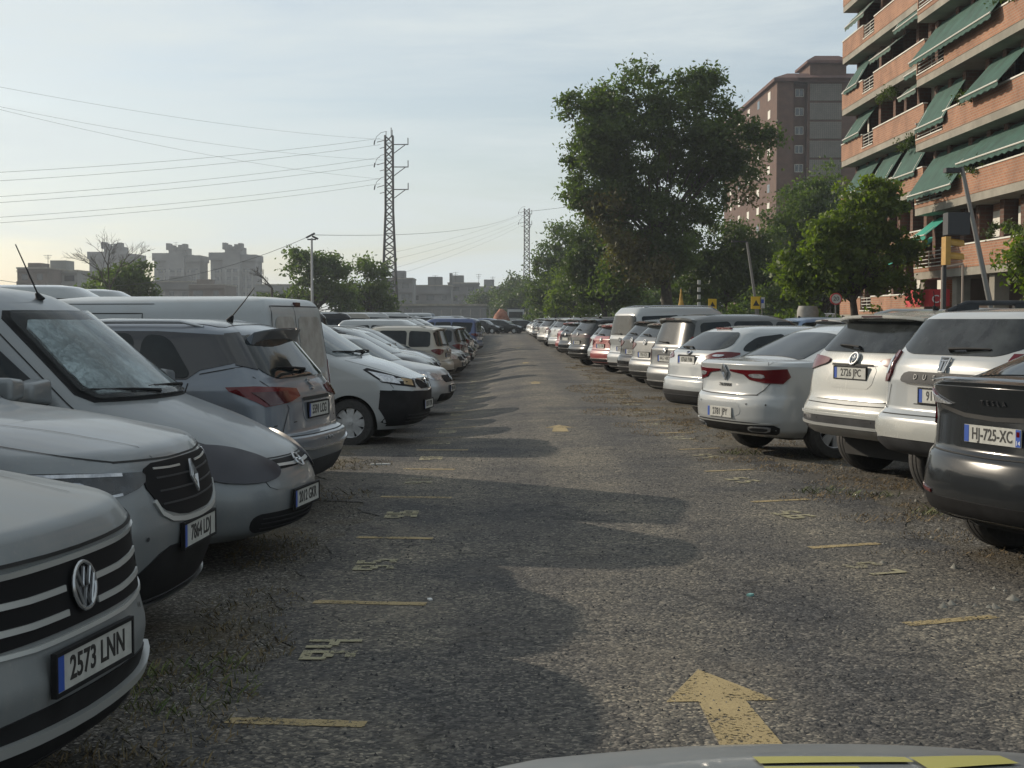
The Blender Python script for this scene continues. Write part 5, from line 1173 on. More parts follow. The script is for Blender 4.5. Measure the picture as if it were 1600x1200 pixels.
# litter
mb = MB(); M = Matrix.Translation((-1.35, 15.0, .012)) @ Matrix.Rotation(R(15), 4, 'Z'); mb.box(-.11, .11, -.018, .018, -.006, .006, M=M); tag(mb.build('litter_strip', mat('pale_litter', (.5, .5, .48), rough=.6)), 'pale flattened strip of litter lying on the gravel near the black-nosed white van', 'litter')
mb = MB(); M = Matrix.Translation((-.42, 7.75, .010)) @ Matrix.Rotation(R(20), 4, 'Z'); mb.box(-.011, .011, -.016, .016, -.004, .004, M=M); tag(mb.build('paper_scrap', mat('white_paper', (.7, .7, .68), rough=.7)), 'small white scrap of paper on the dark asphalt beside a bay line', 'litter')
mb = MB(); M = Matrix.Translation((1.42, 7.85, .012)) @ Matrix.Rotation(R(50), 4, 'Z'); mb.box(-.02, .02, -.013, .013, -.006, .006, M=M); tag(mb.build('teal_scrap', mat('teal_litter', (.15, .32, .30), rough=.6)), 'tiny pale teal scrap on the sunlit asphalt beyond the big yellow arrow', 'litter')

# ================================================================ trees
def leaf_mat(name, c1, c2, tr=.35, scale=.5):
    m = bpy.data.materials.new(name); m.use_nodes = True; n = m.node_tree; L = n.links.new; b = n.nodes['Principled BSDF']; o = n.nodes['Material Output']
    g = n.nodes.new('ShaderNodeNewGeometry'); z = n.nodes.new('ShaderNodeTexNoise'); z.inputs['Scale'].default_value = scale; z.inputs['Detail'].default_value = 8; z.inputs['Roughness'].default_value = .75; L(g.outputs['Position'], z.inputs['Vector'])
    c = n.nodes.new('ShaderNodeValToRGB'); c.color_ramp.elements[0].position = .35; c.color_ramp.elements[0].color = (*c1, 1); c.color_ramp.elements[1].position = .68; c.color_ramp.elements[1].color = (*c2, 1)
    L(z.outputs['Fac'], c.inputs[0]); L(c.outputs[0], b.inputs['Base Color']); b.inputs['Roughness'].default_value = .55; b.inputs['Specular IOR Level'].default_value = .35
    t = n.nodes.new('ShaderNodeBsdfTranslucent'); mul = n.nodes.new('ShaderNodeMix'); mul.data_type = 'RGBA'; mul.blend_type = 'MULTIPLY'; mul.inputs['Factor'].default_value = 1; mul.inputs['B'].default_value = (1.5, 1.7, .5, 1); L(c.outputs[0], mul.inputs['A']); L(mul.outputs['Result'], t.inputs[0])
    mi = n.nodes.new('ShaderNodeMixShader'); mi.inputs[0].default_value = tr; L(b.outputs[0], mi.inputs[1]); L(t.outputs[0], mi.inputs[2]); L(mi.outputs[0], o.inputs[0]); return m
LF_DARK = leaf_mat('dark_elm_leaves', (.026, .044, .016), (.105, .147, .043), .48)
LF_MID = leaf_mat('mid_green_leaves', (.028, .048, .012), (.075, .105, .026), .35)
LF_LIGHT = leaf_mat('bright_plane_leaves', (.045, .078, .014), (.155, .195, .042), .48, 1.4)
LF_BRN = leaf_mat('olive_brown_leaves', (.045, .045, .016), (.12, .10, .035), .35)
M_BARK = mat('rough_bark', (.055, .045, .035), rough=.95, var=.4, vscale=6, bump=.8, bscale=12)

def leaves(lobes, n, size, seed, clump=.9, shell=.55):
    """lobes: [(cx,cy,cz,rx,ry,rz,weight)] -> vertex array of leaf quads gathered in clumps"""
    r = np.random.default_rng(seed); L = np.array(lobes, float); w_ = L[:, 3] * L[:, 4] * L[:, 5] * L[:, 6]; w_ = w_ / w_.sum()
    r0 = np.random.default_rng(seed + 500)
    if len(lobes) > 1 and shell > .4:
        ex = []
        for l in lobes:
            for q in range(6):
                dd = r0.normal(size=3); dd /= np.linalg.norm(dd); k = .28 + .25 * r0.random(); rr_ = .85 + .35 * r0.random(); ex.append((l[0] + dd[0] * l[3] * rr_, l[1] + dd[1] * l[4] * rr_, l[2] + dd[2] * l[5] * rr_, l[3] * k, l[4] * k, l[5] * k, 3.2))
        L = np.array([(*l[:3], l[3] * .92, l[4] * .92, l[5] * .92, l[6]) for l in lobes] + ex, float); w_ = L[:, 3] * L[:, 4] * L[:, 5] * L[:, 6]; w_ = w_ / w_.sum()
    nc = max(8, n // 70)
    li = r.choice(len(L), nc, p=w_); d = r.normal(size=(nc, 3)); d /= np.linalg.norm(d, axis=1)[:, None]; rad = (shell + (1 - shell) * r.random(nc)) ; inner = r.random(nc) < .22; rad[inner] = r.random(inner.sum()) ** .5 * .8
    cc = L[li, :3] + d * rad[:, None] * L[li, 3:6]; cs = clump * (.5 + .9 * r.random(nc)); 
    ci = r.choice(nc, n); off = r.normal(size=(n, 3)) * cs[ci][:, None] * np.array([.55, .55, .38]); P = cc[ci] + off
    s = size * (.55 + .9 * r.random(n)); u = r.normal(size=(n, 3)); u /= np.linalg.norm(u, axis=1)[:, None]; t = r.normal(size=(n, 3)); t[:, 2] *= .6; t -= (t * u).sum(1)[:, None] * u; t /= np.linalg.norm(t, axis=1)[:, None]; v = np.cross(u, t)
    a = P + u * s[:, None]; b = P + v * (s * .42)[:, None]; c = P - u * s[:, None] * .8; e = P - v * (s * .42)[:, None]
    return np.stack([a, b, c, e], 1).reshape(-1, 3), cc

def tree(name, label, base, lobes, n, size, m, seed, trunk_r=.25, cat='tree', group=None, trunk_top=None, clump=.9, lean=(0, 0), extra=None, limbs=9, shell=.55):
    o = empty(name, base); tag(o, label, cat, group)
    V, cc = leaves(lobes, n, size, seed, clump, shell); np_mesh('crown', V, np.arange(len(V)).reshape(-1, 4), m, o)
    if extra:
        V, _ = leaves(extra[0], extra[1], size, seed + 1, clump); np_mesh('crown', V, np.arange(len(V)).reshape(-1, 4), extra[2], o)
    r = random.Random(seed); mb = MB(); zc = trunk_top or min(l[2] for l in lobes)
    cx = sum(l[0] for l in lobes) / len(lobes) * .4 + lean[0]
    pts = [Vector((0, 0, -.2)), Vector((lean[0] * .2, 0, zc * .35)), Vector((lean[0] * .6, lean[1] * .5, zc * .7)), Vector((cx, lean[1], zc))]
    mb.tube(pts, [trunk_r * 1.35, trunk_r, trunk_r * .85, trunk_r * .7], 10)
    idx = r.sample(range(len(cc)), min(limbs * 4, len(cc)))
    for k, i in enumerate(idx):
        t = Vector(cc[i]); st = pts[3] if k % 3 else pts[2].lerp(pts[3], .6); mid = st.lerp(t, .5) + Vector((r.uniform(-.4, .4), r.uniform(-.4, .4), r.uniform(.0, .8)))
        q = trunk_r * (.45 if k < limbs else .2); mb.tube([st, mid, t], [q, q * .6, q * .2], 6)
    mb.build('trunk', M_BARK, o, smooth=60); return o

def lob(px, py, rx, ry, D, base, depth=.8, w=1.0):
    c = W(px, py, D) - base; k = D / FPX; return (c.x, c.y, c.z, rx * k, rx * k * depth, ry * k, w)

D = 100; B = Vector((W(1045, 480, D).x, D, 0))
lb = [lob(*a, D, B, .8) for a in ((1000, 150, 62, 52), (935, 205, 50, 55), (925, 285, 40, 45), (1090, 165, 55, 48), (1150, 210, 45, 50), (1150, 275, 42, 36), (1010, 240, 70, 60), (1085, 240, 55, 50), (960, 330, 50, 38), (1020, 345, 55, 45), (1085, 320, 40, 36), (1060, 390, 45, 30), (1005, 400, 45, 35), (985, 435, 40, 28))]
for i_ in (11, 12, 13): lb[i_] = (*lb[i_][:6], .7)
tree('elm_tree', 'tall dark elm with a wide ragged crown, the biggest tree beside the lane', B, lb, 76000, .17, LF_DARK, 1, trunk_r=.42, trunk_top=7.5, clump=.75, lean=(-.6, 0), limbs=14, shell=.62,
     extra=([lob(975, 380, 30, 30, 98, B), lob(950, 345, 25, 25, 98, B), lob(1000, 425, 30, 25, 98, B), lob(1170, 300, 20, 12, 99, B)], 5000, LF_BRN))
def simple_tree(name, label, px, D, lobes, n, size, m, seed, **k):
    B = Vector((W(px, 498, D).x, D, 0)); return tree(name, label, B, [lob(*a, D, B, .85) for a in lobes], n, size, m, seed, **k)
G1 = 'street trees along the right of the car park'
simple_tree('street_tree', 'dark rounded street tree left of the tall elm, behind the second pylon', 868, 165, ((870, 420, 45, 55), (850, 445, 30, 40), (893, 398, 33, 36), (880, 455, 40, 30)), 20000, .22, LF_DARK, 21, trunk_r=.3, group=G1, trunk_top=3, clump=1.0)
simple_tree('street_tree', 'mid green loose street tree directly left of the tall elm trunk', 945, 112, ((945, 390, 45, 50), (930, 425, 40, 45), (965, 440, 45, 35), (915, 455, 25, 30), (900, 370, 16, 20)), 26000, .16, LF_MID, 22, trunk_r=.25, group=G1, trunk_top=3, clump=.75)
simple_tree('street_tree', 'broad street tree right of the elm trunk in front of the brick tower', 1130, 104, ((1125, 405, 50, 45), (1155, 375, 42, 26), (1170, 430, 45, 40), (1110, 450, 45, 30), (1200, 420, 30, 40)), 26000, .15, LF_MID, 23, trunk_r=.25, group=G1, trunk_top=3, clump=.75)
simple_tree('street_tree', 'rounded dark green tree below the shaded front of the brick tower', 1255, 118, ((1255, 325, 52, 45), (1300, 300, 28, 34), (1235, 370, 50, 45), (1290, 370, 45, 50), (1230, 430, 45, 40)), 30000, .16, LF_DARK, 24, trunk_r=.3, group=G1, trunk_top=5, clump=.8)
simple_tree('plane_tree', 'bright green plane tree in front of the balcony block', 1335, 62, ((1360, 300, 42, 34), (1335, 345, 52, 40), (1385, 350, 40, 45), (1300, 385, 58, 38), (1375, 410, 52, 42), (1250, 410, 40, 30), (1240, 445, 38, 28), (1310, 440, 52, 34), (1395, 455, 35, 25)), 26000, .13, LF_LIGHT, 25, trunk_r=.2, trunk_top=2.6, clump=.42)
simple_tree('plane_tree', 'leafy branch ends of a tree at the right edge under the balconies', 1625, 30, ((1620, 420, 28, 45), (1590, 400, 18, 16), (1598, 440, 14, 16)), 2600, .075, LF_LIGHT, 26, trunk_r=.12, trunk_top=2.2, clump=.28)
simple_tree('street_tree', 'dark tree filling the gap behind the elm trunk', 1035, 150, ((1035, 440, 50, 40), (1000, 460, 40, 30), (1075, 455, 42, 34)), 13000, .2, LF_DARK, 27, trunk_r=.3, group=G1, trunk_top=2, clump=1.0)
simple_tree('street_tree', 'dark tree seen low between the elm and the slim street lamp', 1115, 150, ((1110, 445, 48, 38), (1150, 460, 42, 32), (1090, 470, 40, 24)), 13000, .2, LF_DARK, 28, trunk_r=.3, group=G1, trunk_top=2, clump=1.0)
simple_tree('street_tree', 'shaded tree behind the bright plane tree, above the speed limit sign', 1290, 90, ((1270, 440, 45, 34), (1320, 450, 45, 30), (1230, 460, 40, 26)), 13000, .14, LF_DARK, 29, trunk_r=.25, group=G1, trunk_top=1.8, clump=.7)
simple_tree('street_tree', 'yellowish green tree at the left foot of the tall elm', 905, 140, ((905, 440, 30, 40), (890, 465, 30, 25), (925, 462, 30, 30)), 11000, .18, LF_LIGHT, 30, trunk_r=.25, group=G1, trunk_top=1.8, clump=.8)
tag(np_mesh('hedge', leaves([(4 + k * 1.6, 172 - k * .5, 1.6, 1.4, 2.0, 2.0, 1) for k in range(12)] + [(12 + k * 2.2, 132, 2.0, 2.0, 2.0, 2.6, 1) for k in range(16)], 30000, .22, 78, .8)[0], np.arange(120000).reshape(-1, 4), LF_DARK), kind='stuff')
tag(np_mesh('hedge', leaves([(14.0 + .4 * math.sin(k), 60 + k * 5, .9, .8, 3.0, .9, 1) for k in range(22)], 26000, .16, 77, .5)[0], np.arange(104000).reshape(-1, 4), LF_DARK), kind='stuff')
# far trees closing the lane
for i, (px, D_, top, wd, lab) in enumerate(((800, 300, 440, 26, 'distant green tree closing the lane left of the second pylon'), (775, 330, 452, 22, 'lower distant tree closing the lane, second from the left'), (752, 360, 465, 18, 'smallest distant tree at the left end of the line closing the lane'), (825, 260, 445, 24, 'distant tree directly behind the foot of the second pylon'))):
    simple_tree('distant_tree', lab, px, D_, ((px, (top + 492) / 2, wd, (498 - top) / 2), (px - wd * .5, (top + 500) / 2 + 6, wd * .8, (494 - top) / 2.4), (px + wd * .6, (top + 495) / 2 + 3, wd * .7, (494 - top) / 2.4)), 7000, .42, LF_MID, 40 + i, trunk_r=.4, group='distant trees at the end of the lane', trunk_top=3, clump=1.8)
# left background
G2 = 'trees beyond the left rows of cars'
simple_tree('bushy_tree', 'open crowned tree behind the lamp mast', 490, 140, ((480, 415, 26, 26), (466, 450, 20, 26), (520, 420, 24, 18), (500, 462, 36, 28), (540, 470, 26, 22)), 9000, .22, LF_DARK, 31, trunk_r=.25, group=G2, trunk_top=2.5, clump=.9)
simple_tree('bushy_tree', 'tree with gaps of sky just left of the tall pylon', 575, 150, ((575, 420, 22, 14), (588, 445, 16, 24), (560, 466, 30, 22), (600, 475, 18, 16)), 7500, .22, LF_DARK, 32, trunk_r=.25, group=G2, trunk_top=2.5, clump=.85)
simple_tree('bushy_tree', 'low dark bushy tree in front of the leftmost grey tower', 190, 130, ((185, 440, 40, 22), (215, 435, 25, 18), (160, 455, 28, 18), (225, 455, 20, 18)), 11000, .20, LF_DARK, 33, trunk_r=.2, group=G2, trunk_top=2, clump=.7)
simple_tree('bushy_tree', 'low hedge-like tree between the middle grey tower and the lamp mast', 420, 150, ((440, 470, 40, 14), (395, 478, 40, 12), (350, 480, 40, 10)), 6000, .2, LF_MID, 34, trunk_r=.2, group=G2, trunk_top=1.5, clump=.7)
def bare_tree(label, px, D_, targets, seed):
    B = Vector((W(px, 498, D_).x, D_, 0)); o = empty('bare_tree', B); tag(o, label, 'bare tree', 'leafless trees beyond the left rows'); mb = MB(); r = random.Random(seed)
    def grow(p, d, ln, rad, lev):
        q = p + d * ln; mid = p.lerp(q, .5) + Vector((r.uniform(-1, 1), r.uniform(-1, 1), r.uniform(-.5, .5))) * ln * .08; mb.tube([p, mid, q], [rad, rad * .8, rad * .6], 5)
        if lev:
            for k in range(3 if lev > 1 else 4): d2 = (d + Vector((r.uniform(-.8, .8), r.uniform(-.8, .8), r.uniform(-.35, .5)))).normalized(); grow(q if k < 2 else mid, d2, ln * r.uniform(.55, .8), rad * .6, lev - 1)
    tr = MB(); fork = W(px, 450, D_) - B; mb.tube([Vector((0, 0, 0)), fork], [.16, .12], 7)
    for (tx, ty) in targets: t = W(tx, ty, D_) - B; d = (t - fork); grow(fork, d.normalized(), d.length * .55, .075, 4)
    mb.build('trunk', M_BARK, o); return o
bare_tree('leafless pale tree with fine twigs in front of the leftmost grey tower', 172, 120, ((140, 400), (165, 385), (200, 390), (150, 430)), 4)
bare_tree('leaning leafless tree right of the rightmost grey tower', 425, 130, ((402, 425), (412, 440)), 6)
# ================================================================ buildings
def brick(name, c1, c2, mortar, scale=1.0, axis='yz'):
    if name in MATS: return MATS[name]
    m = bpy.data.materials.new(name); m.use_nodes = True; n = m.node_tree; L = n.links.new; b = n.nodes['Principled BSDF']; MATS[name] = m
    g = n.nodes.new('ShaderNodeNewGeometry'); sx = n.nodes.new('ShaderNodeSeparateXYZ'); L(g.outputs['Position'], sx.inputs[0]); cb = n.nodes.new('ShaderNodeCombineXYZ')
    ad = n.nodes.new('ShaderNodeMath'); L(sx.outputs[0], ad.inputs[0]); L(sx.outputs[1], ad.inputs[1]); L(ad.outputs[0], cb.inputs[0]); L(sx.outputs[2], cb.inputs[1])
    t = n.nodes.new('ShaderNodeTexBrick'); t.inputs['Scale'].default_value = 1; t.inputs['Brick Width'].default_value = .28 * scale; t.inputs['Row Height'].default_value = .11 * scale; t.inputs['Mortar Size'].default_value = .016 * scale
    t.inputs['Color1'].default_value = (*c1, 1); t.inputs['Color2'].default_value = (*c2, 1); t.inputs['Mortar'].default_value = (*mortar, 1); L(cb.outputs[0], t.inputs['Vector'])
    z = n.nodes.new('ShaderNodeTexNoise'); z.inputs['Scale'].default_value = .9; z.inputs['Detail'].default_value = 6; L(g.outputs['Position'], z.inputs['Vector']); cr_ = n.nodes.new('ShaderNodeValToRGB'); cr_.color_ramp.elements[0].position = .3; cr_.color_ramp.elements[0].color = (.72, .7, .7, 1); cr_.color_ramp.elements[1].position = .7; cr_.color_ramp.elements[1].color = (1.12, 1.1, 1.08, 1); L(z.outputs['Fac'], cr_.inputs[0])
    mi = n.nodes.new('ShaderNodeMix'); mi.data_type = 'RGBA'; mi.blend_type = 'MULTIPLY'; mi.inputs['Factor'].default_value = 1; L(t.outputs['Color'], mi.inputs['A']); L(cr_.outputs[0], mi.inputs['B']); L(mi.outputs['Result'], b.inputs['Base Color']); b.inputs['Roughness'].default_value = .9
    return m
BR_OR = brick('orange_brick', (.35, .158, .083), (.275, .118, .062), (.29, .22, .165))
BR_DK = brick('brown_brick', (.118, .054, .036), (.096, .044, .030), (.11, .08, .06), 1.6)
M_CONC = mat('pale_concrete', (.25, .23, .19), rough=.9, var=.2, vscale=.8, coord='W')
M_CREAM = mat('cream_shutter', (.62, .60, .53), rough=.6, var=.1, vscale=2)
M_WIN = mat('dark_window', (.02, .024, .028), rough=.1, spec=.8)
M_INT = mat('shaded_wall', (.06, .04, .03), rough=.9, var=.2, vscale=1)  # dark base colour stands in for the shade inside the loggias
M_AWN = mat('green_awning_fabric', (.027, .078, .060), rough=.85, var=.22, vscale=1.3, coord='W')
M_AWNF = mat('faded_green_awning', (.07, .115, .09), rough=.85, var=.2, vscale=1.3, coord='W')
M_TEAL = mat('turquoise_awning', (.02, .28, .21), rough=.8, var=.1)
M_MET = mat('painted_metal', (.20, .195, .185), rough=.5, metal=.4)
M_DMET = mat('dark_metal', (.04, .04, .042), rough=.5, metal=.4)
M_WPIPE = mat('white_awning_bar', (.6, .58, .52), rough=.5)

def awning(root, X, y0, y1, ztop, out=1.0, drop=1.3, m=None, val=.22):
    mb = MB(); n = max(4, int((y1 - y0) / .35)); r = random.Random(int(y0 * 10 + ztop)); vs = []
    for i in range(n + 1):
        y = y0 + (y1 - y0) * i / n; sag = .03 * math.sin(i * 1.1)
        vs += [(X + .95, y, ztop), (X + .45 - out * .5 + sag, y, ztop - drop * .5 - .02), (X - out, y, ztop - drop), (X - out + .01, y, ztop - drop - val * (1 if i % 2 else .7))]
    k = len(vs); vs += [(x + .012, y, z - .012) for x, y, z in vs]; fs = []
    for i in range(n):
        for j in range(3):
            a = i * 4 + j; fs.append((a, a + 1, a + 5, a + 4)); fs.append((k + a, k + a + 4, k + a + 5, k + a + 1))
    mb.add(vs, fs); o = mb.build('awning', m or M_AWN, root)
    b = MB(); b.tube([(X - out - .015, y0, ztop - drop), (X - out - .015, y1, ztop - drop)], .035, 6); 
    for y in (y0 + .3, y1 - .3): b.tube([(X + .3, y, ztop - drop * .55), (X - out, y, ztop - drop)], .018, 5)
    b.build('awning_frame', M_WPIPE, o); return o

def planter(root, X, y0, y1, z, seed, hang=.3, n=900):
    L_ = [(X, y0 + (y1 - y0) * (k + .5) / 4, z + random.Random(seed + k).uniform(-.1, .25), .22, (y1 - y0) / 7, .28, 1) for k in range(4)]
    V, _ = leaves(L_, n, .06, seed, .22, .3); np_mesh('balcony_plants', V, np.arange(len(V)).reshape(-1, 4), LF_MID, root)

def block(name, label, X, y0, y1, z0, nst, cut, seed, detail_to=99, protr=.8, deep=12):
    """apartment block: brick balcony bands with concrete slab edges running along y, loggias behind"""
    root = empty(name, (0, 0, 0)); tag(root, label, 'apartment block'); r = random.Random(seed); Xw = X + protr
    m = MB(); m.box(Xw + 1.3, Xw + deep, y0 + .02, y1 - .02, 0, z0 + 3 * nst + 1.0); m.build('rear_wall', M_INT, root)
    m = MB(); m.box(Xw + 1.2, Xw + deep + .05, y1 - .3, y1, 0, z0 + 3 * nst + 1.1); m.build('end_wall', BR_OR, root)
    for s in range(nst):
        z = z0 + 3 * s; last = z > detail_to
        m = MB(); m.box(X + .02, Xw + 1.35, y0, y1, z, z + .34); m.build('concrete_band', M_CONC, root)
        # parapet with a lowered stretch that carries rails
        c0, c1 = cut
        m = MB(); m.box(X, X + .16, y0, c0, z + .34, z + 1.28); m.box(X, X + .16, c0, c1, z + .34, z + .52); m.box(X, X + .16, c1, y1, z + .34, z + 1.28)
        m.box(X + .16, Xw + 1.2, y1 - .16, y1, z + .34, z + 1.28); m.build('brick_parapet', BR_OR, root)
        m = MB(); m.box(X - .04, X + .2, y0, c0 - .01, z + 1.28, z + 1.34); m.box(X - .04, X + .2, c1 + .01, y1, z + 1.28, z + 1.34); m.box(X - .04, X + .2, c0, c1, z + .52, z + .57); m.build('coping', M_CREAM, root)
        if last: continue
        m = MB()
        for k in range(4): m.tube([(X + .05, c0, z + .72 + k * .17), (X + .05, c1, z + .72 + k * .17)], .022, 5)
        for k in range(3): m.tube([(X + .08, c0 + (c1 - c0) * k / 2, z + .5), (X + .08, c0 + (c1 - c0) * k / 2, z + 1.28)], .02, 5)
        m.build('railing', M_WPIPE, root)
        # piers and windows
        yy = y1 - .2; k = 0
        while yy > y0 + 2:
            wd = r.choice((1.3, 1.6, 2.2)); pr = .45
            m = MB(); m.box(Xw, Xw + 1.28, yy - pr, yy, z + .34, z + 3.0); m.build('brick_pier', BR_DK, root)  # darker brick puts the balcony recess shade into the pier colour
            yb = yy - pr - .12; 
            if r.random() < .6:
                m = MB(); m.box(Xw + .55, Xw + 1.28, yb - wd, yb, z + .34, z + 3); m.build('brick_wall', BR_OR, root)
                f = MB(); f.box(Xw + .50, Xw + .55, yb - wd + .2, yb - .2, z + 1.2, z + 2.7); w_ = f.build('window', M_WIN, root)
                h = r.uniform(.4, 1.45); g_ = MB(); g_.box(Xw + .46, Xw + .50, yb - wd + .22, yb - .22, z + 2.68 - h, z + 2.68); g_.build('shutter', M_CREAM, w_)
            else:
                f = MB(); f.box(Xw + 1.22, Xw + 1.3, yb - wd, yb, z + .5, z + 2.6); f.build('balcony_door', M_WIN, root)
            yy = yb - wd - .1; k += 1
    m = MB(); m.box(X - .2, Xw + deep, y0, y1, z0 + 3 * nst, z0 + 3 * nst + .4); m.build('roof', M_CONC, root)
    return root
XA = 19.9
A = block('balcony_block', 'far wing of the orange brick apartment block with green awnings', XA, 65.6, 81.5, 1.5, 8, (74.6, 76.8), 3, detail_to=23)
for (y0, y1, z, o_, dr, mm) in ((76.4, 81.2, 19.6, .9, 1.2, M_AWNF), (77.6, 81, 16.6, 1.2, 1.9, M_AWN), (71, 75, 16.4, 1.0, .9, M_AWNF), (77, 81, 13.6, 1.3, 1.7, M_AWN), (66.2, 70.5, 18.1 - .1, 1.0, 1.9, M_AWN), (66.2, 68.5, 16.0 - 1.5, 1.0, 1.0, M_AWN),
                             (76, 81, 10.6, 1.3, 1.9, M_AWN), (71.5, 75.0, 10.6, 1.2, 1.9, M_AWN), (66.5, 70.5, 10.6, 1.3, 2.0, M_AWN), (66.5, 69.5, 13.6, 1.1, 1.0, M_AWNF), (76.5, 81, 7.6, 1.3, 1.8, M_AWN), (66.2, 71, 4.6 + 1.0, 1.1, 1.1, M_TEAL)):
    awning(A, XA, y0, min(y1, 80.6), z - .02, .12 + .12 * (o_ - 1), dr * .95, mm)
planter(A, XA + .1, 71, 73.5, 13.2 + .05, 5); planter(A, XA + .1, 67, 70, 10.3, 6)
XB = 19.35
Bk = block('balcony_block', 'near wing of the orange brick apartment block, over the ground floor shops', XB, 30, 65.0, 3.42, 7, (61.0, 64.9), 8, detail_to=16)
for (y0, y1, z, o_, dr, mm) in ((54, 64.8, 15.3, 1.3, 1.8, M_AWN), (60.4, 64.6, 12.3, .7, 1.9, M_AWN), (53, 57.4, 12.3, 1.4, 1.6, M_AWN), (58.5, 64.8, 9.3, 1.3, 2.0, M_AWN), (48, 58.2, 9.3, 1.0, 1.2, M_AWN), (62.6, 64.8, 6.3, .8, .9, M_TEAL)):
    awning(Bk, XB, y0, y1, z, .3 + .4 * (o_ - 1), dr, mm)
planter(Bk, XB + .05, 55, 60, 7.75, 15, n=2600); planter(Bk, XB + .05, 57, 59, 10.8, 16); planter(Bk, XB + .1, 50, 55, 4.9, 17, n=2200); planter(Bk, XB + .1, 52, 56, 13.8, 18)
for k, y in enumerate((64.6, 60.0, 55.4, 50.8, 46.2)):
    m = MB(); m.box(XB + .3, XB + .9, y - .3, y + .3, .12, 3.42); m.build('column', M_CONC, Bk)
m = MB(); m.box(XB + 3.4, XB + 3.5, 30, 65, .12, 3.42); m.build('shop_front', mat('dark_shop_front', (.035, .033, .032), rough=.5, var=.4, vscale=.6, coord='W'), Bk)
m = MB(); m.box(XB - .6, XB + .3, 60.6, 64.2, 2.15, 2.9); rs = m.build('shop_awning', mat('red_awning', (.48, .03, .035), rough=.7), Bk)
me = text_mesh('Co', size=.5, ext=.01); me.materials.append(M_WHITEINK); o = bpy.data.objects.new('sign_lettering', me); COL.objects.link(o); o.parent = rs; o.location = (XB - .2, 60.57, 2.45); o.rotation_euler = (R(90), 0, 0)
m = MB(); m.box(XB + .2, XB + .3, 58.4, 60, 1.2, 1.8); m.build('shop_sign', MATS['red_awning'], Bk)

for (bl, X_0, y, z) in ((A, XA, 70.2, 14.3), (A, XA, 75.6, 8.3), (Bk, XB, 57.8, 10.6), (Bk, XB, 53.6, 7.6)):
    m = MB(); m.box(X_0 + 1.35, X_0 + 1.75, y - .4, y + .4, z, z + .62); ac = m.build('air_conditioner', M_CREAM, bl); m = MB(); m.box(X_0 + 1.33, X_0 + 1.35, y - .24, y + .24, z + .08, z + .54); m.build('fan_grille', M_DMET, ac)
for (bl, X_0, y0, y1, z) in ((A, XA, 78.0, 79.4, 13.2), (Bk, XB, 61.4, 62.6, 13.9), (Bk, XB, 55.2, 56.6, 10.9)):
    m = MB(); m.tube([(X_0 + 1.0, y0 - .3, z + 1.0), (X_0 + 1.0, y1 + .3, z + 1.0)], .015, 4)
    for k in range(3): ya = y0 + (y1 - y0) * k / 3; m.box(X_0 + .98, X_0 + 1.02, ya, ya + (y1 - y0) / 3.6, z + .35 + .1 * (k % 2), z + 1.0)
    m.build('hanging_laundry', M_CREAM, bl)
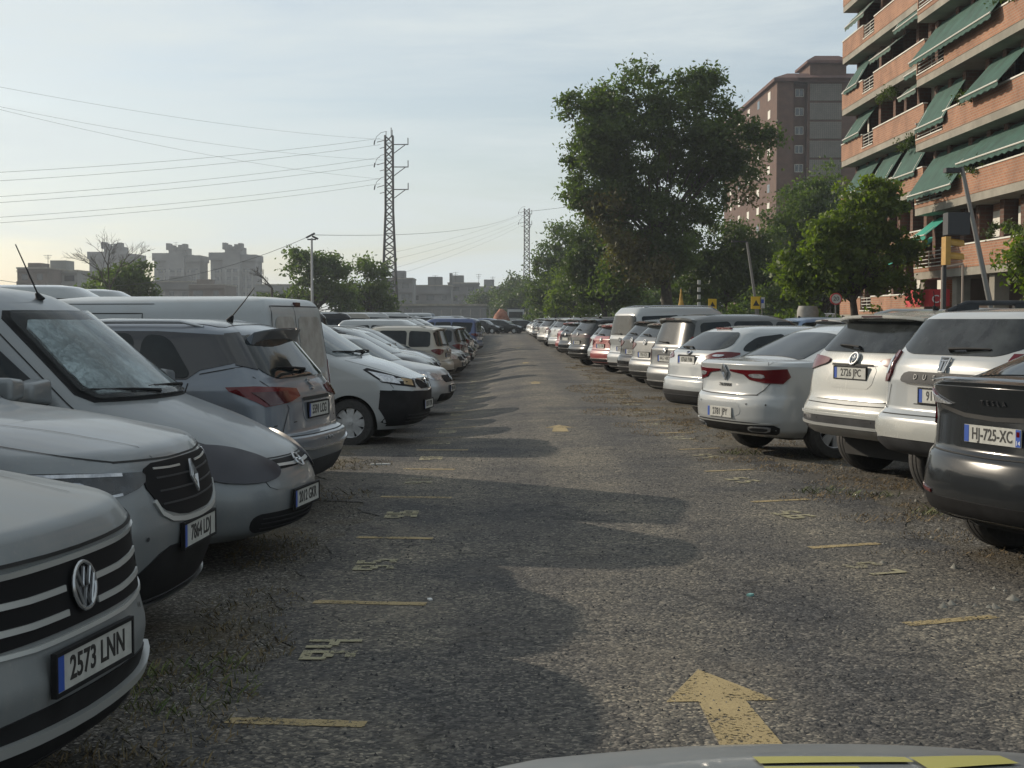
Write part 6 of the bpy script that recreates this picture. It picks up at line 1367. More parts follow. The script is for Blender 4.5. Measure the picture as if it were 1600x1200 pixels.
# brick tower block
def tower():
    root = empty('brick_tower', (0, 0, 0)); tag(root, 'tall brown brick tower block behind the elm, with a hipped top storey', 'tower block'); x0, yc = 43.4, 220.0; H = 39.2
    m = MB(); m.box(x0, x0 + 2.6, yc, yc + 52, 0, H); m.box(x0 + 2.6, x0 + 5.0, yc + 2.2, yc + 52, 0, H); m.box(x0 + 5.0, x0 + 17, yc + .8, yc + 52, 0, H); m.build('wall', BR_DK, root)
    m = MB(); m.box(x0 - .6, x0 + 3.2, yc - .6, yc + 52, H, H + .5); m.box(x0 + 3.2, x0 + 17, yc + .2, yc + 52, H + .0, H + .5)
    m.add([(x0 - .6, yc - .6, H + .5), (x0 + 17, yc - .6, H + .5), (x0 + 17, yc + 52, H + .5), (x0 - .6, yc + 52, H + .5), (x0 + 2, yc + 2, H + 1.6), (x0 + 15, yc + 2, H + 1.6), (x0 + 15, yc + 50, H + 1.6), (x0 + 2, yc + 50, H + 1.6)], [(0, 1, 5, 4), (1, 2, 6, 5), (2, 3, 7, 6), (3, 0, 4, 7), (4, 5, 6, 7)]); m.build('roof', mat('brown_roof_tiles', (.11, .055, .045), rough=.9, var=.2, vscale=.5), root)
    m = MB(); m.box(x0 + 5.4, x0 + 11.2, yc + 1, yc + 9, H + .5, H + 3.0); m.build('roof_storey', BR_DK, root)
    m = MB(); a = x0 + 4.8; b = x0 + 11.8; m.box(a, b, yc + .3, yc + 9.6, H + 3.0, H + 3.4); m.add([(a, yc + .3, H + 3.4), (b, yc + .3, H + 3.4), (b, yc + 9.6, H + 3.4), (a, yc + 9.6, H + 3.4), (a + 1.6, yc + 2, H + 4.4), (b - 1.6, yc + 2, H + 4.4), (b - 1.6, yc + 8, H + 4.4), (a + 1.6, yc + 8, H + 4.4)], [(0, 1, 5, 4), (1, 2, 6, 5), (2, 3, 7, 6), (3, 0, 4, 7), (4, 5, 6, 7)]); m.build('roof', MATS['brown_roof_tiles'], root)
    lat = mat('grey_lattice_screen', (.16, .15, .14), rough=.9, var=.3, vscale=9, coord='W')
    for k in range(13):
        z = 1.2 + 3 * k
        m = MB(); m.box(x0 + 5.4, x0 + 10.4, yc + .66, yc + .8, z - .9, z + 1.75)
        m.build('lattice_screen', lat, root)
        m = MB()
        for i in range(17): m.box(x0 + 5.4 + i * .31, x0 + 5.45 + i * .31, yc + .6, yc + .66, z - .9, z + 1.75)
        for i in range(9): m.box(x0 + 5.4, x0 + 10.4, yc + .56, yc + .6, z - .85 + i * .31, z - .80 + i * .31)
        m.build('lattice_bars', M_CONC, root)
        def win(px0, px1, py, zz0, zz1, m_, face='y', fr=True):
            f = MB()
            if face == 'y': f.box(px0, px1, py - .03, py + .02, zz0, zz1)
            else: f.box(x0 - .03, x0 + .02, px0, px1, zz0, zz1)
            w_ = f.build('window', m_, root)
            if fr and face == 'y':
                g_ = MB(); 
                for a_, b_ in ((px0 - .08, px0), (px1, px1 + .08), ((px0 + px1) / 2 - .04, (px0 + px1) / 2 + .04)): g_.box(a_, b_, py - .06, py - .03, zz0, zz1)
                g_.box(px0 - .08, px1 + .08, py - .06, py - .03, zz0 - .08, zz0); g_.box(px0 - .08, px1 + .08, py - .06, py - .03, zz1, zz1 + .08); g_.build('window_frame', M_CREAM, w_)
        win(x0 + 3.4, x0 + 4.6, yc + 2.2, z, z + 1.1, M_WIN); win(x0 + 13.0, x0 + 13.9, yc + .8, z, z + 1.2, M_CREAM if k % 3 else M_WIN); win(x0 + 14.9, x0 + 15.9, yc + .8, z, z + 1.2, M_WIN)
        for j in range(5):
            y = yc + 5.5 + j * 9.4; win(y, y + 2.0, 0, z, z + 1.35, M_CREAM if (k * 5 + j * 3) % 7 else M_WIN, 'x')
tower()
M_HAZYC = mat('grey_weathered_render', (.165, .16, .155), rough=.95, var=.25, vscale=.12, coord='W')
M_HAZYD = mat('brown_weathered_render', (.125, .098, .082), rough=.95, var=.2, vscale=.15, coord='W')
M_PALE = mat('pale_render', (.22, .215, .20), rough=.95, var=.12, vscale=.15, coord='W')
def box_building(name, label, px0, px1, top, D_, m, roofs=(), depth=14, fl=3.0, wins=True, cat='building', group=None, wm=None):
    x0, x1 = W(px0, 498, D_).x, W(px1, 498, D_).x; H = W(px0, top, D_).z; root = empty(name, ((x0 + x1) / 2, D_, 0)); tag(root, label, cat, group); hw = (x1 - x0) / 2
    b = MB(); b.box(-hw, hw, 0, depth, 0, H); b.build('wall', m, root)
    b = MB(); b.box(-hw - .15, hw + .15, -.15, depth, H, H + .35); b.build('roof', M_CONC, root)
    for (a, c, h) in roofs: b = MB(); xa, xc = W(a, 498, D_).x - root.location.x, W(c, 498, D_).x - root.location.x; b.box(xa, xc, 2, 8, H + .35, H + .35 + h); b.build('roof_hut', m, root)
    if wins:
        nf = int(H / fl); nw = max(2, int(hw * 2 / 3.2)); r = random.Random(int(px0))
        for f in range(nf):
            for k in range(nw):
                b = MB(); xx = -hw + (k + .5) * 2 * hw / nw; ww = r.choice((.6, .9, 1.1)); b.box(xx - ww, xx + ww, -.06, .03, f * fl + 1, f * fl + 2.3); b.build('window', wm or M_WIN, root)
        s = MB()
        for f in range(1, nf + 1): s.box(-hw - .02, hw + .02, -.5, .0, f * fl - .2, f * fl + .7 if f % 2 else f * fl)
        s.build('balcony_bands', m, root)
    return root
def castle(px0, px1, top, D_, label):
    k = D_ / FPX; H = W(0, top, D_).z; cx = W((px0 + px1) / 2, 498, D_).x; w_ = (px1 - px0) * k / 2; root = empty('grey_tower', (cx, D_, 0)); tag(root, label, 'tower block', 'three grey residential towers on the skyline')
    b = MB(); b.box(-w_, -w_ * .42, 0, 14, 0, H - .8); b.box(-w_ * .42, w_ * .36, -2, 16, 0, H - .6); b.box(w_ * .36, w_, 0, 14, 0, H - 1.6)
    b.box(-w_ * 1.06, -w_ * .42, -1, 15, H - 3.4, H - .6); b.box(w_ * .36, w_ * 1.04, -1, 15, H - 3.8, H - 1.4); b.build('wall', M_HAZYC, root)
    b = MB(); b.box(-w_ * .36, w_ * .34, 0, 12, H - .6, H + 1.6)
    for j in range(5): x = -w_ * .42 + w_ * .78 * j / 4; hh = (1.6, .9, .2, 1.0, 1.4)[j]; b.box(x * .9 - .7, x * .9 + .7, -.5, 4, H + .6, H + 1.5 + hh)
    b.build('crown_storey', M_HAZYC, root)
    b = MB()
    for j in range(7): x = -w_ + (j + .5) * 2 * w_ / 7; b.box(x - .35, x + .35, -2.25 if -w_ * .42 < x < w_ * .36 else -.25, .5, 2, H - 7)
    b.build('vertical_fins', M_PALE, root)
    for f in range(int((H - 4) / 3)):
        for (xa, xb, ya, yb) in ((-w_ * .9, -w_ * .5, -.08, .05), (-w_ * .3, w_ * .25, -2.08, -1.9), (w_ * .45, w_ * .9, -.08, .05)): b = MB(); b.box(xa, xb, ya, yb, f * 3 + 1, f * 3 + 2.4); b.build('window', M_WIN, root)
castle(141, 212, 391, 520, 'leftmost of the three grey stepped towers, behind the leafless tree'); castle(242, 313, 393, 520, 'middle one of the three grey stepped towers'); castle(330, 400, 392, 520, 'rightmost of the three grey stepped towers')
box_building('brick_house', 'brown stepped house block at the far left of the skyline', 28, 75, 420, 300, M_HAZYD, ((40, 60, 1.0),)); box_building('pale_house', 'pale rendered house block right of the brown stepped one', 72, 122, 424, 310, M_PALE, ((75, 100, 2.2),)); box_building('low_wall_building', 'low reddish building below the pale house block', 48, 140, 458, 260, M_HAZYD, wins=False)
box_building('flat_house', 'flat roofed grey house in front of the middle grey tower', 238, 300, 441, 340, M_HAZYC, ((262, 290, 1.2),)); box_building('flat_house', 'long low grey house between the middle and the rightmost tower', 296, 352, 446, 330, M_HAZYD, ((305, 325, 1.2),)); box_building('flat_house', 'pale low house right of the rightmost grey tower', 400, 455, 446, 360, M_PALE)
box_building('stepped_apartments', 'hazy apartment block right behind the tall pylon', 600, 645, 436, 380, M_HAZYC, ((612, 632, 2.0),)); box_building('stepped_apartments', 'hazy apartment block with roof huts in the middle of the far row', 640, 705, 447, 400, M_HAZYC, ((668, 690, 2.4), (702, 706, 3.5))); box_building('stepped_apartments', 'hazy apartment block with a tall roof hut at the right of the far row', 700, 748, 443, 420, M_HAZYC, ((706, 724, 2.2),)); box_building('stepped_apartments', 'lowest hazy block of the far row, partly behind the distant trees', 745, 800, 449, 440, M_HAZYC, ((756, 772, 2.2),))
box_building('low_wall', 'long low wall beyond the parked cars at the end of the far row', 560, 760, 478, 230, M_HAZYC, wins=False, cat='wall', depth=1)
m = MB()
for px, top, D_ in ((75, 398, 300), (275, 378, 520), (680, 430, 400), (712, 425, 420), (748, 428, 430), (770, 432, 430), (630, 427, 380)):
    p = W(px, top, D_); q = W(px, top + 22, D_); t = empty('roof_aerial', q); tag(t, None, 'aerial'); a = MB(); a.tube([(0, 0, -1), p - q], .06, 5)
    for k in range(3): a.tube([(-.9 + .2 * k, 0, (p - q).z * (.95 - .12 * k)), (.9 - .2 * k, 0, (p - q).z * (.95 - .12 * k))], .04, 4)
    a.build('mast', M_DMET, t); t['label'] = {75: 'thin television aerial on the pale house block at the left', 275: 'aerial above the middle grey tower', 680: 'aerial on the middle hazy apartment block', 712: 'aerial on the roof hut of the right hazy block', 748: 'tallest thin aerial near the distant trees', 770: 'aerial on the lowest hazy block', 630: 'aerial on the block behind the tall pylon'}[px]

# ================================================================ pylons, wires, lamps, signs
M_GALV = mat('galvanised_steel', (.085, .08, .078), rough=.6, metal=.5, var=.2, vscale=2)
def pylon(name, label, px, top, D_, b0, narrow=.45, arms=3, short=False):
    B = Vector((W(px, 498, D_).x, D_, 0)); H = W(px, top, D_).z; root = empty(name, B); tag(root, label, 'pylon'); m = MB(); k = D_ / FPX
    ht = H * .62
    def hwid(z): return b0 + (narrow - b0) * min(1, z / ht)
    N = 26; zs = [H * i / N for i in range(N + 1)]
    for sx, sy in ((1, 1), (1, -1), (-1, 1), (-1, -1)): m.tube([(sx * hwid(z), sy * hwid(z), z) for z in zs], .125, 5)
    for i in range(N):
        a, b = hwid(zs[i]), hwid(zs[i + 1]); s = 1 if i % 2 else -1
        for q in range(4):
            c, sn = (1, 0, -1, 0)[q], (0, 1, 0, -1)[q]
            def P(u, h_, z): return (c * h_ - sn * u * h_, sn * h_ + c * u * h_, z)
            m.tube([P(-s, a, zs[i]), P(s, b, zs[i + 1])], .085, 4)
            if i % 2: m.tube([P(-1, a, zs[i]), P(1, a, zs[i])], .035, 4)
    m.build('lattice_mast', M_GALV, root)
    for j in range(arms):
        z = H * (1 - .045 - j * (.115 if not short else .09)) ; a = MB(); ln = 2.6 if not short else 1.2
        a.tube([(narrow, 0, z), (ln, 0, z)], .07, 5); a.tube([(narrow, 0, z - 1.3), (ln * .85, 0, z - .05)], .06, 5); a.tube([(ln, 0, z - .05), (ln, 0, z + .9)], .07, 6)
        a.tube([(-narrow, 0, z + .6), (-1.6, -.5, z + .25)], .05, 5); a.tube([(-narrow, 0, z - .35), (-1.3, .3, z - .5)], .05, 5); a.build('cross_arm', M_GALV, root)
        i_ = MB(); pts = [Vector((-1.9, -.5, z + .2)), Vector((-1.7, -.3, z + 1.0)), Vector((-1.1, 0, z + 1.6)), Vector((-.3, 0, z + 1.8))]; i_.tube(pts, .03, 4); i_.tube([(-2.0, -.5, z - .1), (-1.9, -.5, z + .5)], .09, 6); i_.build('insulator', M_DMET, root)
    if not short:
        t = MB(); t.tube([(.3, 0, H), (.3, 0, H + 1.1)], .06, 5); t.tube([(-.4, 0, H), (-.4, 0, H + .6)], .05, 5); t.tube([(.45, 0, H - .5), (.45, 0, H + .8)], .05, 5); t.build('top_spike', M_GALV, root)
    return root
pylon('lattice_pylon', 'tall slender lattice pylon standing alone against the sky', 609, 212, 190, 1.15, .52)
pylon('lattice_pylon', 'shorter and more distant lattice pylon rising behind the street trees', 823, 326, 330, .95, .6, arms=2, short=True)
M_WIRE = mat('power_cable', (.06, .06, .06), rough=.6)
def wire(label, a, b, sag, r=.03, group='power lines crossing the sky'):
    A_, B_ = W(*a), W(*b); m = MB(); pts = []
    for k in range(25): t = k / 24; p = A_.lerp(B_, t); p.z -= sag * 4 * t * (1 - t); pts.append(p)
    m.tube(pts, r, 4, cap=False); tag(m.build('power_line', M_WIRE), label, 'power line', group)
for (ya, yb, s, l) in ((262, 216, .8, 'uppermost of the six rising power lines from the left edge to the tall pylon'), (277, 226, .8, 'second from the top of the rising power lines reaching the tall pylon'), (304, 246, .8, 'third from the top of the rising power lines reaching the tall pylon'), (313, 256, .8, 'fourth from the top of the rising power lines reaching the tall pylon'), (336, 279, .8, 'fifth from the top of the rising power lines reaching the tall pylon'), (345, 287, .8, 'lowest of the rising power lines reaching the tall pylon')):
    wire(l, (-300, ya + 20, 120), (594, yb, 190), s, .016)
for (pa, pb, s, l) in (((0, 128), (600, 218), 1.0, 'highest of the three falling lines from the left edge to the pylon top'), ((0, 157), (600, 250), 1.2, 'middle one of the three falling lines from the left edge'), ((0, 162), (600, 280), 1.2, 'lowest of the three falling lines from the left edge')):
    wire(l, (pa[0] - 200, pa[1] - (pb[1] - pa[1]) * .36, 110), (*pb, 190), s, .011)
for i, (ya, yb, l) in enumerate(((395, 336, 'upper thin cable between the two pylons'), (406, 343, 'second thin cable between the two pylons'), (420, 347, 'third thin cable between the two pylons'), (432, 352, 'lowest thin cable between the two pylons'))):
    wire(l, (612, ya, 190), (815, yb, 330), .6, .012)
wire('slack cable from the lamp mast to the second pylon', (488, 367, 110), (815, 334, 330), 1.5, .02); wire('dark cable from the left edge up to the lamp mast', (-60, 426, 110), (488, 367, 110), 2.4, .018); wire('cable running right from the second pylon behind the elm', (826, 330, 330), (1000, 300, 330), .6, .04)
B = Vector((W(488, 498, 110).x, 110, 0)); o = empty('lamp_mast', B); tag(o, 'thin pale lamp mast with a floodlight head left of the tall pylon', 'lamp mast'); m = MB(); m.tube([(0, 0, 0), (0, 0, 8.0)], [.12, .08], 8); m.build('mast', mat('pale_galvanised', (.42, .42, .42), rough=.5, metal=.3), o)
m = MB(); m.box(-.35, .35, -.05, .05, 7.85, 7.95); M = Matrix.Translation((-.1, -.1, 8.2)) @ Matrix.Rotation(R(-28), 4, 'Y'); m.box(-.36, .4, -.2, .2, -.05, .05, M=M); M = Matrix.Translation((.25, .1, 8.05)) @ Matrix.Rotation(R(25), 4, 'Y'); m.box(-.25, .25, -.15, .15, -.07, .08, M=M); m.build('floodlight', M_DMET, o)
def pole_lamp(label, pb, pt, D_, r, arm, group=None):
    a, b = W(*pb, D_), W(*pt, D_); a2 = a + (a - b).normalized() * (a.z / max(.01, (b - a).normalized().z)); o = empty('street_lamp', (a2.x, a2.y, 0)); tag(o, label, 'street lamp', group); q = o.location
    m = MB(); m.tube([a2 - q, b - q], [r * 1.3, r * .8], 10); m.build('pole', M_MET, o, smooth=50); m = MB(); c = W(*arm, D_) - q; m.tube([b - q, c], [r * .6, r * .5], 6); m.box(c.x - .25, c.x + .1, c.y - .12, c.y + .12, c.z - .06, c.z + .05); m.build('lamp_head', M_DMET, o)
pole_lamp('leaning grey street lamp rising in front of the near wing of balconies', (1545, 465), (1503, 262), 34, .062, (1492, 266)); pole_lamp('slim leaning street lamp above the yellow warning sign', (1182, 480), (1167, 378), 82, .08, (1150, 377)); pole_lamp('half hidden street lamp arm among the trees below the brick tower', (1290, 420), (1282, 343), 90, .07, (1262, 343))
# traffic light
B = Vector((W(1477, 498, 30).x, 30, 0)); o = empty('traffic_light', B); tag(o, 'yellow traffic light with hooded lamps seen from the side, a black box above it', 'traffic light'); k = 30 / FPX
M_TL = mat('traffic_light_yellow', (.36, .20, .035), rough=.5, var=.15, vscale=6)
zt, zb = W(1477, 370, 30).z, W(1477, 414, 30).z; m = MB(); m.box(-.06, .05, -.15, .15, zb, zt); m.build('housing', M_TL, o)
m = MB()
for zc in (zb + .16, zt - .16):
    for q in range(9):
        a = R(-10 + 200 * q / 8); a2 = R(-10 + 200 * (q + 1) / 8)
        if q < 8: m.add([(.05, .13 * math.cos(a), zc + .13 * math.sin(a)), (.05, .13 * math.cos(a2), zc + .13 * math.sin(a2)), (.36, .12 * math.cos(a2), zc - .03 + .12 * math.sin(a2)), (.36, .12 * math.cos(a), zc - .03 + .12 * math.sin(a)), (.05, .12 * math.cos(a), zc + .12 * math.sin(a)), (.05, .12 * math.cos(a2), zc + .12 * math.sin(a2)), (.36, .11 * math.cos(a2), zc - .03 + .11 * math.sin(a2)), (.36, .11 * math.cos(a), zc - .03 + .11 * math.sin(a))], [(0, 1, 2, 3), (7, 6, 5, 4), (2, 6, 7, 3)])
m.build('lamp_hood', M_TL, o); m = MB(); m.tube([(-.0, .12, 0), (-.0, .12, zt)], .05, 8); m.build('pole', M_DMET, o); m = MB(); m.box(-.02, .46, -.15, .2, zt + .04, zt + .52); m.build('signal_box', M_DMET, o)
# kiosk frame
B = Vector((W(1487, 498, 40).x, 40, 0)); o = tag(empty('sign_frame', B), 'tall pale rectangular frame standing under the traffic light', 'sign frame'); m = MB(); z1 = W(1487, 415, 40).z
for x in (-.3, .3): m.tube([(x, 0, 0), (x, 0, z1 - .05 + (.1 if x > 0 else 0))], .03, 6)
m.tube([(-.3, 0, z1 - .05), (.3, 0, z1 + .05)], .03, 6); m.build('frame', mat('pale_brown_tube', (.38, .30, .24), rough=.5), o)
def sign_post(name, label, px, pz, D_): 
    B = Vector((W(px, 498, D_).x, D_, 0)); o = tag(empty(name, B), label, 'road sign'); z = W(px, pz, D_).z; m = MB(); m.tube([(0, .05, 0), (0, .05, z + .2)], .03, 6); m.build('post', M_MET, o); return o, z
o, z = sign_post('speed_sign', 'round speed limit sign reading 20 at the edge of the street', 1306, 467, 55); m = MB(); n = 28
m.tube([(0, .02, z), (0, -.02, z)], .24, n); m.build('sign_rim', mat('sign_red', (.42, .05, .05), rough=.5), o); m = MB(); m.tube([(0, -.02, z), (0, -.03, z)], .185, n); m.build('sign_face', M_PLATE, o)
me = text_mesh('20', size=.24, ext=.002); me.materials.append(M_INK); t = bpy.data.objects.new('sign_lettering', me); COL.objects.link(t); t.parent = o; t.location = (0, -.034, z); t.rotation_euler = (R(90), 0, 0)
M_YSIGN = mat('yellow_sign', (.62, .40, .02), rough=.5)
for (px, pz, D_, s, l) in ((1181, 473, 60, .27, 'yellow warning sign with a black pictogram at the foot of the slim street lamp'), (1113, 475, 75, .28, 'smaller yellow warning sign right of the white ladder rack')):
    o, z = sign_post('warning_sign', l, px, pz, D_); m = MB(); m.box(-s * .8, s * .8, -.02, .02, z - s, z + s); m.build('sign_board', M_YSIGN, o); m = MB(); m.add([(-s * .5, -.03, z - s * .5), (s * .5, -.03, z - s * .5), (0, -.03, z + s * .45)], [(0, 1, 2)]); m.add([(-s * .15, -.035, z - s * .1), (s * .55, -.035, z - s * .55), (s * .5, -.035, z - s * .3)], [(0, 1, 2)]); m.build('pictogram', M_INK, o)
o, z = sign_post('blue_sign', 'small white and blue sign beside the yellow warning sign', 1191, 473, 60); m = MB(); m.box(-.1, .1, -.02, .02, z - .24, z + .24); m.build('sign_board', M_PLATE, o); m = MB(); m.box(-.06, .06, -.026, -.02, z - .02, z + .15); m.build('sign_symbol', M_EURO, o)
B = Vector((W(1092, 498, 70).x, 70, 0)); o = tag(empty('striped_post', B), 'slender white post with dark stripes left of the yellow warning sign', 'post'); m = MB(); zt = W(1092, 433, 70).z
for k in range(10): m.box(-.07, .07, -.07, .07, zt * k / 10, zt * (k + (.6 if k > 4 else 1)) / 10)
m.build('post', M_PLATE, o)
B = Vector((W(1064, 498, 66).x, 66, 0)); o = tag(empty('folded_parasol', B), 'folded ochre parasol standing behind the white high-roof van', 'parasol'); zt = W(1064, 449, 66).z; m = MB(); m.tube([(0, 0, zt * .35), (.02, 0, zt * .6), (0, 0, zt * .8), (0, 0, zt)], [.26, .22, .09, .02], 9); m.build('canopy', mat('ochre_fabric', (.45, .27, .06), rough=.8, var=.3, vscale=5), o); m = MB(); m.tube([(0, 0, 0), (0, 0, zt)], .03, 6); m.build('pole', M_MET, o)
B = Vector((W(1262 + 0, 498, 58).x, 58, 0)); o = tag(empty('bottle_bank', B), 'pale cylindrical container standing under the plane tree', 'container'); m = MB(); zt = W(1262, 478, 58).z; lathe(m, [(.01, 0), (.42, 0), (.45, .1), (.45, zt * .9), (.38, zt), (.01, zt)], 24, axis='z'); m.build('drum', mat('dull_grey_drum', (.22, .21, .19), rough=.7, var=.2, vscale=3), o, smooth=40)
# terracotta-coloured heap and lorry at the end of the lane
B = Vector((W(783, 498, 165).x, 165, 0)); bm = bmesh.new(); bmesh.ops.create_icosphere(bm, subdivisions=3, radius=1); r = random.Random(2)
for v in bm.verts: v.co = Vector((v.co.x * 1.0 * (1 - .25 * max(0, v.co.z)), v.co.y, max(-.05, v.co.z) * 1.35)) * (1 + .12 * math.sin(v.co.x * 7) * math.cos(v.co.y * 6 + v.co.z * 5)); v.co += Vector((0, 0, 1.4))
o = obj_bm('covered_heap', bm, mat('terracotta_tarpaulin', (.30, .13, .085), rough=.9, var=.3, vscale=2), smooth=60); o.location = B; tag(o, 'terracotta coloured covered heap beside the lorry at the end of the lane', 'covered heap')
B = Vector((W(806, 498, 190).x, 190, 0)); o = tag(empty('lorry', B), 'white lorry cab facing the camera at the end of the lane', 'lorry'); m = MB(); m.box(-1.15, 1.15, 0, 2.0, .7, 2.9); m.build('cab', P_WHITE, o); m = MB(); m.box(-.95, .95, -.04, .02, 1.7, 2.55); m.build('windscreen', M_GLASS, o); m = MB(); m.box(-1.2, 1.2, -.12, 2, .35, .72); m.build('bumper', M_BLK, o); m = MB(); m.box(-1.2, 1.2, 2.2, 8, .8, 3.1); m.build('load_box', M_GREYP, o); m = MB()
for x in (-1, 1):
    m = MB(); m.tube([(x - .12, 1.0, .45), (x + .12, 1.0, .45)], .45, 16); m.build('wheel', M_TYRE, o); m = MB(); m.box(x * 1.38 - .1, x * 1.38 + .1, -.1, .05, 1.8, 2.3); m.build('wing_mirror', M_BLK, o)
# lattice fence beyond the left cars
o = tag(empty('wire_fence', (W(660, 498, 200).x, 200, 0)), 'low pale wire fence beyond the parked cars on the left', 'fence'); m = MB()
for k in range(22): m.tube([(-14 + k * 1.4, 0, 0), (-14 + k * 1.4, 0, 3.0)], .05, 5)
m.build('fence_posts', M_MET, o); m = MB()
for z in (1.0, 2.0, 3.0): m.tube([(-14, 0, z), (15.4, 0, z)], .03, 4)
m.build('fence_wire', M_MET, o)
# ================================================================ placing the cars
GL = 'cars parked along the left of the lane'; GR = 'cars parked along the right of the lane'
def named(root, label, cat='car', group=None): tag(root, label, cat, group); return root
named(put(car_vw(), nose=(-1.285, 4.28), ang=-9), 'silver SUV with chrome grille bars and plate 2573 LNN, nearest car on the left', 'car', GL)
named(put(car_koleos(), nose=(-1.50, 6.75), ang=-4), 'dusty grey SUV with a diamond badge and plate 7864 LDJ, second car on the left', 'car', GL)
named(put(car_combo(), nose=(-1.31, 9.1), ang=-9), 'silver small van with a crumpled sunshade and tinted headlamp covers', 'van', GL)
named(put(car_ateca(), tail=(-1.44, 11.35), ang=170), 'blue-silver SUV with black roof pillars, tail towards the lane', 'car', GL)
named(put(car_van_rear(), tail=(-1.93, 13.75), ang=169), 'white van with dirt-stained blind rear doors, between the blue-silver SUV and the black-nosed van', 'van', GL)
named(put(car_nv(), nose=(-1.02, 18.5), ang=-9), 'white van with matt black bumper and lower wings, nose towards the lane', 'van', GL)
named(put(car_tesla(), tail=(2.93, 8.45), ang=20), 'dark grey electric car with French plate HJ-725-XC, nearest car on the right', 'car', GR)
named(put(car_duster(), tail=(3.48, 11.2), ang=21), 'white SUV with a lettered grey tailgate bar and plate 9115, second car on the right', 'car', GR).scale.z = 1.035
named(put(car_rav(), tail=(3.31, 13.4), ang=21), 'pearl white SUV with silver bumper strips and plate 2726 JPC', 'car', GR)
named(put(car_talisman(), tail=(2.52, 16.0), ang=22), 'white saloon with wide red tail lamps and plate 2781 JPY', 'car', GR).scale.z = 1.055
named(put(car_mondeo(), tail=(2.72, 21.2), ang=21), 'white estate car with pointed red tail lamps and plate 8768 JVM', 'car', GR)

BASE = {}
def base(kind, **k):
    key = (kind, tuple(sorted((a, str(b)) for a, b in k.items())))
    return key
def mk(name, paint_, kind, **k): return generic(name, paint_, kind, **k)
# unique middle-distance cars
X_ = [
 (mk('people_carrier', P_GREY, 'mpv', H=1.68, txt='4417 HRD', lamp='tall', roof=P_BLACK), 'tail', (2.92, 25.6), 21, 'grey people carrier with a long dark dusty roof behind the white estate', GR),
 (mk('compact_suv', P_GREY, 'suv', H=1.56, txt='1924 KDS'), 'tail', (3.02, 30.4), 21, 'grey compact SUV right behind the grey people carrier, right row', GR),
 (mk('compact_suv', P_BLACK, 'suv', H=1.60, txt='6250 JYR', lamp='low'), 'tail', (3.0, 33.3), 21, 'black SUV tucked against the white high-roof van', GR),
 (mk('high_roof_van', P_WHITE, 'minivan', H=1.93, txt='3391 HWV', lamp='tall', rail=M_CHR), 'tail', (3.05, 36.6), 21, 'white high-roof passenger van with roof bars in the right row', GR),
 (mk('small_car', P_RED, 'hatch', txt='7712 GYM'), 'tail', (2.75, 40.2), 21, 'bright red hatchback behind the white high-roof van', GR),
 (mk('black_suv', P_BLACK, 'suv', H=1.63, lamp='band', txt='5083 LBX'), 'tail', (2.38, 46.3), 20, 'black SUV with a silver lower bumper, ahead of the red hatchback', GR),
 (mk('small_car', P_GREY, 'hatch', front_txt='4402 FTZ'), 'nose', (-1.25, 21.0), -9, 'dark silver hatchback with a chrome grille, right after the black-nosed white van', GL),
 (mk('small_car', P_SILV, 'hatch', H=1.52, front_txt='9364 GHT'), 'nose', (-.95, 25.6), -8, 'pale silver hatchback with a rounded nose in the left row', GL),
 (mk('people_carrier', P_BLACK, 'mpv', H=1.66, front_txt='2279 GCN', rail=True), 'nose', (-1.45, 30.6), -9, 'black people carrier with silver roof rails in the left row', GL),
 (mk('people_carrier', P_BEIGE, 'mpv', H=1.70, txt='1150 FKW', rail=True), 'tail', (-1.55, 40.4), 169, 'cream people carrier with red lamps, tail towards the lane in the left row', GL),
 (mk('small_car', P_CHAMP, 'hatch', front_txt='8034 DBF'), 'nose', (-1.25, 43.5), -8, 'champagne hatchback behind the cream people carrier', GL),
]
for (rt, how, p, ang, lab, g) in X_: named(put(rt, **{how: p}, ang=ang), lab, 'van' if 'van' in rt.name else 'car', g)
# merged meshes for small copies
KM = {}
for kd, H in (('hatch', 1.48), ('suv', 1.64), ('mpv', 1.68), ('estate', 1.5), ('sedan', 1.45), ('minivan', 1.9)):
    for rl in ((True, False) if kd in ('suv', 'minivan', 'mpv') else (False,)):
        rt = generic('proto', P_WHITE, kd, H=H, seg=(6, 6, 8), rail=rl)
        KM[(kd, rl)] = (merge(rt, kd), rt['car_length'])
        def kill(o):
            for c in list(o.children): kill(c)
            bpy.data.objects.remove(o)
        kill(rt)
PN = [('white', P_WHITE), ('silver', P_SILV), ('black', P_BLACK), ('grey', P_GREY), ('dark grey', P_DGREY), ('red', P_RED), ('dark blue', P_BLUE), ('light blue', P_LBLUE), ('champagne', P_CHAMP), ('pearl white', P_PEARL), ('blue-silver', P_BLUS)]
PD = dict(PN)
KN = {'hatch': ('hatchback', 'small_car'), 'suv': ('SUV', 'compact_suv'), 'mpv': ('people carrier', 'people_carrier'), 'estate': ('estate car', 'estate_car'), 'sedan': ('saloon', 'saloon_car'), 'minivan': ('van', 'passenger_van')}
def small(kd, rl, colr, how, p, ang, sc=1.0):
    if (kd, rl) not in KM: rl = False
    me, L = KM[(kd, rl)]; o = bpy.data.objects.new(KN[kd][1], me); COL.objects.link(o); o['car_length'] = L * sc
    put(o, **{how: p}, ang=ang); o.scale = (sc, 1, sc if sc > 1 else 1)
    o.material_slots[0].link = 'OBJECT'; o.material_slots[0].material = PD[colr]; return o
ORD = ['zeroth', 'first', 'second', 'third', 'fourth', 'fifth', 'sixth', 'seventh', 'eighth', 'ninth', 'tenth', 'eleventh', 'twelfth', 'thirteenth', 'fourteenth', 'fifteenth', 'sixteenth', 'seventeenth', 'eighteenth', 'nineteenth']
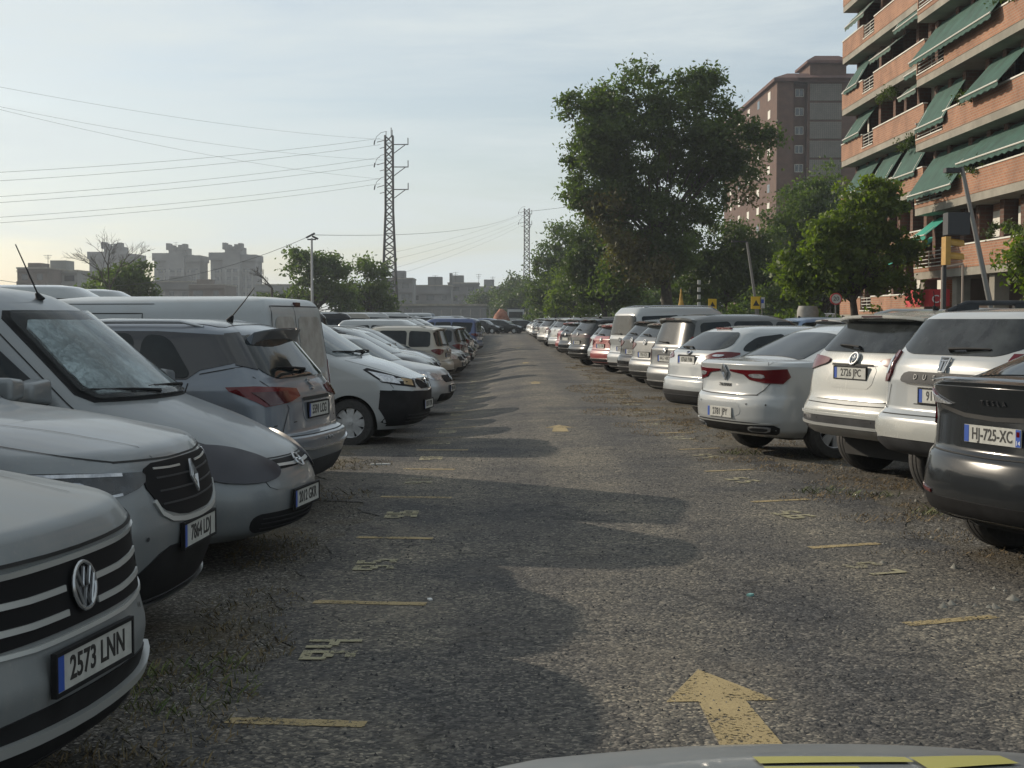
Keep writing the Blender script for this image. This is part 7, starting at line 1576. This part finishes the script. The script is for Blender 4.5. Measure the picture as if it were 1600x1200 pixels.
def ordn(n):
    T = {20: 'twent', 30: 'thirt', 40: 'fort', 50: 'fift'}
    if n < 20: return ORD[n]
    t = n // 10 * 10
    return T[t] + 'ieth' if n == t else {20: 'twenty', 30: 'thirty', 40: 'forty', 50: 'fifty'}[t] + '-' + ORD[n - t]
def row(items, how_default, xs, ang, group, phrase, start, rnd_):
    n = start
    for it in items:
        if it is None: n += 0; continue
        y, kd, colr, how, dx = it
        how = how or how_default; a = ang if how == how_default else ang + 180
        o = small(kd, rnd_.random() < .5, colr, how, (xs(y) + dx, y), a + rnd_.uniform(-1.5, 1.5))
        tag(o, '%s %s, %s vehicle of the %s from the camera' % (colr, KN[kd][0], ordn(n), phrase), 'van' if kd == 'minivan' else 'car', group); n += 1
rq = random.Random(12)
R_items = [(43.2, 'hatch', 'white', None, .5), (50.5, 'suv', 'silver', None, .35), (54.3, 'hatch', 'dark grey', None, 0), (57.8, 'hatch', 'red', None, .0), (61.0, 'suv', 'grey', None, .2), (64, 'suv', 'white', None, -.1), (67, 'hatch', 'silver', None, .1), (72, 'suv', 'black', None, .1)]
y = 76
while y < 128:
    R_items.append((y, rq.choice(('hatch', 'suv', 'suv', 'sedan', 'estate', 'hatch')), rq.choice(('white', 'white', 'silver', 'grey', 'black', 'pearl white', 'silver')), None, rq.uniform(-.25, .25))); y += 2.6 + (2.6 if rq.random() < .08 else 0)
row(R_items, 'tail', lambda y: 2.35, 20, GR, 'right row', 13, rq)
L_items = [(23.1, 'hatch', 'black', None, -.35), (28.1, 'hatch', 'silver', None, -.5), (33.2, 'suv', 'silver', None, -.5), (35.7, 'suv', 'white', None, -.5), (38.1, 'mpv', 'grey', None, -.6), (46, 'estate', 'silver', None, -.1), (48.6, 'mpv', 'grey', 'tail', -.1), (51.2, 'minivan', 'white', None, -.4), (54, 'hatch', 'dark grey', None, 0), (57, 'suv', 'black', 'tail', 0), (60, 'minivan', 'silver', None, -.6), (63, 'sedan', 'grey', None, 0), (66, 'minivan', 'white', None, -.6), (69.5, 'hatch', 'silver', None, 0), (73, 'minivan', 'dark blue', 'tail', .15), (77, 'minivan', 'dark blue', 'tail', 0)]
y = 80
while y < 136:
    L_items.append((y, rq.choice(('hatch', 'suv', 'minivan', 'sedan', 'mpv')), rq.choice(('dark grey', 'black', 'silver', 'grey', 'white', 'light blue')), None, rq.uniform(-.3, .1))); y += 2.7
row(L_items, 'nose', lambda y: -1.15 - max(0, y - 50) * .008, -9, GL, 'left row', 12, rq)
# one van hidden between the two vans of the left row
# rows behind
def back_row(xs, y0, y1, step, ang, phrase, group, kinds, p_skip, seed, zs=None):
    r = random.Random(seed); y = y0; n = 1
    while y < y1:
        if r.random() > p_skip:
            kd = r.choice(kinds); cn = r.choice(('white', 'silver', 'grey', 'black', 'white', 'dark grey', 'champagne', 'light blue', 'blue-silver')); o = small(kd, r.random() < .5, cn, 'nose', (xs, y), ang + r.uniform(-2, 2), 1.15 if (kd == 'minivan' and r.random() < .35) else 1.0)
            tag(o, '%s %s, %s vehicle of the %s' % (cn, KN[kd][0], ordn(n), phrase), 'van' if kd == 'minivan' else 'car', group); n += 1
        y += step
back_row(-11.6, 27, 132, 2.7, 190, 'second row on the left', 'cars of the second row on the left', ('hatch', 'suv', 'minivan', 'mpv', 'estate', 'minivan'), .12, 5)
back_row(12.0, 17, 120, 2.7, 16, 'second row on the right', 'cars of the second row on the right', ('hatch', 'suv', 'suv', 'estate'), .3, 6)
for i, (x, yy, kd, cn, ang, sc) in enumerate(((-6.4, 30.0, 'minivan', 'white', 2, 1.34), (-7.6, 38.0, 'minivan', 'white', 2, 1.42))):
    o = small(kd, False, cn, 'nose', (x, yy), ang, sc); tag(o, ('nearer', 'farther')[i] + ' of two tall white vans behind the left row, flat roofs showing', 'van')
# cross row closing the lane
for i, (x, yy, kd, cn, ang) in enumerate(((-3.6, 148, 'hatch', 'light blue', -35), (-1.7, 147, 'hatch', 'dark grey', -25), (.6, 148, 'estate', 'dark grey', -20), (3.0, 149.5, 'hatch', 'black', -20), (-.6, 152.5, 'suv', 'dark blue', -15), (6.5, 150, 'suv', 'black', -20), (10, 150, 'hatch', 'silver', -20))):
    o = small(kd, False, cn, 'nose', (x + 1.6, yy), ang); tag(o, '%s %s parked across the end of the lane, %s from the left' % (cn, KN[kd][0], ORD[i + 1] if i else 'first'), 'car', 'cars parked across the end of the lane')
# moving traffic side: cars along the street
back_row(17.2, 40, 110, 6.2, 90, 'street line', 'cars standing in the street', ('hatch', 'suv', 'minivan'), .25, 8)

# ---------------------------------------------------------------- the bonnet in front of the camera
o = tag(empty('camera_car', (.45, 0, 0)), 'silver grey bonnet with plain yellow patches of the car the picture is taken from', 'car bonnet')
mb = MB(); nx, ny = 28, 16; vs = []
for j in range(ny + 1):
    v_ = j / ny
    for i in range(nx + 1):
        u = -1 + 2 * i / nx; yfront = 2.05 - .32 * abs(u) ** 2.6
        yy = .55 + (yfront - .55) * v_; z = 1.083 - .035 * v_ - .09 * v_ ** 5 - .085 * abs(u) ** 2.6 + .010 * math.exp(-((abs(u) - .55) / .12) ** 2)
        vs.append((u * .80, yy, z))
k = len(vs)
for i in range(nx + 1): x, y, z = vs[ny * (nx + 1) + i]; vs.append((x, y + .04, z - .09))
for i in range(nx + 1): x, y, z = vs[ny * (nx + 1) + i]; vs.append((x, y + .02, .35))
fs = [(j * (nx + 1) + i, j * (nx + 1) + i + 1, (j + 1) * (nx + 1) + i + 1, (j + 1) * (nx + 1) + i) for j in range(ny + 2) for i in range(nx)]
mb.add(vs, fs)
for sd_ in (0, nx):
    col_ = [vs[j * (nx + 1) + sd_] for j in range(ny + 1)]; w0 = [Vector(p) for p in col_]; lo = [Vector((p[0] * 1.06, p[1], .35)) for p in col_]; md_ = [Vector((p[0] * 1.08, p[1], p[2] - .15)) for p in col_]
    mb.add(w0 + md_ + lo, [(r_ * (ny + 1) + j, r_ * (ny + 1) + j + 1, (r_ + 1) * (ny + 1) + j + 1, (r_ + 1) * (ny + 1) + j) for r_ in range(2) for j in range(ny)])
bo = mb.build('bonnet', P_SILVD, o, smooth=60)
bo.data.update(); bt = BVHTree.FromPolygons([v.co[:] for v in bo.data.vertices], [p.vertices[:] for p in bo.data.polygons])
def bonnet_patch(pts):
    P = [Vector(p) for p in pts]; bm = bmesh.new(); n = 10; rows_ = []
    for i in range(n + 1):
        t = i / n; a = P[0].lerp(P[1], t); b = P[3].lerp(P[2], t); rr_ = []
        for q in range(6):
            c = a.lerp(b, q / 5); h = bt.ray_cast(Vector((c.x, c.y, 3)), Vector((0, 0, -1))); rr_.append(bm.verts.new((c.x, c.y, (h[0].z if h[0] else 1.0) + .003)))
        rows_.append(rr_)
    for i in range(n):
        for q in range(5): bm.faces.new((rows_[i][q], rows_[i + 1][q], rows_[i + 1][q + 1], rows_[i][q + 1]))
    obj_bm('yellow_patch', bm, mat('plain_yellow', (.30, .28, .07), rough=.5), o, smooth=60)  # flat yellow four-sided patches laid on the bonnet
bonnet_patch([(-.12, 1.745, 0), (.08, 1.75, 0), (.08, 1.79, 0), (-.12, 1.80, 0)]); bonnet_patch([(-.12, 1.67, 0), (.0, 1.67, 0), (.0, 1.72, 0), (-.12, 1.725, 0)]); bonnet_patch([(.085, 1.70, 0), (.22, 1.76, 0), (.22, 1.83, 0), (.085, 1.79, 0)]); bonnet_patch([(.30, 1.66, 0), (.42, 1.66, 0), (.38, 1.80, 0), (.26, 1.82, 0)]); bonnet_patch([(.43, 1.74, 0), (.60, 1.72, 0), (.60, 1.79, 0), (.43, 1.80, 0)])
# ---------------------------------------------------------------- air
mb = MB(); mb.box(-900, 900, -60, 900, -1, 75); hz = mb.build('haze', None); mh = bpy.data.materials.new('haze'); mh.use_nodes = True; n = mh.node_tree; n.nodes.clear()
ho = n.nodes.new('ShaderNodeOutputMaterial'); pv = n.nodes.new('ShaderNodeVolumePrincipled'); pv.inputs['Color'].default_value = (.82, .9, 1.0, 1); pv.inputs['Density'].default_value = .00035; pv.inputs['Anisotropy'].default_value = .4; n.links.new(pv.outputs[0], ho.inputs['Volume'])
hz.data.materials.append(mh); tag(hz, kind='stuff'); hz.display_type = 'WIRE'
